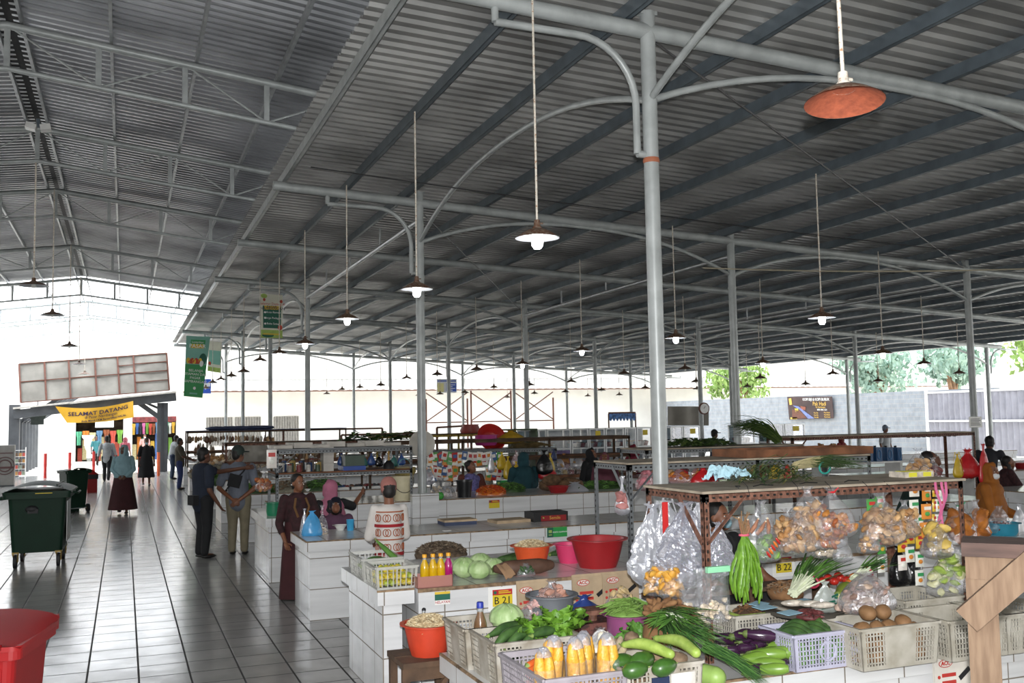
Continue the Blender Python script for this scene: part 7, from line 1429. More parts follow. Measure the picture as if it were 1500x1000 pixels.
def bin240(name, lab, loc, rz, mat, s=1., txt=None):
    t = thing(name, lab, 'bin', loc, rz); t.scale = (s,)*3
    b = MB(); rbox(b, -.26, .26, -.30, .30, .10, .96, .05, .80, 1.); rbox(b, -.295, .295, -.335, .335, .93, .985, .05); b.box(-.2, .2, -.30, -.285, .62, .88); b.build('body', mat, t)
    l = MB(); l.grid(lambda u, v: V(((u-.5)*.60, (v-.5)*.70, .99+.06*sin(pi*u)**.6*(.6+.4*v)+.02*v)), 14, 12)
    rbox(l, -.30, .30, -.35, .35, .975, 1.0, .05); lo = l.build('lid', mat, t)
    h = MB(); h.tube([(-.24, .36, .97), (-.24, .42, .99), (.24, .42, .99), (.24, .36, .97)], .016, 8).box(-.28, -.2, .33, .4, .94, 1.02).box(.2, .28, .33, .4, .94, 1.02); h.build('handle', mat, lo)
    h2 = MB()
    for x in (-.17, .17): h2.obox((x, -.36, 1.0), (.09, .05, .03))
    h2.build('lid_grip', mat, lo)
    for x in (-.25, .25):
        w = MB(); wheel(w, (x, .26, .10), .10, .05); wo = w.build('wheel', m_tyre, t); MB().tube([(x-.035, .26, .10), (x+.035, .26, .10)], .03, 10).build('hub', m_bracket, wo)
    MB().tube([(-.25, .26, .10), (.25, .26, .10)], .012, 8).build('axle', m_galv, t); MB().box(-.2, .2, -.26, -.16, 0, .11).build('foot', mat, t)
    if txt: on_plane(text_mesh(txt, .06, m_plw, 'lettering', t), (.0, -.262, .55), (1, 0, 0), (0, .05, 1), .004)
    return t
p = onz(107, 750, 0); bin240('wheelie_bin', 'tall dark green wheelie bin standing beyond the big green container', (p.x, p.y+.1, 0), radians(-158), m_bing)
bin240('wheelie_bin', 'bright red wheelie bin at the lower left corner of the floor', (-.69, 5.95, 0), radians(-12), m_binr, 1.0)
p = onz(55, 831, 0); t = thing('waste_container', 'big dark green four-wheeled waste container in the aisle', 'bin', (p.x, p.y+.45, 0), radians(-2)); t.scale = (.88, 1, 1)
b = MB(); rbox(b, -.45, .45, -.52, .52, .22, 1.06, .07, .86, 1.0); rbox(b, -.52, .52, -.58, .58, 1.02, 1.10, .06); b.build('body', m_bing, t)
MB().ell((-.08, -.49, .86), (.11, .05, .06), 14, 8).box(-.14, .02, -.53, -.48, .80, .86).build('lock_housing', m_tyre, t)
l = MB(); l.grid(lambda u, v: V(((u-.5)*1.08, (v-.5)*1.16, 1.10+.15*sin(pi*min(1, max(0, u)))**.7*(.75+.25*sin(pi*v)))), 18, 14); rbox(l, -.53, .53, -.585, .585, 1.08, 1.12, .06)
for k in range(5): l.bar((.30+.045*k, -.5, 1.205-.022*k), (.30+.045*k, .5, 1.205-.022*k), .016, .022)
lo = l.build('lid', m_bing, t); MB().box(-.02, .24, -.60, -.585, 1.09, 1.10).build('yellow_strip', m_pl, lo); MB().tube([(.53, -.25, 1.08), (.60, -.25, 1.06), (.60, .25, 1.06), (.53, .25, 1.08)], .018, 8).build('lid_handle', m_bing, lo); MB().tube([(-.53, -.3, 1.03), (-.58, -.3, 1.02), (-.58, .3, 1.02), (-.53, .3, 1.03)], .03, 8).build('side_handle', m_bing, t)
MB().box(.44, .448, -.3, .3, .35, .95).build('side_label', m_galv, t)
for x in (-.33, .33):
    for y in (-.40, .40):
        w = MB(); wheel(w, (x, y, .10), .10, .05, 'x'); wo = w.build('castor', m_tyre, t)
        MB().quadslab([(x-.05, y-.05, .23), (x-.02, y-.05, .23), (x+.015, y-.03, .09), (x-.015, y-.03, .09)], (0, .01, 0)).quadslab([(x+.035, y-.055, .23), (x+.06, y-.055, .23), (x+.05, y-.03, .09), (x+.03, y-.03, .09)], (0, .01, 0)).box(x-.05, x+.06, y-.05, y+.05, .21, .235).build('bracket', m_bracket, wo)
p = onz(133, 721, 0); t = thing('litter_bin', 'small red litter bin with black band and pointed lid, far down the aisle', 'bin', (p.x, p.y, 0), .3)
MB().box(-.15, .15, -.15, .15, 0, .42).build('body', m_binr, t); MB().box(-.17, .17, -.17, .17, .42, .56).build('band', m_tyre, t)
MB().add([(-.18, -.18, .56), (.18, -.18, .56), (.18, .18, .56), (-.18, .18, .56), (0, -.05, .72), (0, .05, .72)], [(0, 1, 4), (1, 2, 5, 4), (2, 3, 5), (3, 0, 4, 5), (3, 2, 1, 0)]).build('lid', m_binr, t)
# ================================================================ people
def remesh(mb, vox, it=4):
    me = mb.mesh('tmp', []); o = bpy.data.objects.new('tmp', me); COL.objects.link(o)
    m = o.modifiers.new('r', 'REMESH'); m.mode = 'VOXEL'; m.voxel_size = vox; m.use_smooth_shade = True
    s = o.modifiers.new('s', 'SMOOTH'); s.factor = .5; s.iterations = it
    dg = bpy.context.evaluated_depsgraph_get(); r = bpy.data.meshes.new_from_object(o.evaluated_get(dg)); bpy.data.objects.remove(o); return r
def cone(mb, a, b, ra, rb, n=12, flat=1.):
    a, b = V(a), V(b); mb.tube([a, a.lerp(b, .33), a.lerp(b, .66), b], [ra, ra+(rb-ra)*.33, ra+(rb-ra)*.66, rb], n); mb.ell(a, ra*.99, n, 7); mb.ell(b, rb*.99, n, 7)
def hand(mb, w, d, side, s=1., curl=.5):
    """Five-fingered hand at wrist w pointing along d; palm towards the body side."""
    w, d = V(w), V(d).normalized(); x = d.cross(V((0, -1, 0))); x = x.normalized() if x.length > .2 else d.cross(V((0, 0, 1))).normalized(); nrm = x.cross(d).normalized()
    R = Matrix((x, nrm, d)).transposed(); mb.ell(w+d*.045*s, (.034*s, .015*s, .05*s), 10, 7, 0, R)
    for k, (o, L) in enumerate(((-.027, .062), (-.009, .072), (.009, .068), (.026, .052))):
        a = w+d*.083*s+x*o*s; q = nrm*(curl*.5); d1 = (d+q).normalized(); d2 = (d+q*2.6).normalized(); b = a+d1*L*.5*s; c = b+d2*L*.5*s
        mb.tube([a-d*.012*s, a, b, c, c+d2*.004], [.0095*s, .0092*s, .0085*s, .007*s, .003*s], 7)
    sd = x*(.032*s*side); a = w+d*.03*s+sd*.7; mb.tube([a, a+sd*.9+d*.022*s+nrm*.01, a+sd*1.0+d*.05*s+nrm*.022, a+sd*.95+d*.058*s+nrm*.024], [.012*s, .0105*s, .0085*s, .004*s], 7)
m_eye = M('eye_dark', '18110e', .3, 0, 0); m_lip = M('lip', '7a4038', .5, 0, 0); m_hair = M('hair_black', '15110f', .6, 0, .2, 40); m_mask = M('mask_white', 'dfe3e6', .8, 0, .03); m_maskb = M('mask_blue', '9cc3d2', .8, 0, .03)
SK = [M('skin_brown', '7d5038', .55, 0, .08, 10), M('skin_dark', '5f3c2a', .55, 0, .08, 10), M('skin_tan', '94634a', .55, 0, .08, 10)]
m_shoe = M('shoe_dark', '1a1817', .5, 0, .05)
def fab(n, c, var=.1, sc=7, **k): return M('fab_'+n, c, .85, 0, var, sc, bump=.25, bscale=14, **k)
def person(lab, loc, rz, H=1.6, skin=0, top=None, bottom=None, hijab=None, hair=None, cap=None, mask=None, pose='stand', lean=0., arms=None, look=(0, 0), sleeve=.5, skirt=None, stride=0., capestyle=0., seat=.42, build=1., shoes=m_shoe, topw=1., group=None, coat=None):
    t = thing('person', lab, 'person', loc, rz, group); k = H; sm = SK[skin]
    ca, sa = cos(lean), sin(lean)
    hipz = .52*k if pose == 'stand' else seat+.07
    def T(x, y, z):  # torso frame: z measured from the hips, tilt forward (towards -y)
        z *= k; y *= k; return V((x*k, y*ca-z*sa, hipz+y*sa*0+z*ca))
    b = build; sh = .112*b; neck, chin = T(0, .01, .325), T(0, -.015, .36); hc = T(0, -.012, .405)
    if look[1]: hc += V((0, -sin(look[1])*.03*k, -abs(sin(look[1]))*.02*k))
    HR = Euler((-look[1]-lean*.35, 0, look[0])).to_matrix()
    def Hd(x, y, z): return hc+HR@V((x*k, y*k, z*k))
    SHL, SHR = T(sh, 0, .285), T(-sh, 0, .285)
    arms = arms or {}
    dl = ((.15*b, .01, .10), (.155*b, -.04, -.05)); dr = ((-.15*b, .01, .10), (-.155*b, -.04, -.05))
    def arm(key, d): e, w = arms.get(key, d); return T(*e), T(*w)
    EL, WL = arm('L', dl); ER, WR = arm('R', dr)
    HL, HRr = V((.052*k*b, 0, hipz)), V((-.052*k*b, 0, hipz))
    if pose == 'stand':
        KL, KR = V((.055*k, -.015*k-stride*.12*k, .285*k)), V((-.055*k, -.015*k+stride*.06*k, .285*k)); AL, AR = V((.056*k, .01*k-stride*.14*k, .045*k)), V((-.056*k, .01*k+stride*.2*k, .045*k+abs(stride)*.03*k))
    else:
        KL, KR = V((.09*k, -.24*k, hipz-.0*k)), V((-.09*k, -.24*k, hipz)); AL, AR = V((.085*k, -.22*k, .05)), V((-.085*k, -.22*k, .05))
    B = MB()
    # torso, neck, head
    cone(B, T(0, 0, -.01), T(0, 0, .12), .082*k*b, .075*k*b, 16); cone(B, T(0, 0, .12), T(0, .005, .25), .075*k*b, .082*k*b, 16)
    B.ell(T(0, .0, .265), (.112*k*b, .06*k, .05*k), 16, 9); cone(B, T(0, .01, .29), T(0, 0, .375), .036*k, .032*k)
    B.ell(Hd(0, .008, .02), (.046*k, .056*k, .058*k), 18, 12, 0, HR); B.ell(Hd(0, -.014, -.025), (.035*k, .038*k, .042*k), 16, 10, 0, HR); B.ell(Hd(0, -.03, -.052), (.018*k, .016*k, .014*k), 10, 7, 0, HR)
    B.ell(Hd(0, -.052, -.012), (.0085*k, .011*k, .010*k), 8, 6, 0, HR); B.tube([Hd(0, -.046, .012), Hd(0, -.053, -.008)], [.004*k, .007*k], 7)
    if not hijab:
        for s in (-1, 1): B.ell(Hd(s*.047, .008, -.004), (.006*k, .012*k, .018*k), 8, 6, 0, HR)
    for S_, E_, W_ in ((SHL, EL, WL), (SHR, ER, WR)): cone(B, S_, E_, .031*k*b, .024*k); cone(B, E_, W_, .024*k, .0165*k)
    for h_, kn, an in ((HL, KL, AL), (HRr, KR, AR)):
        cone(B, h_, kn, .056*k*b, .035*k); cone(B, kn, an, .034*k, .021*k); B.ell(an+V((0, -.045*k, -.022*k)), (.024*k, .062*k, .022*k), 12, 7)
    me = remesh(B, .0125*max(.8, k/1.6)); X = MB()
    X.v = [tuple(q.co) for q in me.vertices]; X.f = [list(p.vertices) for p in me.polygons]; X.m = [0]*len(X.f); X.sm = [True]*len(X.f); bpy.data.meshes.remove(me)
    for W_, E_, s in ((WL, EL, 1), (WR, ER, -1)): hand(X, W_, W_-E_, s, k/1.65, .55)
    for s in (-1, 1):
        X.ell(Hd(s*.0185, -.044, .004), (.0085*k, .005*k, .0045*k), 8, 6, 2, HR); X.ell(Hd(s*.0185, -.0475, .004), (.0042*k, .003*k, .0042*k), 8, 6, 1, HR); X.tube([Hd(s*.008, -.049, .0165), Hd(s*.02, -.049, .019), Hd(s*.029, -.043, .0155)], .0022*k, 5, 1)
    X.tube([Hd(-.013, -.047, -.031), Hd(0, -.052, -.0295), Hd(.013, -.047, -.031)], [.002*k, .0042*k, .002*k], 6, 3)
    X.build('body', [sm, m_eye, M('eye_white', 'c9c0b6', .4, 0, 0), m_lip], t)
    def cloth(nm, mb, mat, vox=.0135, it=5):
        me = remesh(mb, vox*max(.8, k/1.6), it); me.materials.append(mat); o = bpy.data.objects.new(nm, me); COL.objects.link(o); o.parent = t; return o
    if top:
        c = MB(); g = topw
        cone(c, T(0, 0, -.03), T(0, 0, .12), .092*k*b*g, .088*k*b*g, 16); cone(c, T(0, 0, .12), T(0, .005, .25), .088*k*b*g, .092*k*b, 16); c.ell(T(0, 0, .27), (.122*k*b, .068*k, .048*k), 16, 9)
        for S_, E_, W_ in ((SHL, EL, WL), (SHR, ER, WR)):
            if sleeve > .98: cone(c, S_, E_, .041*k*b, .033*k); cone(c, E_, W_.lerp(E_, .06), .033*k, .026*k)
            elif sleeve > .6: cone(c, S_, E_, .041*k*b, .034*k); cone(c, E_, E_.lerp(W_, .45), .033*k, .03*k)
            else: cone(c, S_, S_.lerp(E_, sleeve*1.5), .042*k*b, .040*k*b)
        cloth('shirt', c, top)
    if coat:
        c = MB()
        for s in (-1, 1): cone(c, T(s*.085*b, .01, -.02), T(s*.08*b, .01, .24), .05*k, .05*k); 
        for S_, E_, W_ in ((SHL, EL, WL), (SHR, ER, WR)): cone(c, S_, E_, .046*k*b, .04*k); cone(c, E_, W_.lerp(E_, .1), .039*k, .032*k)
        c.ell(T(0, .045, .12), (.11*k*b, .05*k, .17*k), 14, 9); cloth('jacket', c, coat)
    if bottom:
        c = MB(); cone(c, V((0, 0, hipz+.01*k)), T(0, 0, .04), .088*k*b, .086*k*b, 16)
        for h_, kn, an in ((HL, KL, AL), (HRr, KR, AR)): cone(c, h_, kn, .064*k*b, .046*k); cone(c, kn, an+V((0, 0, .01*k)), .045*k, .037*k)
        cloth('trousers', c, bottom)
    if skirt:
        mat, z0, R0, R1 = skirt; c = MB(); n = 26; sw = stride
        c.lathe([(R0*k*(1-u)+R1*k*u, 0) for u in (0,)], 3) if 0 else None
        def sk(u, v): a = 2*pi*u; q = (R0+(R1-R0)*v**.8)*k*(1+.05*sin(a*6)*v); return V((cos(a)*q*1.05, sin(a)*q*.85-sw*.03*v*k, (hipz+.10*k)*(1-v)+z0*v))
        if pose == 'stand':
            c.grid(sk, 32, 14, closed=True); c.build('skirt', mat, t)
        else:
            for h_, kn, an in ((HL, KL, AL), (HRr, KR, AR)): cone(c, h_, kn, .075*k, .07*k); cone(c, kn, an, .068*k, .06*k)
            c.ell(V((0, -.13*k, hipz-.02*k)), (.13*k, .16*k, .07*k), 14, 8); cloth('skirt', c, mat)
    for an in (AL, AR): 
        pass
    s_ = MB()
    for an in (AL, AR): s_.ell(an+V((0, -.04*k, -.026*k)), (.03*k, .075*k, .019*k), 12, 7)
    s_.build('shoes', shoes, t)
    if hair:
        c = MB(); c.ell(Hd(0, .016, .03), (.051*k, .056*k, .056*k), 16, 10, 0, HR); c.ell(Hd(0, .03, -.005), (.045*k, .04*k, .05*k), 14, 9, 0, HR)
        if hair == 'bun': c.ell(Hd(0, .055, .05), (.03*k, .028*k, .028*k), 12, 8)
        if hair == 'long': c.ell(Hd(0, .035, -.05), (.05*k, .03*k, .08*k), 12, 8)
        cloth('hair', c, m_hair, .010, 3)
    if cap:
        c = MB(); c.ell(Hd(0, .008, .04), (.055*k, .063*k, .045*k), 18, 11, 0, HR); cone(c, Hd(0, .01, .015), Hd(0, .01, .04), .055*k, .055*k, 16)
        if cap[1] == 'peak': c.ell(Hd(0, -.075, .024), (.043*k, .042*k, .007*k), 14, 7, 0, HR)
        cloth('cap', c, cap[0], .009, 3)
    if hijab:
        c = MB(); c.ell(Hd(0, .02, .017), (.058*k, .06*k, .066*k), 18, 11, 0, HR); c.ell(Hd(0, .02, -.04), (.058*k, .058*k, .06*k), 16, 10, 0, HR)
        for s in (-1, 1): cone(c, Hd(s*.044, -.018, .03), Hd(s*.04, -.022, -.045), .014*k, .018*k)
        cone(c, Hd(0, -.022, .062), Hd(0, -.028, .055), .022*k, .02*k); c.ell(Hd(0, -.012, -.078), (.046*k, .042*k, .03*k), 14, 8, 0, HR)
        L = capestyle
        cone(c, T(0, .0, .32), T(0, -.005, .26), .06*k, .08*k, 16); c.ell(T(0, -.01, .26), (.125*k*b, .088*k, .075*k), 16, 10)
        if L: c.ell(T(0, -.015, .27-L*.5), (.13*k*b+.03*L*k, .1*k, L*.62*k), 18, 11)
        cloth('headscarf', c, hijab, .012, 4)
    if mask: c = MB(); c.ell(Hd(0, -.034, -.03), (.034*k, .026*k, .027*k), 14, 9, 0, HR); c.build('face_mask', mask, t)
    return t
def P(px, py, Y): return ony(px, py, Y)
def Hof(px, pt, pb, Y): return (ony(px, pt, Y).z-ony(px, pb, Y).z)
m_navy = fab('navy', '1c2434'); m_black = fab('black', '17181b'); m_grey = fab('grey_tee', '6a707c'); m_khaki = fab('khaki', '7d7560'); m_capg = fab('cap_green', '2c3834'); m_lblue = fab('pale_blue', '86a6ae'); m_maroon = fab('maroon', '3a1418'); m_whtshirt = fab('pale_shirt', 'a9adb0'); m_dkj = fab('jeans', '27344c')
# two men talking in the aisle
l = onz(297, 817, 0); t = person('man in navy polo and dark trousers pointing with his left arm, standing in the aisle', (l.x, l.y, 0), radians(112), 1.70, 1, m_navy, m_black, hair='short', arms={'L': ((.03, -.17, .25), (-.2, -.31, .285)), 'R': ((-.165, .02, .10), (-.17, -.07, -.035))}, build=1.08, look=(.0, .05))
MB().obox((-.03*1.7, .11*1.7, .53*1.7), (.2, .09, .15)).build('waist_pouch', m_black, t)
l = onz(349, 812, 0); t = person('man in grey T-shirt, khaki trousers and dark cap with hands clasped behind his back', (l.x, l.y, 0), radians(162), 1.70, 0, m_grey, m_khaki, hair='short', cap=(m_capg, 'peak'), arms={'L': ((.17, .05, .10), (.035, .11, .0)), 'R': ((-.17, .05, .10), (-.03, .115, -.01))}, look=(-.75, 0), build=1.06)
MB().obox((.02, .175, 1.17), (.19, .06, .20), 0, ry=-.25).build('shoulder_bag', m_black, t); MB().tube([(-.17, .06, 1.42), (-.1, .15, 1.3), (.0, .165, 1.2)], .012, 6).tube([(.1, .17, 1.1), (.19, .08, 1.0), (.19, -.05, 1.0)], .012, 6).build('strap', m_black, t)
l = onz(180, 752, 0); person('woman in pale blue headscarf and long maroon skirt walking towards the viewer in the aisle', (l.x, l.y, 0), radians(-6), 1.60, 1, m_lblue, None, hijab=m_lblue, capestyle=.34, skirt=(m_maroon, .10, .10, .19), arms={'L': ((.15, -.03, .12), (.05, -.13, .03)), 'R': ((-.15, -.03, .12), (-.05, -.13, .03))}, look=(-.55, 0), sleeve=1, stride=.5)
l = onz(156, 705, 0); person('man in pale grey shirt and dark trousers walking away through the gate', (l.x, l.y, 0), radians(175), 1.68, 1, m_whtshirt, m_black, hair='short', stride=.9, sleeve=.8, arms={'L': ((.16, .05, .11), (.17, .1, -.02)), 'R': ((-.17, -.02, .11), (-.2, -.1, .02))})
l = onz(214, 711, 0); person('woman in loose black dress and pale face mask walking in by the gate', (l.x, l.y, 0), radians(4), 1.6, 1, m_black, None, hair='short', mask=m_maskb, skirt=(m_black, .28, .11, .165), topw=1.15, sleeve=.6, stride=.4)
l = onz(250, 702, 0); person('man in grey shirt and jeans leaning over the farthest stall by the gate', (l.x+.05, l.y, 0), radians(95), 1.66, 1, m_whtshirt, m_dkj, hair='short', lean=.22, arms={'L': ((.14, -.14, .14), (.1, -.28, .08)), 'R': ((-.14, -.14, .14), (-.1, -.28, .08))})
l = onz(263, 717, 0); person('person in brown top and blue apron standing at the end of the blue-topped stall', (l.x, l.y, 0), radians(80), 1.62, 1, fab('brown_top', '4a4438'), fab('blue_apron', '2a3460'), hair='short', arms={'R': ((-.15, -.08, .12), (-.1, -.22, .06)), 'L': ((.15, -.08, .12), (.1, -.22, .06))})
l = ony(183, 700, 50); person('person in a reddish patterned headscarf in the sunlight beyond the gate', (l.x, 50, -.06), radians(150), 1.55, 0, fab('redpat', '9a4a58', .3, 20), m_dkj, hijab=fab('redpat', '9a4a58'), capestyle=.2)
l = ony(120, 690, 58); person('person in teal clothes standing in front of the left shop', (-1.4, 57.6, -.06), radians(20), 1.55, 1, fab('teal_far', '2f6a70'), m_black, hair='short')
l = ony(214, 690, 58); person('shopkeeper in white mask and pale red blouse in the right shop', (1.05, 58.2, -.06), 0, 1.6, 0, fab('palered', 'c9908a'), m_black, hair='short', mask=m_mask)
# around the wet counter
yb = 12.05; hz = ony(437, 694, yb).z; t = person('woman in dark brown blouse with tied-back hair at the end of the wet counter', (P(436, 800, yb).x, yb, 0), radians(12), hz/1.0, 0, fab('dark_brown', '33161a', .3, 18), None, hair='bun', skirt=(m_maroon, .02, .10, .15), sleeve=.75, arms={'R': ((-.15, .02, .09), (-.14, -.10, -.05)), 'L': ((.16, -.05, .10), (.12, -.2, .05))}, look=(.25, .05), topw=1.12)
mb = MB()
for s in (-1, 1): mb.tube([V((s*.06, -.10, hz*.81)), V((s*.09, -.135, hz*.74)), V((s*.05, -.15, hz*.66))], .014, 6)
mb.build('trim_band', fab('gold_trim', '6a4a28'), t); 
for s in (-1, 1): MB().ell((s*.05*hz, -.0, hz*.915), .008, 8, 6).build('earring', M('pearl', 'e8e4dc', .3, 0, 0), t)
bagpx('bright blue plastic bag standing on the end of the wet counter', 457, 748, 11.15, 30, 40, M('bag_bright_blue', '4a9ad0', .3, 0, .1, 9, bump=.6, bscale=18), None, .6, seed=51.1, neck=.08)
bagpx('clear bag with pale food standing right of the bright blue bag', 472, 740, 11.2, 18, 46, m_film, m_wht, .6, seed=52.1, neck=.3, lumps=12)
bagpx('silvery bag hanging from the dark blouse woman, left of the blue bag', 446, 745, 11.2, 14, 46, m_silver, None, .6, seed=53.1)
# patterned blouse
yb = 9.75; pz = ony(570, 698, yb); hz = 1.47
m_pw = fab('blouse_white', 'd2cdc8', .04); m_pr = fab('blouse_red', '9a1c24', .05); m_po = fab('blouse_rust', 'a0522c', .05)
hat = fab('hat_rose', 'a06a62')
t = person('woman seen from behind in white blouse with red bands and round rust motifs, rose hat', (P(570, 800, yb).x, yb, 0), radians(178), pz.z/1.015, 0, m_pw, m_black, hair='short', cap=(hat, 'round'), sleeve=.75, arms={'L': ((.125, -.05, .10), (.06, -.2, .04)), 'R': ((-.125, -.05, .10), (-.06, -.2, .04))}, topw=1.2, build=.84)
k = pz.z/1.015
def wrapband(z, hh, R, mat, nm): 
    mb = MB(); mb.grid(lambda u, v: V((R*1.02*cos(pi*u), R*.99*sin(pi*u)*.98+.0, z+hh*(v-.5))), 20, 1); mb.build(nm, mat, t)
Rb = .092*k*.84*1.2+.006
wrapband(.70*k, .030, Rb, m_pr, 'red_band'); wrapband(.515*k, .035, Rb, m_pr, 'red_band'); wrapband(.79*k, .012, Rb-.0, m_po, 'thin_band'); wrapband(.61*k, .012, Rb, m_po, 'thin_band')
for row, z in enumerate((.75, .655, .56)):
    mb = MB()
    for j in range(4):
        a = pi*(.16+.226*j)
        for off in (-.013, .013):
            mb.tube([V((Rb*1.0*cos(a+(off+.026*cos(q*pi/8))/Rb), (Rb+.004)*sin(a+(off+.026*cos(q*pi/8))/Rb), z*k+.034*sin(q*pi/8))) for q in range(17)], .0042, 5)
    mb.build('motif_row', m_po, t)
# pink headscarf and the diner
yb = 12.95; t = person('woman in rose pink headscarf and black top reaching one arm to the goods', (P(486, 735, yb).x, yb, 0), radians(196), 1.55, 0, m_black, None, hijab=fab('rose_pink', 'a8647c'), capestyle=.16, skirt=(m_black, 0, .1, .2), pose='sit', seat=.50, arms={'R': ((-.26, -.10, .24), (-.40, -.20, .34)), 'L': ((.15, -.05, .12), (.10, -.2, .08))}, sleeve=.6, lean=.05)
def stool(lab, p, h=.42, mat=None):
    t = thing('stool', lab, 'stool', p); MB().obox((0, 0, h-.02), (.3, .3, .04)).build('seat', mat or m_wood, t)
    for x in (-1, 1):
        for y in (-1, 1): MB().bar((x*.12, y*.12, h-.04), (x*.14, y*.14, 0), .035, .035).build('leg', mat or m_wood, t)
stool('low stool under the woman in the rose pink headscarf', (P(486, 735, yb).x, yb, 0), .50)
yb = 12.2; l = P(497, 740, yb); t = person('person in dark navy cap bent over a white bowl behind the wet counter', (l.x, yb+.3, 0), radians(-8), 1.45, 0, fab('purple_top', '5a3a50'), None, hair='short', cap=(fab('cap_navy', '14182a'), 'peak'), pose='sit', seat=.42, lean=.35, look=(0, .6), skirt=(m_black, 0, .1, .2), arms={'L': ((.14, -.10, .12), (.06, -.2, .16)), 'R': ((-.14, -.10, .12), (-.06, -.2, .16))})
stool('low stool under the person in the navy cap', (l.x, yb+.32, 0), .42)
c = P(499, 737, 11.5); basin('white china bowl on the wet counter in front of the navy cap', (c.x, 11.52, ZC2), .075, .06, M('china', 'dcdcd8', .2, 0, 0), rb=.5, name='bowl', cat='bowl')
c = P(513, 737, 11.45); MB().lathe([(0, 0), (.038, 0), (.045, .12), (.047, .122), (.043, .122), (.037, .01), (0, .01)], 18).build('tumbler', M('tumbler_blue', '3a9ac8', .3, 0, 0), None, (c.x, 11.45, ZC2), label='bright blue plastic tumbler beside the white bowl', cat='cup')
# behind the second back counter
yb = 16.35; person('woman in violet blouse and rust brown cardigan sitting behind the black pail', (P(690, 730, yb).x, yb, 0), radians(6), 1.55, 0, fab('violet', '6f6aa0', .25, 30), None, hair='bun', coat=fab('rust_cardigan', '5a2a20'), skirt=(m_black, 0, .1, .2), pose='sit', seat=.55, arms={'L': ((.16, -.04, .10), (.08, -.16, .05)), 'R': ((-.16, -.04, .10), (-.08, -.16, .05))}, look=(.5, .25))
stool('stool under the woman in the violet blouse', (P(690, 730, yb).x, yb, 0), .55)
yb = 16.3; m_teal = fab('deep_teal', '123c44'); person('person in deep teal headscarf and cape seen from behind', (P(768, 730, yb).x, yb, 0), radians(185), 1.62, 0, m_teal, None, hijab=m_teal, capestyle=.30, sleeve=1, skirt=(m_teal, 0, .1, .2), pose='sit', seat=.62, build=1.15, arms={'L': ((.16, -.04, .12), (.12, -.16, .08)), 'R': ((-.16, -.04, .12), (-.12, -.16, .08))})
stool('stool under the person in the deep teal headscarf', (P(768, 730, yb).x, yb, 0), .62)
for lab, px, py, y, mat, rz in (('person in black headscarf with bowed head in the middle of the hall', 860, 656, 17.2, m_black, 40), ('person in mauve headscarf facing the black one in the middle of the hall', 888, 662, 16.45, fab('mauve', '6a3a48'), -30), ('person in crimson headscarf in front of the glass cabinets', 923, 651, 19.8, fab('crimson', '7a1830'), 70)):
    zt = ony(px, py, y).z; l = ony(px, 740, y); h = 1.55; seat = zt-h*.485-.05; person(lab, (l.x, y, 0), radians(rz), h, 0, mat, None, hijab=mat, capestyle=.2, sleeve=1, skirt=(mat, 0, .1, .2), pose='sit', seat=max(.4, seat), lean=.15, look=(0, .3))
    stool('stool under the %s' % lab[:lab.index('scarf')+5], (l.x, y, 0), max(.4, seat))
# the vendor of the foreground stall
yb = 6.92; l = ony(1050, 750, yb); hz = ony(1050, 733, yb).z; t = person('vendor in dark clothes and pale blue face mask reaching forward between the hanging bags', (l.x, yb, 0), radians(14), 1.6, 0, m_black, None, hair='short', mask=m_maskb, skirt=(m_black, 0, .1, .2), pose='sit', seat=hz-.485*1.6-.07, sleeve=.45, arms={'L': ((.22, -.10, .10), (.27, -.33, -.02)), 'R': ((-.15, -.06, .12), (-.1, -.2, .06))}, look=(.2, .15))
stool('stool under the vendor of the foreground stall', (l.x, yb, 0), hz-.485*1.6-.07)
# right side of the hall
yb = 9.35; l = ony(1452, 750, yb); hz = ony(1452, 674, yb).z; m_must = fab('mustard', '9a5c1c'); person('woman in mustard headscarf and white face mask sitting at the right edge', (l.x, yb, 0), radians(28), 1.56, 0, m_must, None, hijab=m_must, capestyle=.36, sleeve=1, mask=m_mask, skirt=(m_must, 0, .1, .2), pose='sit', seat=hz-.485*1.56-.09, build=1.12, look=(-.3, .1), arms={'L': ((.16, -.06, .10), (.1, -.2, .06)), 'R': ((-.17, -.05, .10), (-.12, -.2, .04))})
stool('stool under the woman in the mustard headscarf', (l.x, yb, 0), hz-.485*1.56-.09)
yb = 9.6; l = ony(1330, 700, yb); zt = ony(1322, 645, yb).z; person('man in dark green shirt with bowed head between the racks', (l.x, yb, 0), radians(65), 1.66, 1, fab('bottle_green', '14302c'), m_black, hair='short', lean=.38, look=(0, .5), arms={'L': ((.14, -.10, .10), (.08, -.22, .04)), 'R': ((-.14, -.10, .10), (-.08, -.22, .04))})
yb = 15.0; l = ony(1450, 690, 13.5); person('man in dark shirt bending over pans at the right edge', (l.x, 13.55, 0), radians(120), 1.64, 1, fab('charcoal', '24262c'), m_black, hair='short', lean=.4, arms={'L': ((.16, -.12, .14), (.12, -.3, .06)), 'R': ((-.16, -.12, .14), (-.12, -.3, .06))})
l = ony(1472, 690, 12.6); person('woman with black hair and dark maroon blouse looking down at the right edge', (l.x, 12.55, 0), radians(60), 1.5, 0, fab('dark_maroon', '3a1c20', .3, 25), m_black, hair='long', look=(0, .4), pose='sit', seat=.52, arms={'L': ((.14, -.1, .1), (.08, -.22, .06)), 'R': ((-.14, -.1, .1), (-.08, -.22, .06))})
stool('stool under the woman in the dark maroon blouse', (l.x, 12.55, 0), .52)
l = ony(1298, 660, 26); person('man in pale cap and grey shirt standing far off in front of the block wall', (l.x, 26, 0), radians(10), 1.6, 1, m_whtshirt, m_black, hair='short', cap=(fab('cap_grey', '6a7484'), 'peak'))
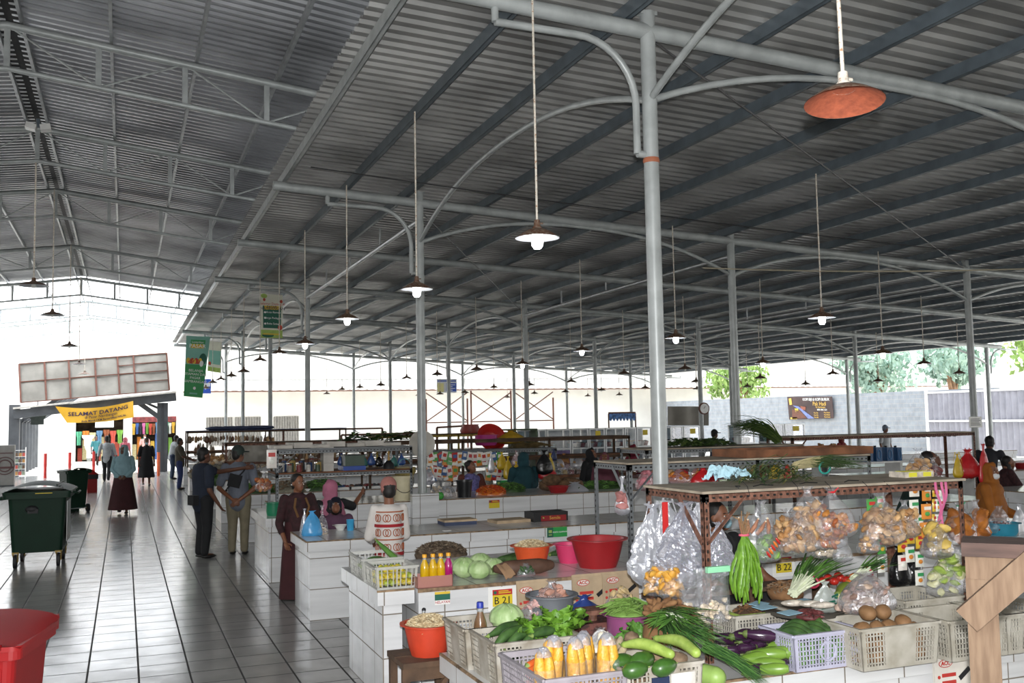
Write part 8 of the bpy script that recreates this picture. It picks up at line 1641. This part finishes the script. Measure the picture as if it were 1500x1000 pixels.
l = ony(1047, 660, 24.5); person('person in dark cap walking far off beside the glass cabinets', (l.x, 24.5, 0), radians(80), 1.62, 1, fab('slate', '4a5468'), m_black, hair='short', cap=(m_black, 'peak'), stride=.7)
l = ony(1233, 660, 24); person('person in a red headscarf far off behind the brown rack', (l.x, 24, 0), radians(20), 1.38, 1, fab('far_red', '7a2a2a'), m_black, hijab=fab('far_red', '7a2a2a'), capestyle=.15)
# ================================================================ light, camera, colour management
W = bpy.data.worlds.new('World'); SC.world = W; W.use_nodes = True
wn = W.node_tree; bg = wn.nodes['Background']
tc = wn.nodes.new('ShaderNodeTexCoord'); sp = wn.nodes.new('ShaderNodeSeparateXYZ'); rp = wn.nodes.new('ShaderNodeValToRGB')
wn.links.new(tc.outputs['Generated'], sp.inputs[0]); wn.links.new(sp.outputs['Z'], rp.inputs['Fac'])
rp.color_ramp.elements[0].color = (1, 1, 1, 1); rp.color_ramp.elements[0].position = .1
rp.color_ramp.elements[1].color = (.78, .88, 1, 1); rp.color_ramp.elements[1].position = .9
wn.links.new(rp.outputs[0], bg.inputs['Color']); bg.inputs['Strength'].default_value = SKY
sd = bpy.data.lights.new('Sun', 'SUN'); sd.energy = SUN; sd.angle = radians(2); sd.color = (1, .96, .88)
so = bpy.data.objects.new('Sun', sd); COL.objects.link(so); so.rotation_euler = (radians(-24), radians(14), 0)
fd = bpy.data.lights.new('Flash', 'SPOT'); fd.energy = FLASH; fd.spot_size = radians(95); fd.spot_blend = .6; fd.shadow_soft_size = .03
fo = bpy.data.objects.new('Flash', fd); COL.objects.link(fo)
cam = bpy.data.cameras.new('Camera'); co = bpy.data.objects.new('Camera', cam); COL.objects.link(co)
cam.sensor_width = 36; cam.lens = 36*FPX/1500; cam.clip_start = .05; cam.clip_end = 600
co.matrix_world = Matrix.Translation(EYE) @ Matrix((RT, UP, -FW)).transposed().to_4x4()
fo.matrix_world = Matrix.Translation(EYE+UP*.14-FW*.05) @ Matrix((RT, UP, -FW)).transposed().to_4x4()
SC.camera = co
vs = SC.view_settings; vs.view_transform = 'Standard'; vs.look = 'None'; vs.gamma = 1; vs.use_curve_mapping = False; vs.exposure = EXPO
SC.display_settings.display_device = 'sRGB'
SC.cycles.max_bounces = 6; SC.cycles.diffuse_bounces = 4; SC.cycles.glossy_bounces = 3; SC.cycles.transmission_bounces = 4; SC.cycles.transparent_max_bounces = 12
SC.cycles.use_denoising = True; SC.cycles.sample_clamp_indirect = 8; SC.cycles.caustics_reflective = False; SC.cycles.caustics_refractive = False
